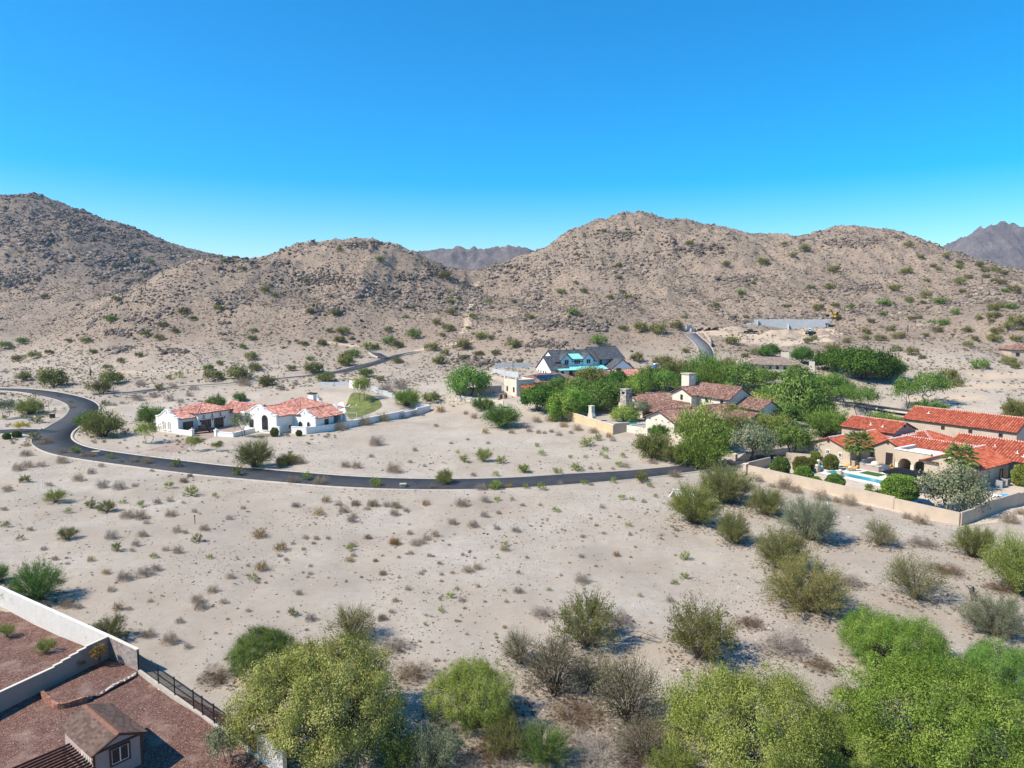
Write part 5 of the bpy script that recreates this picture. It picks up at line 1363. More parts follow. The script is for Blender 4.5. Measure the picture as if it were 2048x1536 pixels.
# shed
S0 = at_z(181.6, 1513, 2.4)[:2]; S1 = at_z(293, 1463, 2.4)[:2]; ax = (S1-S0)/np.linalg.norm(S1-S0)
W = float(np.linalg.norm(S1-S0)); Lb = 5.2
h = House('garden_shed', 'small pink beige garden shed with brown shingle gable roof', 'shed', S0, ax, 0, 'brown_shingle', 'pink_siding', None, .3, .17, True)
h.wall(.25, W-.25, .3, Lb-.2, 2.35); 
xm = W/2
h.plane([(0,Lb+.1,2.38),(0,0,2.38),(xm,0,3.1),(xm,Lb+.1,3.1)], thick=.1, under='brown_wood', rise=.03); h.plane([(W,0,2.38),(W,Lb+.1,2.38),(xm,Lb+.1,3.1),(xm,0,3.1)], thick=.1, under='brown_wood', rise=.03)
for y, d in ((.3,.1),(Lb-.2,-.1)): MB().extrude([(.25,2.352),(W-.25,2.352),(xm,2.96)], (0,y,0),(1,0,0),(0,0,1),(0,d,0)).build('gable_wall', M['pink_siding'], h.root)
plain('ridge_orange', (0.19,0.095,0.062), .9, .2, 3)
mb = MB(); mb.add([(xm-.22,-.02,3.055),(xm,-.02,3.15),(xm+.22,-.02,3.055),(xm-.22,Lb+.12,3.055),(xm,Lb+.12,3.15),(xm+.22,Lb+.12,3.055)], [(0,1,4,3),(1,2,5,4)]); mb.build('ridge_cap', M['ridge_orange'], h.root, fixn=False)
MB().bar((.2,.26,2.28),(W-.2,.26,2.28),.06,.14).build('trim_board', M['brown_wood'], h.root)
MB().bar((0,-.02,2.33),(xm,-.02,3.05),.05,.16).build('barge_board', M['brown_wood'], h.root); MB().bar((xm,-.02,3.05),(W,-.02,2.33),.05,.16).build('barge_board', M['brown_wood'], h.root)
for x in (.25, W-.25): MB().box(x-.06,x+.06,.24,.31,-.2,2.3).build('corner_board', M['brown_wood'], h.root)
h.win(xm+.1, .29, 'y-', .95, 1.25, 1.2, False, 'brown_wood', 'glass', None, 0, prow=.1); f = h.win(xm+.1, .285, 'y-', 1.04, 1.06, 1.02, False, 'white_trim', 'glass', None, 1, prow=.05, depth=.05)
h.wall(.22,.245,.6,2.2,2.1,0,'cream_siding','side_door')
# pergola next to the shed
t = empty('yard_pergola', (S0[0], S0[1], 0), math.atan2(ax[1], ax[0])); tag(t, 'dark brown slatted pergola attached beside the garden shed', 'pergola')
for i in range(17): y = -3.2+i*.34; MB().box(-6.2,-.35,y,y+.07,2.42,2.56).build('slat', M['brown_wood'], t)
for x in (-5.9,-.7): MB().box(x-.05,x+.05,-3.5,2.5,2.25,2.417).build('beam', M['brown_wood'], t)
for x in (-5.9,-.7):
    for y in (-3.2,2.2): MB().box(x-.07,x+.07,y-.07,y+.07,0,2.25).build('post', M['brown_wood'], t)
t = empty('white_railing', (S0[0], S0[1], 0), math.atan2(ax[1], ax[0])); tag(t, 'white picket railing under the brown pergola', 'railing')
for i in range(18): MB().box(-2.6+i*.12,-2.55+i*.12,-1.4,-1.36,.1,1.0).build('picket', M['white_trim'], t)
for z in (.2,.9): MB().box(-2.7,-.4,-1.42,-1.34,z,z+.07).build('rail', M['white_trim'], t)
# ---------------------------------------------------------------- foliage materials
def leaf_mat(name, c0, c1, c2, trans=0.22):
    if trans > .2: c0, c1, c2 = [tuple(x*g for x, g in zip(c, (1.5, 1.45, 1.5))) for c in (c0, c1, c2)]
    k = NT(name)
    t = k.attr('tint')
    c = k.ramp(t, [(0.0, c0), (0.5, c1), (1.0, c2)])
    oi = k.n('ObjectInfo').outputs['Random']
    v = k.math('ADD', k.math('MULTIPLY', oi, 0.30), 0.85)
    hsv = k.n('HueSaturation'); k.link(c, hsv.inputs['Color']); k.link(v, hsv.inputs['Value'])
    k.link(k.math('ADD', k.math('MULTIPLY', oi, 0.024), 0.488), hsv.inputs['Hue'])
    d = k.n('BsdfDiffuse'); k.link(hsv.outputs[0], d.inputs[0])
    tr = k.n('BsdfTranslucent'); k.link(hsv.outputs[0], tr.inputs[0])
    mx = k.n('MixShader'); mx.inputs[0].default_value = trans
    k.link(d.outputs[0], mx.inputs[1]); k.link(tr.outputs[0], mx.inputs[2]); k.link(mx.outputs[0], k.out.inputs[0])
    M[name] = k.mat
leaf_mat('lf_yellowolive', (0.10,0.115,0.025), (0.19,0.195,0.05), (0.32,0.30,0.10))
leaf_mat('lf_lime', (0.095,0.135,0.022), (0.175,0.215,0.042), (0.28,0.30,0.085))
leaf_mat('lf_green', (0.050,0.097,0.017), (0.092,0.158,0.029), (0.155,0.225,0.054))
leaf_mat('lf_bright', (0.055,0.108,0.015), (0.112,0.186,0.028), (0.21,0.275,0.056))
leaf_mat('lf_dark', (0.020,0.050,0.010), (0.043,0.094,0.015), (0.085,0.15,0.026))
leaf_mat('lf_mid', (0.052,0.094,0.018), (0.098,0.154,0.032), (0.16,0.215,0.056))
leaf_mat('lf_olive', (0.075,0.088,0.020), (0.125,0.135,0.035), (0.19,0.19,0.06))
leaf_mat('lf_grey', (0.085,0.105,0.052), (0.14,0.16,0.085), (0.22,0.235,0.14))
leaf_mat('lf_hill', (0.072,0.075,0.022), (0.125,0.125,0.040), (0.18,0.172,0.062))
leaf_mat('lf_tan', (0.19,0.135,0.085), (0.31,0.235,0.155), (0.42,0.335,0.235), 0.15)
leaf_mat('lf_gold', (0.18,0.105,0.03), (0.30,0.19,0.06), (0.40,0.28,0.10), 0.15)
leaf_mat('lf_twig', (0.165,0.135,0.11), (0.27,0.225,0.185), (0.38,0.325,0.275), 0.1)
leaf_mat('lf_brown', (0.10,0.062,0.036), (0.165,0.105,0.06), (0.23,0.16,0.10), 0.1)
leaf_mat('lf_dusty', (0.105,0.098,0.050), (0.175,0.162,0.088), (0.25,0.235,0.125))
leaf_mat('lf_yellow', (0.24,0.22,0.02), (0.37,0.32,0.04), (0.48,0.42,0.08))
leaf_mat('lf_palm', (0.07,0.10,0.02), (0.15,0.19,0.05), (0.30,0.32,0.11), 0.15)

def unit(v): return v / (np.linalg.norm(v, axis=-1, keepdims=True) + 1e-9)
def leaves(c, d, ln, wd, rg, nrm=None):
    """rhombic leaves from centres and directions"""
    n = len(c)
    w = unit(np.cross(d, rg.normal(size=(n, 3)) if nrm is None else nrm))
    ln = np.broadcast_to(ln, (n,))[:, None]; wd = np.broadcast_to(wd, (n,))[:, None]
    V = np.stack([c, c+d*ln*.5+w*wd*.5, c+d*ln, c+d*ln*.5-w*wd*.5], 1).reshape(-1, 3)
    return V, np.arange(n*4).reshape(-1, 4)

def stem_mesh(paths):
    """paths: list of (points, radii, sides)"""
    mb = MB()
    for p, r, n in paths: mb.tube(p, r, n, cap=False)
    return mb

def bend(a, b, rg, k=0.12, n=4, sag=0.0):
    a, b = np.asarray(a, float), np.asarray(b, float)
    L = np.linalg.norm(b-a)
    pts = []
    off = rg.normal(size=3)*k*L
    for t in np.linspace(0, 1, n): pts.append(a+(b-a)*t + off*math.sin(math.pi*t) + np.array([0,0,-sag*L*t*t]))
    return pts

class Plant: pass
def pack(name, mb, V, F, tint, one=False):
    """crown and stem meshes of a plant (unit size)"""
    p = Plant(); p.name = name
    me = bpy.data.meshes.new(name+'_crown')
    me.vertices.add(len(V)); me.vertices.foreach_set('co', np.asarray(V, np.float32).ravel())
    me.loops.add(F.size); me.loops.foreach_set('vertex_index', F.astype(np.int32).ravel())
    me.polygons.add(len(F)); me.polygons.foreach_set('loop_start', np.arange(0, F.size, 4, dtype=np.int32))
    a = me.attributes.new('tint', 'FLOAT', 'FACE'); a.data.foreach_set('value', np.asarray(tint, np.float32))
    me.materials.append(M['lf_olive']); me.update(calc_edges=True)
    p.crown = me
    p.stem = None
    if mb is not None:
        o = mb.build(name+'_stem', M['bark'], fixn=False, smooth=True); p.stem = o.data; bpy.data.objects.remove(o)
    if one and mb is not None:          # stems joined into the same mesh, second slot
        sv = np.array(mb.v); sf = [f for f in mb.f if len(f) == 4]
        V2 = np.vstack([V, sv]); F2 = np.vstack([F, np.array(sf)+len(V)])
        mi = np.concatenate([np.zeros(len(F), int), np.ones(len(sf), int)])
        me = np_obj(None, V2, F2, [M['lf_olive'], M['bark']], midx=mi, attrs={'tint': ('FACE', 'FLOAT', np.concatenate([tint, np.full(len(sf), .5)]))}) if False else None
    return p

def clump_tree(seed, hr, nclump, nleaf, cr, ln, wd, z0=0.25, trunks=1, flat=0.75, up=0.3, shell=0.45, lobes=0.30, stemr=0.035, droop=0.0, low=-0.35):
    """crown of leaf clumps carried on limbs; radius 1, height hr"""
    rg = np.random.default_rng(seed)
    th = rg.uniform(0, 2*np.pi, nclump); cz = rg.uniform(-1, 1, nclump)
    d = np.stack([np.sqrt(1-cz**2)*np.cos(th), np.sqrt(1-cz**2)*np.sin(th), cz], 1)
    d[:, 2] = np.where(d[:, 2] < low, -d[:, 2]*0.6, d[:, 2])
    lob = 1 + lobes*(np.sin(th*3+seed)*.5 + np.sin(th*5+seed*2)*.3 + rg.normal(size=nclump)*.35)
    rr = (shell + (1-shell)*rg.random(nclump)**.6) * np.clip(lob, .55, 1.18)
    hc = (1-z0)*hr*.5; zc = z0*hr + hc*.9
    C = d*rr[:, None]*np.array([.86, .86, hc*.92]) + np.array([0, 0, zc])
    # limbs
    paths = []
    bases = [np.array([rg.normal()*.04*trunks, rg.normal()*.04*trunks, 0]) for _ in range(trunks)]
    forks = []
    for b in bases:
        f = b + np.array([float(np.clip(rg.normal()*.16, -.26, .26)), float(np.clip(rg.normal()*.16, -.26, .26)), z0*hr*rg.uniform(.7, 1.0)+.03])
        paths.append((bend(b-[0,0,.06], f, rg, .08), [stemr*1.25, stemr, stemr*.9, stemr*.8], 6)); forks.append(f)
    nl = max(4, nclump//7)
    limbs = []
    for i in range(nl):
        f = forks[i % len(forks)]; tgt = C[i*7 % nclump]*np.array([.66,.66,.85])
        pth = bend(f, tgt, rg, .06, 5); paths.append((pth, list(np.linspace(stemr*.7, stemr*.2, 5)), 5)); limbs.append(pth)
    pool = np.array([p for pth in limbs for p in pth[2:]])
    for c in C:
        j = np.argmin(((pool-c)**2).sum(1)); paths.append((bend(pool[j], c, rg, .05, 3), [stemr*.26, stemr*.18, stemr*.07], 4))
    per = nleaf//nclump
    idx = np.repeat(np.arange(nclump), per)
    g = rg.normal(size=(len(idx), 3))
    sz = cr*rg.uniform(.6, 1.25, nclump)[idx][:, None]
    P = C[idx] + g*sz*np.array([1, 1, flat])*.62
    P[:, 2] = np.maximum(P[:, 2], .02*hr)
    out = unit(P - np.array([0, 0, zc*.7]))
    N = unit(unit(g)*1.0 + out*.6 + rg.normal(size=P.shape)*.45)
    D = rg.normal(size=P.shape)*.9 + out*up + np.array([0, 0, -droop])
    D = unit(D - N*(D*N).sum(1, keepdims=True)*.85)
    V, F = leaves(P, D, ln*rg.uniform(.6, 1.3, len(P)), wd*rg.uniform(.7, 1.2, len(P)), rg, N)
    tint = np.clip(.5 + rg.normal(size=len(P))*.2 + (rg.random(nclump)[idx]-.5)*.8, 0, 1)
    return pack('tree', stem_mesh(paths), V, F, tint)

def plume_bush(seed, hr, nstem, nleaf, ln, wd, spread=0.95, fuzz=0.05, start=0.25, sub=4, stemr=0.012, upb=0.35, arch=0.15, tilt=None):
    """shrub of long stems fanning up and out from the root, leaves along them"""
    rg = np.random.default_rng(seed)
    paths, segs = [], []
    for i in range(nstem):
        a = rg.uniform(0, 2*np.pi); el = rg.uniform(.0, 1)**.8
        tip = np.array([math.cos(a)*spread*math.sqrt(1-el*el*.85)*rg.uniform(.65, 1.05), math.sin(a)*spread*math.sqrt(1-el*el*.85)*rg.uniform(.65, 1.05), hr*(.22+.78*el)*rg.uniform(.8, 1.05)])
        b = rg.normal(size=3)*np.array([.05, .05, 0])
        pth = bend(b-[0,0,.04], tip, rg, .07, 5); 
        for k_, t in enumerate(np.linspace(0, 1, 5)): pth[k_] = pth[k_] + np.array([0,0,arch*hr*math.sin(math.pi*t)])
        paths.append((pth, list(np.linspace(stemr, stemr*.25, 5)), 4))
        segs.append((pth, 1.0))
        for s in range(sub):
            t0 = rg.uniform(.3, .9); k_ = t0*4; j = int(k_); base = pth[j]+(pth[min(j+1,4)]-pth[j])*(k_-j)
            dirv = unit((pth[4]-pth[0]) + rg.normal(size=3)*.55*np.linalg.norm(tip)) 
            p2 = bend(base, base+dirv*rg.uniform(.18, .42), rg, .1, 3)
            if p2[-1][2] < .03: p2[-1][2] = .03
            paths.append((p2, [stemr*.4, stemr*.3, stemr*.12], 3)); segs.append((p2, .6))
    w = np.array([s[1] for s in segs]); cnt = rg.multinomial(nleaf, w/w.sum())
    P, D, T = [], [], []
    for (pth, _), c in zip(segs, cnt):
        if c == 0: continue
        q = np.array(pth); m = len(q)-1
        t = start + (1-start)*rg.random(c)**.75 if _ == 1.0 else rg.random(c)
        k_ = np.clip(t*m, 0, m-1e-3); j = k_.astype(int)
        pos = q[j] + (q[j+1]-q[j])*(k_-j)[:, None]
        dd = unit(q[j+1]-q[j])
        P.append(pos + rg.normal(size=pos.shape)*fuzz); D.append(unit(dd + rg.normal(size=dd.shape)*.55 + np.array([0,0,upb]))); T.append(np.full(c, rg.random()))
    P, D, T = np.vstack(P), np.vstack(D), np.concatenate(T)
    P[:, 2] = np.maximum(P[:, 2], .012)
    V, F = leaves(P, D, ln*rg.uniform(.6, 1.3, len(P)), wd*rg.uniform(.7, 1.3, len(P)), rg)
    return pack('bush', stem_mesh(paths), V, F, np.clip(.5+(T-.5)*.6+rg.normal(size=len(P))*.2, 0, 1))

def dry_dome(seed, hr, n, ln, wd, levels=0.5):
    """rounded tangle of bare twigs"""
    rg = np.random.default_rng(seed)
    th = rg.uniform(0, 2*np.pi, n); el = rg.random(n)**.7
    d = np.stack([np.cos(th)*np.sqrt(1-el**2*.9), np.sin(th)*np.sqrt(1-el**2*.9), el], 1)
    r = rg.random(n)**.45
    lump = 1 + .22*np.sin(th*3+seed) + .14*np.sin(th*7+2*seed)
    P = d*(r*lump*.82)[:, None]*np.array([1, 1, hr])
    D = unit(d*np.array([1,1,hr+.3]) + rg.normal(size=d.shape)*.6)
    V, F = leaves(P, D, ln*rg.uniform(.6, 1.4, n), wd*rg.uniform(.7, 1.3, n), rg)
    V[:, 2] = np.maximum(V[:, 2], -.02)
    return pack('shrub', None, V, F, np.clip(.5+rg.normal(size=n)*.22+.2*np.sin(th*4+seed), 0, 1))

def clipped(seed, prof, n, ln, wd):
    """dense clipped bush: leaves on a shaped shell; prof(dir)->radius point"""
    rg = np.random.default_rng(seed)
    d = unit(rg.normal(size=(n, 3)))
    P = prof(d)*(1-.13*rg.random(n)**1.5)[:, None]*(1+.10*np.sin(d[:, :1]*6+seed)*np.sin(d[:, 1:2]*5+1)+.05*np.sin(d[:, 2:3]*9))
    D = unit(rg.normal(size=P.shape)*.8+d)
    V, F = leaves(P, D, ln*rg.uniform(.6, 1.3, n), wd*rg.uniform(.7, 1.3, n), rg)
    mb = MB(); mb.tube([(0,0,-1.3),(0,0,-.5)], [.05,.04], 6); mb.tube([(.03,0,-1.0),(.3,.1,-.5)], [.035,.02], 5); mb.tube([(-.02,0,-1.0),(-.25,-.1,-.5)], [.035,.02], 5)
    return pack('clipped', mb, V, F, np.clip(.5+rg.normal(size=n)*.25, 0, 1))

V_ = {}
V_['mesq_big'] = [clump_tree(s, .82, 420, 100000, .095, .020, .0095, .06, 3, up=.25, shell=.70, lobes=.20, stemr=.022, droop=.15, low=-.75) for s in (1, 2)]
V_['pv_big'] = [clump_tree(s, .85, 380, 84000, .100, .025, .0080, .05, 4, flat=.9, up=.55, shell=.66, lobes=.24, stemr=.018, low=-.75) for s in (3, 4, 5)]
V_['plume'] = [plume_bush(s, .9, 90, 27000, .046, .008, .95, .035, .2, 5, .010) for s in (6, 7, 8)]
V_['creo'] = [plume_bush(s, .95, 52, 12000, .050, .014, .95, .035, .28, 5, .009, .4) for s in (9, 10, 11)]
V_['sparse'] = [plume_bush(s, .9, 62, 7500, .040, .013, 1.0, .055, .40, 8, .010, .2, .2) for s in (12, 13, 14)]
V_['sml'] = [plume_bush(s, .85, 22, 900, .14, .040, .95, .03, .25, 2, .014) for s in (15, 16, 17)]
V_['dry'] = [dry_dome(s, .85, 1700, .24, .014) for s in (18, 19, 20)]
V_['drybig'] = [dry_dome(s, .7, 4500, .14, .006) for s in (21, 22)]
V_['tuft'] = [dry_dome(s, .9, 560, .28, .034) for s in (23, 24, 25)]
V_['tree'] = [clump_tree(s, .95, 46, 7000, .25, .085, .040, .24, 2, up=.3, shell=.5, stemr=.032, low=-.6) for s in (26, 27, 28)]
V_['round'] = [clump_tree(s, .95, 56, 10000, .24, .078, .045, .08, 2, up=.3, shell=.55, lobes=.22, stemr=.028, low=-.75) for s in (29, 30)]
V_['feather'] = [plume_bush(s, .85, 60, 7000, .10, .024, 1.0, .06, .2, 5, .014, .45, .2) for s in (31, 32)]
V_['dense'] = [clump_tree(s, 1.05, 60, 9000, .24, .085, .060, .06, 2, up=.35, shell=.6, lobes=.2, stemr=.03) for s in (33, 34)]
V_['airy'] = [clump_tree(s, 1.0, 34, 3000, .21, .075, .034, .30, 2, up=.3, shell=.5, stemr=.018) for s in (35, 36)]
V_['hill'] = [clump_tree(s, .75, 26, 1300, .26, .13, .065, .03, 2, up=.4, shell=.4, stemr=.03) for s in (37, 38, 39, 40)]
ball = lambda d: d
def boxy(d):
    q = np.abs(d)**3; return d/(q.sum(1)**(1/3))[:, None]*np.array([1,1,.72])
V_['ball'] = [clipped(s, ball, 9000, .16, .11) for s in (41,)]
V_['boxy'] = [clipped(s, boxy, 12000, .11, .08) for s in (42,)]

_cnt = {}
def put(kind, x, y, z, r, rz, leaf, bark='bark', label=None, cat='bush', group=None, hs=1.0, parts=True, name='bush', var=None):
    vs_ = V_[kind]; k_ = _cnt.get(kind, 0); _cnt[kind] = k_+1
    p = vs_[k_ % len(vs_) if var is None else var]
    if parts and p.stem is not None:
        t = empty(name, (x, y, z), rz); t.scale = (r, r, r*hs)
        c = bpy.data.objects.new('crown' if 'tree' in name or 'mesquite' in name or 'palo' in name else 'foliage', p.crown); COL.objects.link(c); c.parent = t
        s = bpy.data.objects.new('trunk' if 'tree' in name or 'mesquite' in name or 'palo' in name else 'stems', p.stem); COL.objects.link(s); s.parent = t
        s.material_slots[0].link = 'OBJECT'; s.material_slots[0].material = M[bark]
    else:
        t = c = bpy.data.objects.new(name, p.crown); COL.objects.link(c); c.location = (x, y, z); c.rotation_euler = (0, 0, rz); c.scale = (r, r, r*hs)
    c.material_slots[0].link = 'OBJECT'; c.material_slots[0].material = M[leaf]
    tag(t, label, cat, group)
    return t

def place_c(px, cy, wpx, ratio=.85, frac=.5):
    """foot of a plant whose crown centre shows at (px, cy) and is wpx wide"""
    if cy > 960:
        gz = 0.0; H = 3.0
        for _ in range(6):
            q = at_z(px, cy, gz + H*frac)
            x, Y = q[0], q[1]
            gz = hz(x, Y); Wm = wpx*math.hypot(Y, 20)/FPX; H = ratio*Wm/2
    else:
        x, Y, gz = ground_at([(px, cy + ratio*wpx/2*frac)])[0]
        Wm = wpx*math.hypot(Y, 20)/FPX
    return x, Y, gz, Wm/2
# ================================================================ large foreground trees and bushes
rv = random.Random(21)
FG = [ # kind, cx, cy, width, hr-scale, leaf, bark, name, category, label
 ('mesq_big',645,1392,345,1.0,'lf_yellowolive','bark','mesquite_tree','tree','huge yellow green mesquite tree spreading over the end of the iron fence',0),
 ('mesq_big',528,1302,150,1.0,'lf_mid','bark','mesquite_tree','tree','dark green tree standing behind the huge yellow green mesquite',1),
 ('pv_big',942,1388,190,1.05,'lf_lime','bark','palo_verde_tree','tree','round lime green palo verde between grey thickets',0),
 ('sparse',1108,1340,165,1.0,'lf_dusty','bark','thorn_bush','bush','sparse olive thorn bush with dark bare branches below the creosote',0),
 ('sparse',1262,1395,175,1.0,'lf_dusty','bark','thorn_bush','bush','sparse leaning thorn bush with a tangle of dark branches beside the wash',1),
 ('creo',1172,1248,150,1.0,'lf_olive','pale_bark','creosote_bush','bush','olive creosote bush with a bare twiggy shrub at its side',0),
 ('creo',1400,1270,170,.95,'lf_olive','pale_bark','creosote_bush','bush','olive creosote bush next to the thin fallen branches',1),
 ('pv_big',1500,1450,345,.95,'lf_lime','pale_bark','palo_verde_tree','tree','broad yellow lime palo verde at the foot of the wash',1),
 ('pv_big',1782,1280,215,.8,'lf_bright','bark','palo_verde_tree','tree','vivid green rounded palo verde above the giant green thicket',2),
 ('pv_big',1880,1432,390,.85,'lf_bright','bark','palo_verde_tree','tree','giant bright green palo verde thicket with a dark bare stem',0),
 ('pv_big',2005,1340,170,1.0,'lf_green','bark','palo_verde_tree','tree','deep green palo verde crowding behind the giant green thicket',1),
 ('plume',1992,1238,140,.8,'lf_grey','pale_bark','desert_bush','bush','pale grey green bush above the deep green palo verde',0),
 ('plume',2035,1135,140,1.25,'lf_lime','bark','palo_verde_tree','tree','tall feathery green palo verde beside the thick dead log',1),
 ('plume',1948,1086,98,1.0,'lf_olive','bark','desert_bush','bush','olive bush at the foot of the stepped terrace wall corner',2),
 ('sparse',1832,1160,130,1.0,'lf_olive','pale_bark','creosote_bush','bush','thin olive creosote bush uphill of the vivid green palo verde',2),
 ('plume',1562,1104,128,.9,'lf_olive','pale_bark','palo_verde_tree','tree','upper plume of the long olive palo verde thicket',0),
 ('plume',1614,1178,190,.8,'lf_yellowolive','pale_bark','palo_verde_tree','tree','wide lower plume of the long olive palo verde thicket',1),
 ('plume',1618,1042,132,.95,'lf_grey','pale_bark','desert_bush','bush','silvery grey green bush with drooping plumes in front of the terrace wall',2),
 ('plume',1532,1006,90,.9,'lf_olive','pale_bark','desert_bush','bush','olive bush between the silvery bush and the roadside thicket',0),
 ('plume',1388,1012,125,.95,'lf_lime','bark','palo_verde_tree','tree','dense green palo verde hiding the white culvert headwall',1),
 ('plume',1450,972,140,.8,'lf_olive','pale_bark','palo_verde_tree','tree','wide pale olive palo verde on the road verge',2),
 ('plume',1468,1060,80,1.15,'lf_olive','pale_bark','desert_bush','bush','narrow upright olive bush below the roadside thicket',0),
 ('sparse',1757,1068,78,.95,'lf_olive','pale_bark','creosote_bush','bush','wispy olive creosote bush below the tan shrubs of the terrace wall',0),
 ('plume',72,1168,120,.9,'lf_green','bark','palo_verde_tree','tree','feathery green palo verde behind the tall white block wall',1),
 ('plume',-8,1150,60,.9,'lf_green','bark','desert_bush','bush','green bush cut by the picture edge behind the white block wall',2),
 ('creo',870,1505,130,.9,'lf_grey','bark','desert_bush','bush','grey green bush in the shade of the huge mesquite',1),
 ('plume',1085,1492,120,.9,'lf_mid','bark','desert_bush','bush','small dull green bush in the brown brush by the wash',0),
 ('sparse',1040,1300,90,1.0,'lf_dusty','bark','thorn_bush','bush','dusty olive thorn bush uphill of the round lime palo verde',1),
 ('sparse',1190,1345,120,.9,'lf_dusty','bark','thorn_bush','bush','dusty olive thorn bush between its two larger neighbours',2),
 ('creo',1010,1480,110,.9,'lf_olive','bark','desert_bush','bush','dull olive bush in the brown brush below the lime palo verde',0),
 ('sparse',1290,1490,140,.8,'lf_dusty','bark','thorn_bush','bush','low grey thorn bush at the lower end of the wash',1),
 ('plume',1345,1530,110,.8,'lf_lime','bark','desert_bush','bush','lime green bush at the foot of the broad yellow lime palo verde',1),
 ('creo',800,1500,120,.9,'lf_mid','bark','desert_bush','bush','dark green bush tucked against the shady side of the huge mesquite',2),
 ('pv_big',1690,1470,190,.8,'lf_lime','bark','palo_verde_tree','tree','yellow green palo verde wedged between the two broad thickets',2),
 ('sparse',700,1250,110,.9,'lf_yellowolive','bark','thorn_bush','bush','pale feathery thorn bush rising behind the huge mesquite',0),
 ('airy',455,1500,92,1.25,'lf_grey','bark','yard_tree','tree','slender grey green tree inside the red gravel yard by the fence',0),
 ('creo',192,1300,120,.7,'lf_olive','bark','creosote_bush','bush','spreading creosote bush just outside the white block wall corner',2) if False else ('creo',222,1258,78,.85,'lf_olive','bark','creosote_bush','bush','spreading creosote bush just outside the white block wall corner',2),
]
for kind, cx, cy, w, hs, lf, bk, nm, cat, lb, var in FG:
    hs *= 1.38
    x, y, z, r = place_c(cx, cy, w, V_[kind][0].hr*hs if hasattr(V_[kind][0], 'hr') else .85*hs)
    put(kind, x, y, z, r*1.03, rv.uniform(0, 6.28), lf, bk, lb, cat, None, hs, True, nm, var % len(V_[kind]))
for cx, cy, w, hs, lf, lb in [(430,1352,85,1.0,'lf_brown','brown twiggy thicket between the iron fence and the dark green tree'),(1205,1500,190,.6,'lf_twig','pale tangle of dead twigs at the mouth of the wash'),(980,1505,130,.6,'lf_brown','brown dead brush below the round lime palo verde'),
   (1335,1440,120,.7,'lf_twig','grey dead brush under the leaning thorn bush'),(1570,1292,125,.8,'lf_twig','grey leafless bush in the wash above the yellow lime palo verde'),(1692,1385,70,.9,'lf_brown','rusty brown dead bush between the two big palo verdes'),(1640,1330,75,.7,'lf_brown','small brown dead bush on the wash bank'),
   (790,1290,80,.8,'lf_twig','grey leafless shrub on the shady side of the huge mesquite'),(825,1345,95,.8,'lf_brown','brown leafless shrub between the huge mesquite and the lime palo verde'),(1232,1238,85,.9,'lf_twig','bare twiggy shrub beside the olive creosote bush'),(1085,1225,60,.8,'lf_twig','dark bare shrub uphill of the sparse thorn bush'),
   (1697,1162,75,.9,'lf_twig','grey bare shrub next to the long olive palo verde thicket'),(1500,1245,70,.8,'lf_brown','dark leafless shrub beside the creosote by the fallen branches'),(1893,1140,80,.7,'lf_brown','dark dead brush beside the thin olive creosote'),(1845,1085,70,.8,'lf_twig','pale leafless shrub below the terrace wall'),
   (2000,1175,70,.7,'lf_brown','dead brown brush behind the thick dead log'),(1010,1420,80,.8,'lf_brown','brown twigs leaning on the lime palo verde'),(1150,1430,150,.6,'lf_brown','wide mat of reddish dead brush under the thorn bushes'),(1260,1520,110,.6,'lf_brown','reddish dead brush along the lower edge of the wash'),(920,1530,100,.6,'lf_twig','grey dead twigs in the shade below the lime palo verde')]:
    x, y, z, r = place_c(cx, cy, w, .6*hs, .4); put('drybig', x, y, z, r, rv.uniform(0, 6.28), lf, 'bark', lb, 'bush', None, hs, False, 'dead_bush')

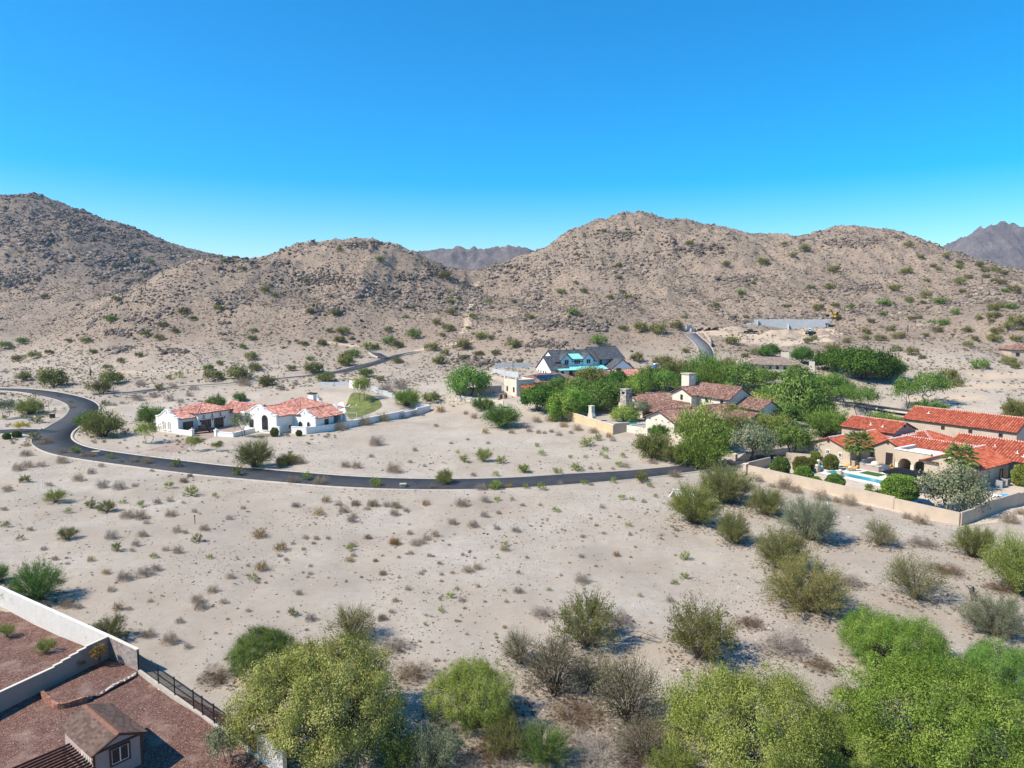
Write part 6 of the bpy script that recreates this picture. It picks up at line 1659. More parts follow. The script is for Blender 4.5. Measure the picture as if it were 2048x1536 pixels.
# ================================================================ trees round the houses
TR = [ # kind, cx, cy, w, hs, leaf, label
 ('tree',937,764,90,.9,'lf_green','lone round mesquite tree at the corner of the tan lot wall'),
 ('dense',1077,797,78,1.0,'lf_dark','dense dark tree against the adobe house'),
 ('round',1126,810,72,1.0,'lf_bright','bright green tree behind the ochre garden wall'),
 ('round',1103,782,60,1.0,'lf_mid','mid green tree between the adobe house and the ochre wall'),
 ('round',1155,775,66,1.0,'lf_mid','mid green tree below the solar panel roof'),
 ('tree',1178,756,62,1.0,'lf_olive','olive tree in front of the red roofed house'),
 ('dense',1232,760,52,1.0,'lf_dark','dark broadleaf tree in front of the red roofed house chimney'),
 ('round',1206,786,76,1.0,'lf_green','green tree in the grove behind the garden fireplace'),
 ('round',1240,790,70,1.0,'lf_mid','mid green tree beside the stone chimney'),
 ('dense',1190,806,60,.9,'lf_mid','shady tree right behind the garden fireplace'),
 ('round',1296,755,62,1.0,'lf_mid','mid green tree left of the square chimney'),
 ('tree',1330,762,60,1.0,'lf_green','green tree behind the stone chimney roof'),
 ('round',1250,826,62,.9,'lf_lime','yellow green tree over the garden table'),
 ('airy',1278,820,56,1.0,'lf_grey','grey green tree between the garden pool and the chimney house'),
 ('feather',1003,830,82,.75,'lf_green','wide dark green bush at the end of the ochre wall'),
 ('feather',965,806,52,.8,'lf_mid','green bush below the sunlit cream wall'),
 ('feather',1352,742,84,.9,'lf_olive','olive palo verde behind the blue portable toilet grove'),
 ('feather',1405,738,90,.9,'lf_bright','bright green palo verde at the foot of the hill drive'),
 ('feather',1445,735,70,.9,'lf_olive','olive palo verde left of the hip roofed house'),
 ('feather',1420,758,84,.9,'lf_bright','bright palo verde behind the two storey ridge'),
 ('tree',1478,752,84,.9,'lf_mid','mid green tree in front of the hip roofed house'),
 ('tree',1530,757,78,.9,'lf_green','green tree below the hip roofed house windows'),
 ('round',1592,752,66,.9,'lf_mid','green tree beside the hip roofed house chimney'),
 ('dense',1539,703,40,1.0,'lf_dark','small dark tree behind the hip roofed house'),
 ('dense',1605,711,46,1.1,'lf_dark','dark tree between the two pale chimneys'),
 ('dense',1660,722,64,1.0,'lf_dark','dark tree at the left of the dense grove'),
 ('dense',1703,726,92,1.0,'lf_dark','big dark tree in the middle of the dense grove'),
 ('dense',1742,732,96,1.0,'lf_dark','big dark tree over the boundary wall grove'),
 ('dense',1775,738,66,.95,'lf_mid','grey green tree at the right of the dense grove'),
 ('round',1660,768,84,.9,'lf_mid','mid green tree below the dense dark grove'),
 ('round',1600,792,120,1.0,'lf_mid','large spreading tree with dark trunk between the two houses'),
 ('tree',1510,812,96,.95,'lf_yellowolive','yellow olive tree beside the chimney house gable'),
 ('round',1560,826,86,.9,'lf_mid','shady green tree below the large spreading tree'),
 ('feather',1650,843,100,.8,'lf_bright','vivid green bushy tree behind the pool house gable'),
 ('round',1455,792,70,1.0,'lf_bright','bright green tree hugging the back of the brown tiled gable'),
 ('round',1548,790,80,1.0,'lf_green','fresh green tree between the yellow olive and the large spreading tree'),
 ('feather',1630,812,84,.9,'lf_green','fresh green bushy tree at the edge of the lawn'),
 ('feather',1540,848,80,.9,'lf_lime','lime feathery tree above the umbrella shaped mesquite'),
 ('round',1275,770,56,1.0,'lf_bright','bright green tree left of the stone chimney roof'),
 ('round',1150,800,70,1.0,'lf_bright','fresh green tree in the middle of the fireplace grove'),
 ('feather',1380,765,80,.9,'lf_green','fresh green palo verde behind the square chimney'),
 ('tree',1468,832,84,.9,'lf_mid','mid green tree pressed against the low brown tiled wing'),
 ('feather',1352,906,66,.8,'lf_olive','olive bushy tree on the road side of the cream wall'),
 ('round',1622,776,66,.9,'lf_bright','bright green tree behind the large spreading tree'),
 ('round',1122,772,54,.95,'lf_green','green tree screening the solar panel roof'),
 ('feather',1440,872,84,.8,'lf_bright','bright feathery tree beside the grey green street tree'),
 ('airy',1722,800,72,1.15,'lf_green','open twin trunked tree on the green lawn'),
 ('airy',1690,790,60,1.1,'lf_green','open slender tree at the back of the lawn'),
 ('airy',1815,786,78,1.1,'lf_green','open branching tree on the back street verge'),
 ('airy',1858,776,84,1.1,'lf_green','wide open branching tree behind the long garage roof'),
 ('feather',1768,838,84,.55,'lf_bright','long bright green hedge row behind the orange roofs'),
 ('feather',1858,812,74,.55,'lf_green','low dark green bush behind the garage ridge'),
 ('feather',2034,817,66,1.0,'lf_olive','olive palo verde behind the far end of the garage'),
 ('tree',1502,884,88,1.1,'lf_grey','grey green tree beside the street pillars'),
 ('tree',1578,880,88,1.0,'lf_mid','umbrella shaped green mesquite with forked trunk by the street'),
 ('feather',1400,850,120,.85,'lf_lime','wide feathery lime tree in front of the brown roofs'),
 ('feather',1475,850,76,.9,'lf_olive','olive bushy tree between the brown roofs and the grey tree'),
 ('round',1319,862,44,1.0,'lf_dark','round dark green bush against the low gable wall'),
 ('feather',1400,900,112,.8,'lf_bright','bright feathery green palo verde overhanging the main road'),
 ('feather',1306,888,86,.85,'lf_olive','olive thorny tree at the end of the open plot'),
 ('tree',1909,980,122,1.0,'lf_grey','grey green olive tree inside the terrace wall corner'),
 ('feather',205,846,88,.8,'lf_olive','olive mesquite inside the road bend'),
 ('feather',180,840,60,.8,'lf_mid','green mesquite leaning over the road bend kerb'),
 ('feather',61,812,62,.85,'lf_lime','yellow green palo verde in the lot inside the far road'),
 ('airy',12,816,48,1.1,'lf_grey','thin grey green tree near the side street'),
 ('airy',42,854,36,1.0,'lf_yellow','small bright yellow tree at the side street corner'),
 ('airy',298,864,52,1.1,'lf_lime','small lime tree on the slope before the garage gable'),
 ('feather',302,828,60,.9,'lf_green','dense green tree behind the garage gable'),
 ('airy',388,886,40,1.0,'lf_lime','small leafy tree beside the house driveway'),
 ('airy',434,892,34,1.0,'lf_olive','spindly young tree on the slope below the court wall'),
 ('airy',487,848,54,1.2,'lf_grey','airy grey green tree in front of the big arched window'),
 ('plume',512,905,96,.8,'lf_olive','large olive bush on the slope above the main road'),
 ('feather',575,918,56,.6,'lf_olive','low olive bush trailing beside the large olive bush'),
 ('airy',723,776,52,1.3,'lf_lime','small lime tree with a dark trunk on the mission house lawn'),
 ('feather',813,794,62,.75,'lf_bright','bright green tree at the end of the garden wall'),
 ('feather',432,803,44,.8,'lf_mid','green bush behind the link roof of the mission house'),
 ('feather',480,793,30,.8,'lf_green','small green bush behind the mission house chimney'),
]
for kind, cx, cy, w, hs, lf, lb in TR:
    hs *= 1.22 if kind == 'dense' else 1.5 if 'hedge' not in lb and 'low' not in lb else 1.15
    x, y, z, r = place_c(cx, cy, w, .95*hs, .55)
    put(kind, x, y, z, r*1.02, rv.uniform(0, 6.28), lf, 'bark' if kind != 'airy' else 'dark_wood', lb, 'bush' if 'bush' in lb or 'hedge' in lb else 'tree', None, hs, True, 'bush' if 'bush' in lb or 'hedge' in lb else 'tree')

# clipped bushes and garden plants by the pool
for kind, cx, cy, w, hs, lf, lb in [('ball',1560,934,36,1.15,'lf_mid','tall leafy bush at the street end of the terrace'),('ball',1602,929,32,1.0,'lf_olive','clipped round bush left of the short tan wall'),('ball',1621,928,26,1.0,'lf_olive','smaller clipped bush touching the short tan wall'),('ball',1661,924,28,1.1,'lf_olive','clipped round bush against the gable wall of the pool house'),
   ('ball',1606,949,34,1.0,'lf_bright','bright clipped round bush inside the terrace wall'),('ball',1630,962,26,.7,'lf_bright','low bright green shrub beside the spa'),('ball',1670,965,34,1.0,'lf_mid','clipped round bush between the spa and the terrace wall'),('ball',1629,912,22,.9,'lf_lime','lime shrub on the front gravel before the gable wall'),
   ('boxy',1802,980,60,1.0,'lf_bright','large box shaped clipped topiary on a short trunk'),('ball',1736,985,20,.75,'lf_lime','small lime ball shrub by the pool end'),('ball',2044,950,36,1.2,'lf_lime','yellow green shrub beside the shaded side wall'),
   ('ball',549,864,16,1.1,'lf_olive','clipped dark bush beside the side gate of the mission house'),('ball',598,866,12,1.0,'lf_olive','small clipped bush at the garden wall corner'),('ball',14,872,14,.9,'lf_mid','dark clipped ball shrub near the yellow tree'),('ball',34,868,16,.8,'lf_mid','larger clipped shrub below the yellow tree'),('ball',1785,855,14,.8,'lf_dark','round dark shrub on the lawn edge')]:
    x, y, z, r = place_c(cx, cy, w, 2.0*hs, .5); zz = z + r*hs*(.92 if kind == 'ball' else 1.15)
    put(kind, x, y, zz, r, rv.uniform(0, 6.28) if kind == 'ball' else A2, lf, 'bark', lb, 'bush', None, hs, True, 'clipped_bush')
def rosette(px, py, r, n, lf, label, name, cat, h=0.9):
    q = ground_at([(px, py)])[0]; rg = np.random.default_rng(n+int(px))
    a = rg.uniform(0, 6.28, n); el = rg.uniform(.15, 1.3, n)
    D = np.stack([np.cos(a)*np.cos(el), np.sin(a)*np.cos(el), np.sin(el)*h], 1)
    V, F = leaves(np.zeros((n, 3))+D*.05, D, rg.uniform(.7, 1.0, n), .12, rg)
    p = pack('rosette', None, V, F, rg.random(n)); V_['_r'] = [p]
    put('_r', q[0], q[1], q[2], r, 0, lf, label=label, cat=cat, parts=False, name=name)
rosette(1738, 976, 1.1, 60, 'lf_mid', 'spiky agave cluster behind the lime ball shrub', 'agave', 'agave')
rosette(1757, 988, 1.2, 70, 'lf_mid', 'spiky sago plant beside the box topiary', 'sago_plant', 'plant')
rosette(1748, 990, .8, 50, 'lf_dark', 'small dark spiky plant by the pool edge', 'agave', 'agave')
# yard plants at the lower left
for cx, cy, w, lf, lb in ((14,1268,38,'lf_lime','small yellow green shrub in the upper red gravel yard near the wall'),(91,1296,46,'lf_lime','yellow green shrub alone in the upper red gravel yard'),(158,1330,46,'lf_mid','drooping green bush against the stepped tan wall')):
    x, y, z, r = place_c(cx, cy, w, .95, .45); put('creo', x, y, .06 if cx < 150 else .42, r, 1.0, lf, 'pale_bark', lb, 'bush', None, 1.35, True, 'shrub')

def fan_palm(px, py, trunk_h, crown_r, label, n=46, lf='lf_palm', skirt=True, xy=None):
    if xy is None: q = ground_at([(px, py)])[0]
    else: q = (xy[0], xy[1], hz(*xy))
    t = empty('fan_palm', q, 0); tag(t, label, 'palm')
    mb = MB(); mb.tube([(0,0,-.3),(.05,0,trunk_h*.4),(0,.05,trunk_h*.8),(0,0,trunk_h)], [.42*crown_r/2.2,.32*crown_r/2.2,.34*crown_r/2.2,.2*crown_r/2.2], 9); mb.build('trunk', M['bark'], t, smooth=True)
    rg = np.random.default_rng(int(px)); Vs, Fs, Ts = [], [], []; o = 0
    sm = MB()
    for i in range(n):
        a = i*2.39996; el = 1.25 - 2.0*(i/n)**.8
        d = np.array([math.cos(a)*math.cos(el), math.sin(a)*math.cos(el), math.sin(el)])
        L = crown_r*rg.uniform(.45, .68); hub = np.array([0,0,trunk_h]) + d*L + np.array([0,0,-.12*L*L])
        sm.tube([(0,0,trunk_h), tuple((np.array([0,0,trunk_h])+hub)/2+np.array([0,0,.08])), tuple(hub)], [.03,.022,.015], 4, cap=False)
        side = unit(np.cross(d, [0,0,1.0])+1e-6); upv = unit(np.cross(side, d))
        m = 17; ph = np.linspace(-1.55, 1.55, m)
        D = np.cos(ph)[:, None]*d + np.sin(ph)[:, None]*side + upv*.12*rg.normal(size=(m, 1)) + np.array([0,0,-.22])
        D = unit(D); V, F = leaves(np.repeat(hub[None], m, 0), D, crown_r*.46*rg.uniform(.75, 1.15, m), crown_r*.062, rg)
        Vs.append(V); Fs.append(F+o); o += len(V); Ts.append(np.clip((.35+.4*rg.random()+rg.normal(size=m)*.12), 0, 1))
    sm.build('leaf_stalks', M['lf_olive'], t, fixn=False)
    np_obj('crown', np.vstack(Vs), np.vstack(Fs), M[lf], t, attrs={'tint': ('FACE', 'FLOAT', np.concatenate(Ts))})
p = at_z(1715, 937, .5); fan_palm(1715, 937, 5.2, 3.0, 'tall fan palm with shaggy crown beside the yellow loungers', 44, xy=(p[0], p[1]))
p = at_z(1918, 978, .5)[:2]; fan_palm(1916, 960, 5.7, 3.0, 'fan palm with bright leaves above the grey green olive tree', 38, xy=p)
p = at_z(199, 1331, .3); fan_palm(199, 1331, 1.5, .75, 'short dead topped palm in the raised planter by the tan wall', 26, 'lf_gold', xy=(p[0], p[1]))

# ================================================================ saguaros
plain('cactus', (0.085, 0.095, 0.050), .9, .2, 3, .6, 10)
def saguaro(px, py, hpx, arms, label, i):
    q = ground_at([(px, py)])[0]; H = max(1.8, hpx*q[1]/FPX); r = .06*H**.5+.12
    mb = MB(); n = 10
    def ribbed(pts, rad): mb.tube(pts, rad, n)
    ribbed([(0,0,-.4),(0,0,H*.3),(0,0,H*.7),(0,0,H*.95),(0,0,H)], [r*.9,r*1.05,r,r*.7,r*.2])
    for a in range(arms):
        s = (-1)**a; z = H*(.4+.12*a); L = .13*H+.2
        ribbed([(0,0,z),(s*L*.7,0,z+.05),(s*L,.05,z+.25*L+.1),(s*L,.05,z+H*.22),(s*L,.05,z+H*.25)], [r*.6,r*.62,r*.65,r*.6,r*.2])
    o = mb.build('saguaro', M['cactus'], smooth=True); o.location = q; o.rotation_euler = (0,0,.4*i); tag(o, label, 'cactus', 'saguaros on the hillsides' if 'saguaro on' in label else None)
SG = [(326,556,18,2,'tallest branched saguaro on the spur of the left hill'),(245,596,12,0,'single saguaro on the lower spur of the left hill'),(283,588,14,1,'saguaro on the left spur with one arm'),(291,580,8,0,'short saguaro on the left spur beside its armed neighbour'),(181,752,18,1,'saguaro with one arm on the flat below the left hill'),
 (1270,452,14,1,'saguaro just below the summit of the right hill'),(1170,490,13,0,'straight saguaro on the left shoulder of the right hill'),(1205,530,14,2,'branched saguaro halfway up the right hill'),(1373,447,11,0,'saguaro standing on the skyline of the right hill'),(1672,578,13,0,'straight saguaro above the retaining wall'),(1689,622,11,0,'small saguaro just above the yellow excavator'),
 (1815,664,15,0,'saguaro among the olive bushes on the lower right slope'),(1964,568,12,0,'saguaro high on the far right slope'),(1512,489,9,0,'small saguaro near the right hill crest'),(1043,590,8,0,'small saguaro right of the saddle trail'),(974,591,8,0,'small saguaro near the saddle trail'),(1766,700,8,1,'dark small saguaro behind the dense dark grove'),(917,716,12,0,'saguaro by the street turnaround')]
for i, s in enumerate(SG): saguaro(s[0], s[1], s[2], s[3], s[4], i)
q = w2(12.6, 26.6); 
mb = MB(); mb.tube([(0,0,0),(0,0,1.6),(.1,0,2.6)], [.22,.2,.12], 8); mb.tube([(0,0,.9),(.5,0,1.1),(.55,0,2.2)], [.15,.15,.1], 8); o = mb.build('patio_cactus', M['cactus'], smooth=True); o.location = (*q, .5); tag(o, 'branched brown cactus standing by the patio door', 'cactus')

# ================================================================ shrubs read off the photograph (coordinates of enlarged views)
KIND = {'g': ('creo', 'lf_lime', 'yellow green creosote shrub'), 'o': ('creo', 'lf_olive', 'dark olive creosote shrub'), 't': ('dry', 'lf_tan', 'dry tan shrub'), 'k': ('dry', 'lf_twig', 'grey bare twiggy shrub'), 'y': ('tuft', 'lf_gold', 'golden brown brittle shrub')}
ZONES = {
 'lot': ((0, 940, 2.56), 'on the open lot below the main road', "130,45,60,o;285,125,130,g;30,275,55,o;345,320,120,o;20,200,40,t;40,100,60,t;250,75,45,t;525,80,70,k;610,85,75,k;688,80,35,k;865,75,60,g;980,105,90,g;1100,125,40,g;940,55,45,t;970,30,30,k;470,170,90,o;550,185,100,o;630,158,45,g;350,205,50,g;720,172,55,g;805,165,50,k;870,155,45,t;940,165,25,g;650,230,90,t;720,238,80,t;875,225,70,t;995,212,35,t;1245,195,35,k;1515,180,60,k;1670,155,60,y;1635,218,65,y;1175,245,50,k;750,270,40,t;905,310,55,t;950,320,35,t;1045,298,60,t;1010,345,75,o;570,340,75,k;730,330,60,t;600,390,80,o;695,380,50,k;675,412,35,k;105,345,45,o;225,405,40,k;155,305,35,t;280,455,40,y;465,460,45,y;345,478,30,k;1075,440,50,g;790,435,60,g;850,405,50,t;910,415,65,t;1330,330,90,y;1440,400,75,y;1565,345,40,t;1620,350,40,t;1605,375,30,y;1555,405,30,y;1340,500,80,y;1295,545,60,g;1320,575,30,y;1270,490,25,y;1180,545,55,t;545,525,50,y;640,545,100,k;740,525,100,k;800,505,60,k;570,615,50,k;310,570,40,t;1090,615,70,t;1010,665,80,t;1030,695,90,k;1145,675,50,t;770,670,35,y;605,705,65,y;660,710,40,k;340,690,80,t;400,700,60,k;230,690,60,t;1270,720,35,t;1500,725,70,o;1590,760,70,k;1530,630,45,t;920,775,50,t;870,870,100,t;760,840,90,t;960,905,50,k;1880,345,45,k;1790,395,60,g;1790,460,55,y;1920,465,30,y;2015,370,60,y;1960,530,45,t;1590,530,35,t;1590,490,30,y;1900,175,60,t;1820,172,55,t;1760,205,70,t;1735,175,50,k;1800,255,60,k;1980,180,50,k;1570,30,70,g;1640,55,90,t;1500,55,70,t;1930,65,70,g;2030,185,60,t;1960,760,55,k;1465,460,30,t;1500,375,30,k;1680,350,30,t;1430,440,30,t"),
 'lot2': ((700, 940, 2.926), 'on the open lot below the main road', "30,200,60,t;140,200,70,t;100,225,50,t;260,205,60,t;260,255,70,t;330,235,50,k;445,195,60,y;655,195,100,t;600,305,70,k;785,265,60,k;720,320,80,t;860,165,50,g;950,165,35,g;870,250,40,t;1010,205,40,t;790,175,70,k;1115,205,30,k;1205,225,65,g;1475,215,45,t;1590,155,60,g;1650,165,45,g;1720,185,40,t;1790,150,35,g;1755,85,55,g;1630,315,50,g;850,85,95,g;555,50,110,g;150,65,80,g;1030,95,50,g;1120,95,70,g;1230,80,45,t;1370,65,60,g;1410,85,40,t;1540,60,55,g;1710,30,100,o;1895,30,70,t;930,95,60,y;480,100,50,t;770,105,80,k;265,425,80,y;110,395,45,t;380,430,70,t;420,420,60,t;350,370,45,t;450,400,60,t;500,380,60,t;355,485,45,t;465,500,40,t;330,490,25,t;285,510,30,t;150,530,35,t;525,545,40,t;910,430,50,g;905,460,70,t;860,340,50,k;970,350,70,k;690,585,80,t;745,570,70,t;600,600,35,k;535,610,35,t;190,605,50,t;415,605,40,t;435,590,30,k;985,595,40,o;1035,512,30,k;730,515,25,k;660,495,30,k;865,510,25,g;1285,540,25,g;1560,495,55,y;1355,505,45,t;1235,615,25,k;1355,640,110,k;985,705,75,k;1165,695,40,g;1440,325,30,t;1485,370,35,t;1575,275,30,t;1640,378,35,t;1360,390,35,t;1820,380,30,t;1820,400,25,k;1910,350,45,k;1960,500,80,g;1955,615,70,g;1900,650,55,g;1695,730,40,g;585,730,65,g;535,815,55,g;625,690,35,o;340,695,50,t;655,760,60,k;265,765,45,y;245,830,45,t;185,865,65,k;440,900,40,g;905,920,35,y;790,770,30,k;915,770,35,k;750,680,35,k;535,650,30,t;1870,760,60,k;15,440,60,y;20,500,40,t;20,270,50,t;1670,450,25,k;1410,285,25,t"),
 'plot': ((1040, 800, 5.39), 'on the vacant plot above the main road', "180,480,80,g;235,560,120,g;55,740,140,g;410,755,130,g;610,710,180,g;545,605,75,g;705,605,70,g;860,735,55,g;760,735,60,k;920,520,100,g;880,580,80,g;930,610,80,g;1110,590,95,g;720,440,200,g;840,400,130,g;960,390,90,y;790,335,130,t;1000,430,90,k;1060,690,100,g;1130,710,110,t;1000,740,60,t;1430,670,110,t;1310,830,190,o;1700,810,110,t;200,350,70,y;265,355,60,y;100,330,90,t;30,290,90,t;340,340,70,t;420,370,90,k;470,270,120,y;550,350,70,t;620,310,120,t;330,210,130,t;180,220,120,t"),
 'plot2': ((880, 660, 2.695), 'on the vacant plot above the main road', "95,655,30,g;130,690,80,g;235,675,110,g;330,695,80,g;25,790,110,o;300,830,90,g;450,740,90,g;245,550,45,y;385,550,45,y;260,610,30,t;185,470,45,y;140,450,35,t;180,780,40,t;300,770,50,g;60,610,30,k;150,590,26,k"),
 'bend': ((0, 740, 4.096), 'along the main road bend', "430,75,190,o;910,55,180,o;200,45,120,o;620,640,130,g;905,700,90,g;1445,755,130,o;1950,820,140,o;280,540,120,o;390,585,90,y;340,600,80,t;225,615,70,t;215,685,110,t;510,745,110,t;510,670,70,t;690,695,90,t;750,700,70,t;1000,748,40,o;1100,740,90,t;1200,750,110,t;230,780,110,t;150,805,110,t;340,775,90,t;200,890,95,o;640,890,110,t;750,840,80,k;830,785,60,t;1245,825,50,t;1560,865,50,k;1505,910,70,t;1030,500,100,o;870,265,100,o;580,260,40,o;480,205,40,o;590,300,60,t;280,195,40,o;940,285,50,t;1000,270,50,k;1130,230,110,k;1260,210,90,k;1390,240,90,k;1480,260,70,k;1760,270,170,o;1950,215,80,o;300,400,120,o;190,380,60,o;40,385,70,o;390,360,60,o;650,530,30,o;720,530,30,o;980,595,30,o;1040,635,30,o;1130,625,30,o;1180,590,30,o;1360,535,30,o;1460,540,35,o;1450,575,35,o;1540,660,35,o;1470,675,30,o;1870,670,30,o"),
 'white': ((240, 700, 3.103), 'round the mission house', "1590,575,110,k;1400,715,80,t;1470,720,80,t;1700,740,120,t;1800,695,40,t;1890,720,30,k;1560,660,40,t;1960,470,40,y;1830,620,40,t;1880,405,30,k;1630,425,100,y;1740,410,80,k;1520,450,100,t;1810,395,90,t;1370,480,100,t;1990,375,70,y;1930,280,130,o;1650,250,110,k;1740,225,110,k;1225,295,60,g;545,110,60,o;615,75,45,o;740,135,140,o;840,95,90,o;1070,110,65,o;1200,105,110,o;905,190,110,o;1280,165,100,o;550,160,70,o;610,155,70,o;300,165,70,o;365,150,70,g;1410,65,100,o;1525,135,110,o;1720,60,70,o;1985,60,80,o;240,225,90,o;770,205,100,t;130,210,80,k;460,240,60,k;430,280,50,k;1000,240,60,k;1090,210,50,k;330,230,60,k;880,540,40,o;1040,525,40,o;1060,635,50,o;1110,690,100,t;1000,700,100,o"),
 'wall': ((1440, 740, 3.368), 'along the foot of the terrace wall', "430,780,130,t;510,810,110,t;680,855,130,t;790,880,80,t;870,890,130,t;1000,935,60,t;1260,990,80,t;1350,1015,130,t;1950,1010,130,t;350,780,60,t;260,740,80,k;2020,960,80,t;110,650,50,k"),
 'hill_left': ((0, 370, 2.926), 'on the slopes of the left hill', "655,780,70;1080,738,70;1130,775,50;960,815,55;860,865,60;930,890,60;1025,850,50;1285,720,60;1555,610,55;1610,645,40;505,905,60;290,978,45;545,972,50;195,995,70;100,1010,65;705,1025,50;810,995,50;625,1065,55;1475,890,55;1475,1000,80;1420,945,40;1285,1040,40;1220,1065,60;1490,1065,75;1815,735,45;1965,745,55;1780,925,50;1885,920,50;1985,900,65;2020,1010,80;1815,1010,50;1840,1065,100;1710,1070,55;1910,1120,90;1560,1140,100;1260,1110,110;1400,1100,130;650,1125,120;590,1180,130;320,1130,170;150,1115,90;30,935,70;130,905,60;405,910,40;270,650,45;680,665,55;885,445,40;855,520,35;1310,440,40;1425,490,40;40,565,35;210,550,30;1755,550,30;1795,555,30;120,385,30;165,380,25;665,485,30;1490,850,40"),
 'saddle': ((600, 370, 2.926), 'on the saddle and lower slopes between the hills', "885,740,60;870,830,80;800,800,55;930,665,35;880,680,50;880,625,35;850,525,75;1010,765,55;1060,880,75;1115,890,45;955,935,100;775,945,85;1045,980,65;960,1005,55;820,1020,80;850,978,60;1145,978,55;570,1025,60;565,935,70;395,940,70;440,945,50;310,980,90;275,1030,90;385,1095,90;150,1125,100;75,1070,100;230,900,60;125,920,50;520,905,80;665,870,85;830,875,40;520,845,50;250,845,80;170,848,40;205,745,55;60,735,45;655,712,40;620,768,35;1250,925,85;1745,905,95;1890,830,60;1995,830,90;1350,770,60;1595,740,65;1530,620,55;1660,615,45;1615,570,30;1105,680,40;1250,680,30;1815,658,40;1920,650,55;1880,620,40;1905,280,25;1775,265,30;1865,470,45;1870,540,35;470,430,50;230,375,40;40,555,35;1170,790,30;1095,770,25;985,835,30;1980,1010,80;1290,1030,50;470,1130,50"),
 'hill_right': ((1300, 370, 2.738), 'on the slopes of the right hill', "215,315,45;845,345,55;785,380,45;620,415,60;415,430,45;735,322,35;1010,460,65;880,555,50;980,552,60;495,590,50;565,535,30;360,655,45;1415,325,50;1480,390,40;1405,470,60;1340,560,60;1515,520,30;1290,640,80;1505,600,60;1590,630,70;1690,520,60;1705,580,35;1580,455,35;1550,440,35;1620,385,45;1700,445,40;1690,420,35;1925,530,50;1995,570,60;1945,575,40;1805,435,50;1840,495,40;1745,500,40;1840,460,50;1890,462,50;1940,475,45;1880,520,35;1985,660,60;1915,660,45;1880,705,70;1880,670,60;1800,725,40;1670,695,50;1605,750,60;1540,750,40;1435,725,45;1475,722,35;1210,740,40;1420,630,45;1490,640,35;1100,665,45;1015,655,45;920,670,60;760,660,30;735,660,30;940,625,30;1155,655,30;1275,700,40;1320,780,55;1360,820,70;1185,800,50;1185,830,45;1260,835,60;1575,790,55;1505,820,35;1740,790,50;1740,870,55;1895,790,65;1880,830,75;2000,740,90;1960,770,60;2005,835,60;2035,785,35;1870,740,35;1430,910,65;1490,940,40;1355,895,50;870,850,60;900,835,40;450,850,75;1075,850,50;50,785,100;150,770,70;190,720,35;525,720,30;190,905,40;75,960,110;1000,890,80;1780,840,40;520,930,45;575,910,60;1810,980,90;1645,1045,105;1690,1080,75;1960,965,70;2000,990,50;1620,1090,60"),
}
for zn, ((ox, oy, sc), where, txt) in ZONES.items():
    ent = [e.split(',') for e in txt.split(';')]
    pix, meta = [], []
    for e in ent:
        zx, zy, zw = float(e[0]), float(e[1]), float(e[2])
        k_ = e[3] if len(e) > 3 else 'h'
        pix.append((ox+zx/sc, oy+(zy+zw*(.30 if k_ in 'goh' else .16))/sc)); meta.append((zw/sc, k_))
    G = ground_at(pix)
    for g, (wp, k_) in zip(G, meta):
        Y = g[1]; r = max(.16, wp*Y/FPX/2)*(1.22 if k_ == 'h' else 1)
        if k_ == 'h':
            kd, lf = 'hill', rv.choice(['lf_hill', 'lf_hill', 'lf_olive', 'lf_hill', 'lf_mid']); lb = 'olive green palo verde bush ' + where; nm = 'palo_verde_bush'; cat = 'bush'; hs = rv.uniform(1.15, 1.5)
        else:
            kd, lf, lb = KIND[k_]; lb = lb + ' ' + where; nm = {'g': 'creosote_bush', 'o': 'creosote_bush', 't': 'dry_shrub', 'k': 'twiggy_shrub', 'y': 'brittle_shrub'}[k_]; cat = 'shrub'; hs = rv.uniform(1.05, 1.45)
            if kd == 'creo' and wp*2.56 < 95: kd = 'sml'
            if kd == 'creo' and Y > 140: kd = 'hill'
            if kd == 'dry' and wp < 22: kd = 'tuft'
            r *= 1.06
        put(kd, g[0], g[1], g[2]-.03*r, r, rv.uniform(0, 6.28), lf, 'pale_bark', lb, cat, lb.replace(' shrub ', ' shrubs ').replace(' bush ', ' bushes '), hs, wp > 24 and kd != 'tuft' and kd != 'dry', nm)
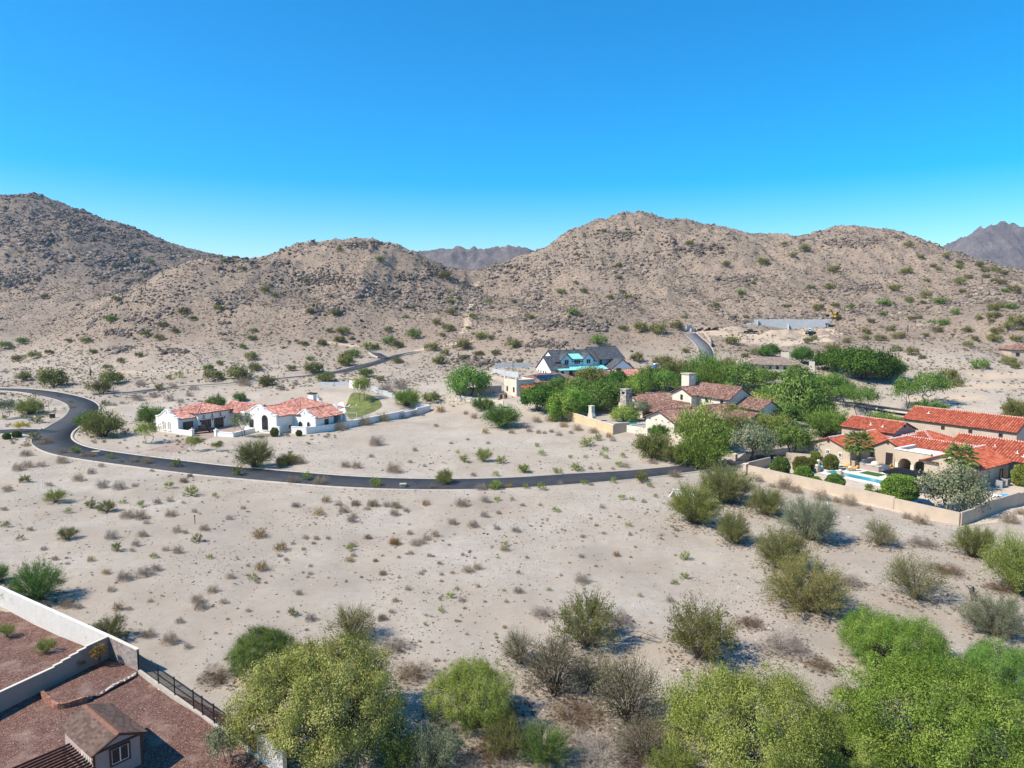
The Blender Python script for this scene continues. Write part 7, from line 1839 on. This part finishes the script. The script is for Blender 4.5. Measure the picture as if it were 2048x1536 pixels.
# ================================================================ uncountable ground cover, as instances on points
def scatter(name, pts, scl, rots, idx, templates, label_kind='stuff'):
    """one object that sets copies of the template meshes on points"""
    me = bpy.data.meshes.new(name)
    pts = np.asarray(pts, np.float32)
    me.vertices.add(len(pts)); me.vertices.foreach_set('co', pts.ravel())
    a = me.attributes.new('scl', 'FLOAT', 'POINT'); a.data.foreach_set('value', np.asarray(scl, np.float32))
    a = me.attributes.new('rot', 'FLOAT_VECTOR', 'POINT'); a.data.foreach_set('vector', np.asarray(rots, np.float32).ravel())
    a = me.attributes.new('idx', 'INT', 'POINT'); a.data.foreach_set('value', np.asarray(idx, np.int32))
    o = bpy.data.objects.new(name, me); COL.objects.link(o); tag(o, kind='stuff')
    col = bpy.data.collections.new(name+'_templates')
    for i, (tm, mats) in enumerate(templates):
        to = bpy.data.objects.new('%s_template_%02d' % (name, i), tm); col.objects.link(to)
        for s_, mm in enumerate(mats): to.material_slots[s_].link = 'OBJECT'; to.material_slots[s_].material = mm
    ng = bpy.data.node_groups.new(name+'_nodes', 'GeometryNodeTree')
    ng.interface.new_socket('Geometry', in_out='INPUT', socket_type='NodeSocketGeometry'); ng.interface.new_socket('Geometry', in_out='OUTPUT', socket_type='NodeSocketGeometry')
    N = ng.nodes.new; Lk = ng.links.new
    gi, go = N('NodeGroupInput'), N('NodeGroupOutput')
    ci = N('GeometryNodeCollectionInfo'); ci.inputs['Collection'].default_value = col; ci.inputs['Separate Children'].default_value = True; ci.inputs['Reset Children'].default_value = True
    ip = N('GeometryNodeInstanceOnPoints'); ip.inputs['Pick Instance'].default_value = True
    def at(nm, ty): n = N('GeometryNodeInputNamedAttribute'); n.data_type = ty; n.inputs['Name'].default_value = nm; return n.outputs['Attribute']
    Lk(gi.outputs[0], ip.inputs['Points']); Lk(ci.outputs[0], ip.inputs['Instance']); Lk(at('idx', 'INT'), ip.inputs['Instance Index']); Lk(at('rot', 'FLOAT_VECTOR'), ip.inputs['Rotation']); Lk(at('scl', 'FLOAT'), ip.inputs['Scale']); Lk(ip.outputs[0], go.inputs[0])
    md = o.modifiers.new('scatter', 'NODES'); md.node_group = ng
    return o
def rock_mesh(seed, sub=1, flat=.7, amp=.35):
    bm = bmesh.new(); bmesh.ops.create_icosphere(bm, subdivisions=sub, radius=1)
    r_ = random.Random(seed); ax = [r_.uniform(.7, 1.25), r_.uniform(.7, 1.25), flat*r_.uniform(.8, 1.2)]
    for v in bm.verts:
        k_ = 1+r_.uniform(-amp, amp)
        v.co = Vector((v.co.x*ax[0]*k_, v.co.y*ax[1]*k_, v.co.z*ax[2]*k_))
    me = bpy.data.meshes.new('rock'); bm.to_mesh(me); bm.free(); me.materials.append(M['block_grey']); return me
def rock_mat(name, stops, sc=1.2):
    k = NT(name); oi = k.n('ObjectInfo').outputs['Random']; n = k.noise(sc, 5, .65)
    c = k.ramp(k.math('ADD', k.math('MULTIPLY', oi, .6), k.math('MULTIPLY', n, .4)), stops); M[name] = k.principled(c, .95, k.bump(n, .6, .15), .1)
rock_mat('hill_rock', [(.15,(.10,.078,.060)),(.4,(.185,.146,.115)),(.6,(.275,.22,.176)),(.85,(.37,.305,.25))])
rock_mat('dark_rock', [(.2,(.090,.070,.056)),(.5,(.165,.130,.103)),(.8,(.265,.213,.170))])
rock_mat('pale_rock', [(.15,(.20,.16,.125)),(.5,(.42,.36,.295)),(.8,(.58,.52,.44))], 6)
rock_mat('brown_rock', [(.15,(.075,.055,.042)),(.6,(.15,.115,.09)),(.9,(.22,.175,.14))], 6)
rg = np.random.default_rng(99)
def cand(n, y0, y1, power=1.0, wide=.80):
    y = y0 + (y1-y0)*rg.random(n)**power; x = (rg.random(n)*2-1)*(wide*y+10); return x, y
def free_of_roads(x, y, pad=.8):
    return road_mask(x, y, pad) < .02
def not_in_yards(x, y):
    d1 = (x-C0[0])*(-dW[1])+(y-C0[1])*dW[0]
    k = np.ones(len(x), bool)
    # neighbour's yards: beyond the white wall and the fence
    nW = np.array([dW[1], -dW[0]]); nW = nW if np.dot(nW, np.array([0, 1.0])) > 0 else -nW
    nF = np.array([-dF[1], dF[0]]); nF = nF if np.dot(nF, np.array([1.0, 1.0])) > 0 else -nF
    inside = (((x-C0[0])*nW[0]+(y-C0[1])*nW[1]) < .3) & (((x-F0[0])*nF[0]+(y-F0[1])*nF[1]) < .3) & (x < PE[0]+.3)
    # pool house and other house footprints
    a = (x-O2[0])*U2[0]+(y-O2[1])*U2[1]; b = -(x-O2[0])*U2[1]+(y-O2[1])*U2[0]
    in2 = (a > -3) & (a < 47) & (b > -.6) & (b < 64)
    a = (x-O1[0])*U1[0]+(y-O1[1])*U1[1]; b = -(x-O1[0])*U1[1]+(y-O1[1])*U1[0]
    in1 = (a > -1) & (a < 38.5) & (b > -1) & (b < 62) & ~((a > 9) & (b < -1))
    a = (x-O3[0])*U3[0]+(y-O3[1])*U3[1]; b = -(x-O3[0])*U3[1]+(y-O3[1])*U3[0]
    in3 = (a > -34) & (a < 9) & (b > -6) & (b < 32)
    a = (x-O4[0])*U4[0]+(y-O4[1])*U4[1]; b = -(x-O4[0])*U4[1]+(y-O4[1])*U4[0]
    in4 = (a > -2) & (a < 33) & (b > -4) & (b < 20)
    return ~(inside | in1 | in2 | in3 | in4)
rocks = [rock_mesh(s, 1) for s in range(4)]; big_rocks = [rock_mesh(s+10, 2, .8, .22) for s in range(3)]
# --- boulders and rubble on the hills
x, y = cand(200000, 255, 760, .75); b = base_h(x, y); rk = rough_mask(x, y, b)
outc = fbm(x/38, y/38, 4, 201, .55, True); den = rk*(.20 + 1.5*smooth01(outc, .60, .80) + .35*smooth01(b, 45, 85)) * np.where(y > 520, .55, 1) * (.35+1.3*smooth01(fbm(x/75, y/75, 3, 707), .35, .68))
ok = (rg.random(len(x)) < den*.95) & free_of_roads(x, y)
x, y, outc = x[ok], y[ok], outc[ok]; n = len(x); z = height(x, y)
s = (.22 + .62*rg.random(n)**3.2)*(1+1.2*smooth01(outc, .68, .85)*rg.random(n))*np.where(y > 520, 1.8, 1)
rot = np.stack([rg.uniform(-.4, .4, n), rg.uniform(-.4, .4, n), rg.uniform(0, 6.28, n)], 1)
scatter('boulders', np.column_stack([x, y, z+.12*s]), s, rot, rg.integers(0, 7, n), [(m_, [M['hill_rock']]) for m_ in rocks] + [(m_, [M['dark_rock']]) for m_ in big_rocks])
# --- named dark outcrops
OUT = [(1130,645,60,14),(1085,650,40,10),(1180,655,35,8),(350,702,28,5),(240,700,24,5),(275,640,22,6),(230,665,22,6),(960,725,60,8),(870,540,30,8),(640,560,60,10),(720,490,50,6),(820,555,40,8),(90,480,30,10),(180,470,26,10),(40,560,26,10),(1400,500,60,12),(1240,470,50,10),(1700,485,60,8),(1480,560,50,10),(240,520,30,8),(150,440,30,8),(1720,575,40,8),(660,620,40,8),(1090,690,50,8)]
pix = []
for (cx, cy, rx, ry) in OUT:
    m = int(rx*3.2)
    pix += [(cx+rg.normal()*rx*.5, cy+rg.normal()*ry*.6) for _ in range(m)]
G = ground_at(pix, 120); n = len(G); s = (.35+1.0*rg.random(n)**2)*np.where(G[:, 1] > 500, 2.0, 1)
scatter('outcrop_rubble', G+np.column_stack([np.zeros(n), np.zeros(n), .1*s]), s, np.stack([rg.uniform(-.5,.5,n), rg.uniform(-.5,.5,n), rg.uniform(0,6.28,n)], 1), rg.integers(0, 7, n), [(m_, [M['dark_rock']]) for m_ in rocks+big_rocks])
# --- low dry scrub over slopes and flats
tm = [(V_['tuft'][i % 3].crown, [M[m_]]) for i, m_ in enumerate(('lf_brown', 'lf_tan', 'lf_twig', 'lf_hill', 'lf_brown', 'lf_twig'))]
x, y = cand(330000, 150, 720, .8); b = base_h(x, y); rk = rough_mask(x, y, b)
cl = fbm(x/14, y/14, 4, 303)
ok = (rg.random(len(x)) < (.10+.22*rk+.34*smooth01(cl, .44, .62))*np.where(y < 232, .30, 1)*np.where(y > 500, .6, 1)) & free_of_roads(x, y) & not_in_yards(x, y)
ok &= ~((y < 205) & (np.abs(x-5) < 45) & (y > 118))
x, y = x[ok], y[ok]; n = len(x); z = height(x, y); s = (.22+.40*rg.random(n)**2)*np.where(y > 500, 1.5, 1)
scatter('dry_scrub', np.column_stack([x, y, z]), s, np.stack([np.zeros(n), np.zeros(n), rg.uniform(0, 6.28, n)], 1), rg.choice([0,1,2,3,3,4,5], n), tm)
# --- tiny tufts and stones over the near lot
x, y = cand(8500, 38, 150, 1.0, .85); cl = fbm(x/7, y/7, 4, 404)
ok = (rg.random(len(x)) < .10+.85*smooth01(cl, .50, .68)) & free_of_roads(x, y) & not_in_yards(x, y); x, y = x[ok], y[ok]; n = len(x)
scatter('small_tufts', np.column_stack([x, y, height(x, y)]), .09+.20*rg.random(n)**2.2, np.stack([np.zeros(n), np.zeros(n), rg.uniform(0, 6.28, n)], 1), rg.choice([0,1,1,2,2,4], n), tm)
x, y = cand(220000, 36, 190, 1.3, .85); cl = fbm(x/11, y/11, 4, 505)
ok = (rg.random(len(x)) < .20+.8*smooth01(cl, .45, .65)) & free_of_roads(x, y, .3) & not_in_yards(x, y); x, y = x[ok], y[ok]; n = len(x); s = .022+.09*rg.random(n)**5
scatter('stones', np.column_stack([x, y, height(x, y)]), s, np.stack([rg.uniform(-.3,.3,n), rg.uniform(-.3,.3,n), rg.uniform(0,6.28,n)], 1), rg.integers(0, 8, n), [(m_, [M['pale_rock']]) for m_ in rocks]+[(m_, [M['brown_rock']]) for m_ in rocks])
for (px, py, r_, lb) in ((640,742,1.7,'large pale angular boulder beside the hillside street'),(985,748,1.1,'pale boulder near the unfinished block wall'),(1434,1219,.28,'white rock among the pebbles uphill of the wash'),(1453,1226,.26,'dark rock beside the white rock of the wash'),(1211,1300,.42,'flat pale rock under the olive creosote bush'),(1540,1258,.34,'flat white rock in the wash'),(1405,1340,.25,'pale rock at the foot of the creosote by the fallen branches'),(1698,1035,.28,'pale rock lying below the terrace wall'),(322,1378,.22,'single tan rock against the iron fence kerb')):
    q = ground_at([(px, py)])[0]
    o = bpy.data.objects.new('rock', rock_mesh(int(px), 2, .6, .16)); COL.objects.link(o); o.location = q+np.array([0,0,.1*r_]); o.scale = (r_,)*3; o.rotation_euler = (0,0,px*.1); o.material_slots[0].link = 'OBJECT'; o.material_slots[0].material = M['dark_rock' if 'dark' in lb else 'pale_rock']; tag(o, lb, 'rock')

# --- leaf and twig litter added below foreground plants to darken and warm their shade
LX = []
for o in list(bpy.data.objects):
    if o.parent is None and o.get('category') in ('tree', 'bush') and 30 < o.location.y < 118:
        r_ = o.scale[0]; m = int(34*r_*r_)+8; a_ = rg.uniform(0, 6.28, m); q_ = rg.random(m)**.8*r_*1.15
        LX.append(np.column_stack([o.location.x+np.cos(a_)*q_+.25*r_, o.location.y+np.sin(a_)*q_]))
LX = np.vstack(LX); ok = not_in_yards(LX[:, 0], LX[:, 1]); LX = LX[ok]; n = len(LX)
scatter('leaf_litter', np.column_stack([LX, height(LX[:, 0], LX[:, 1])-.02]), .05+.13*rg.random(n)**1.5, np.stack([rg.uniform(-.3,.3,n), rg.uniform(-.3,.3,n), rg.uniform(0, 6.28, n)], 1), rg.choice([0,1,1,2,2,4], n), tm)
# ================================================================ thin desert air
k = NT('haze'); pv = k.n('VolumePrincipled'); pv.inputs['Color'].default_value = (0.62, 0.78, 1.0, 1); pv.inputs['Density'].default_value = 0.00009; pv.inputs['Anisotropy'].default_value = 0.2
k.link(pv.outputs[0], k.out.inputs['Volume'])
o = MB().box(-9000, 9000, -2500, 9000, -2.6, 420).build('haze', k.mat); tag(o, kind='stuff')
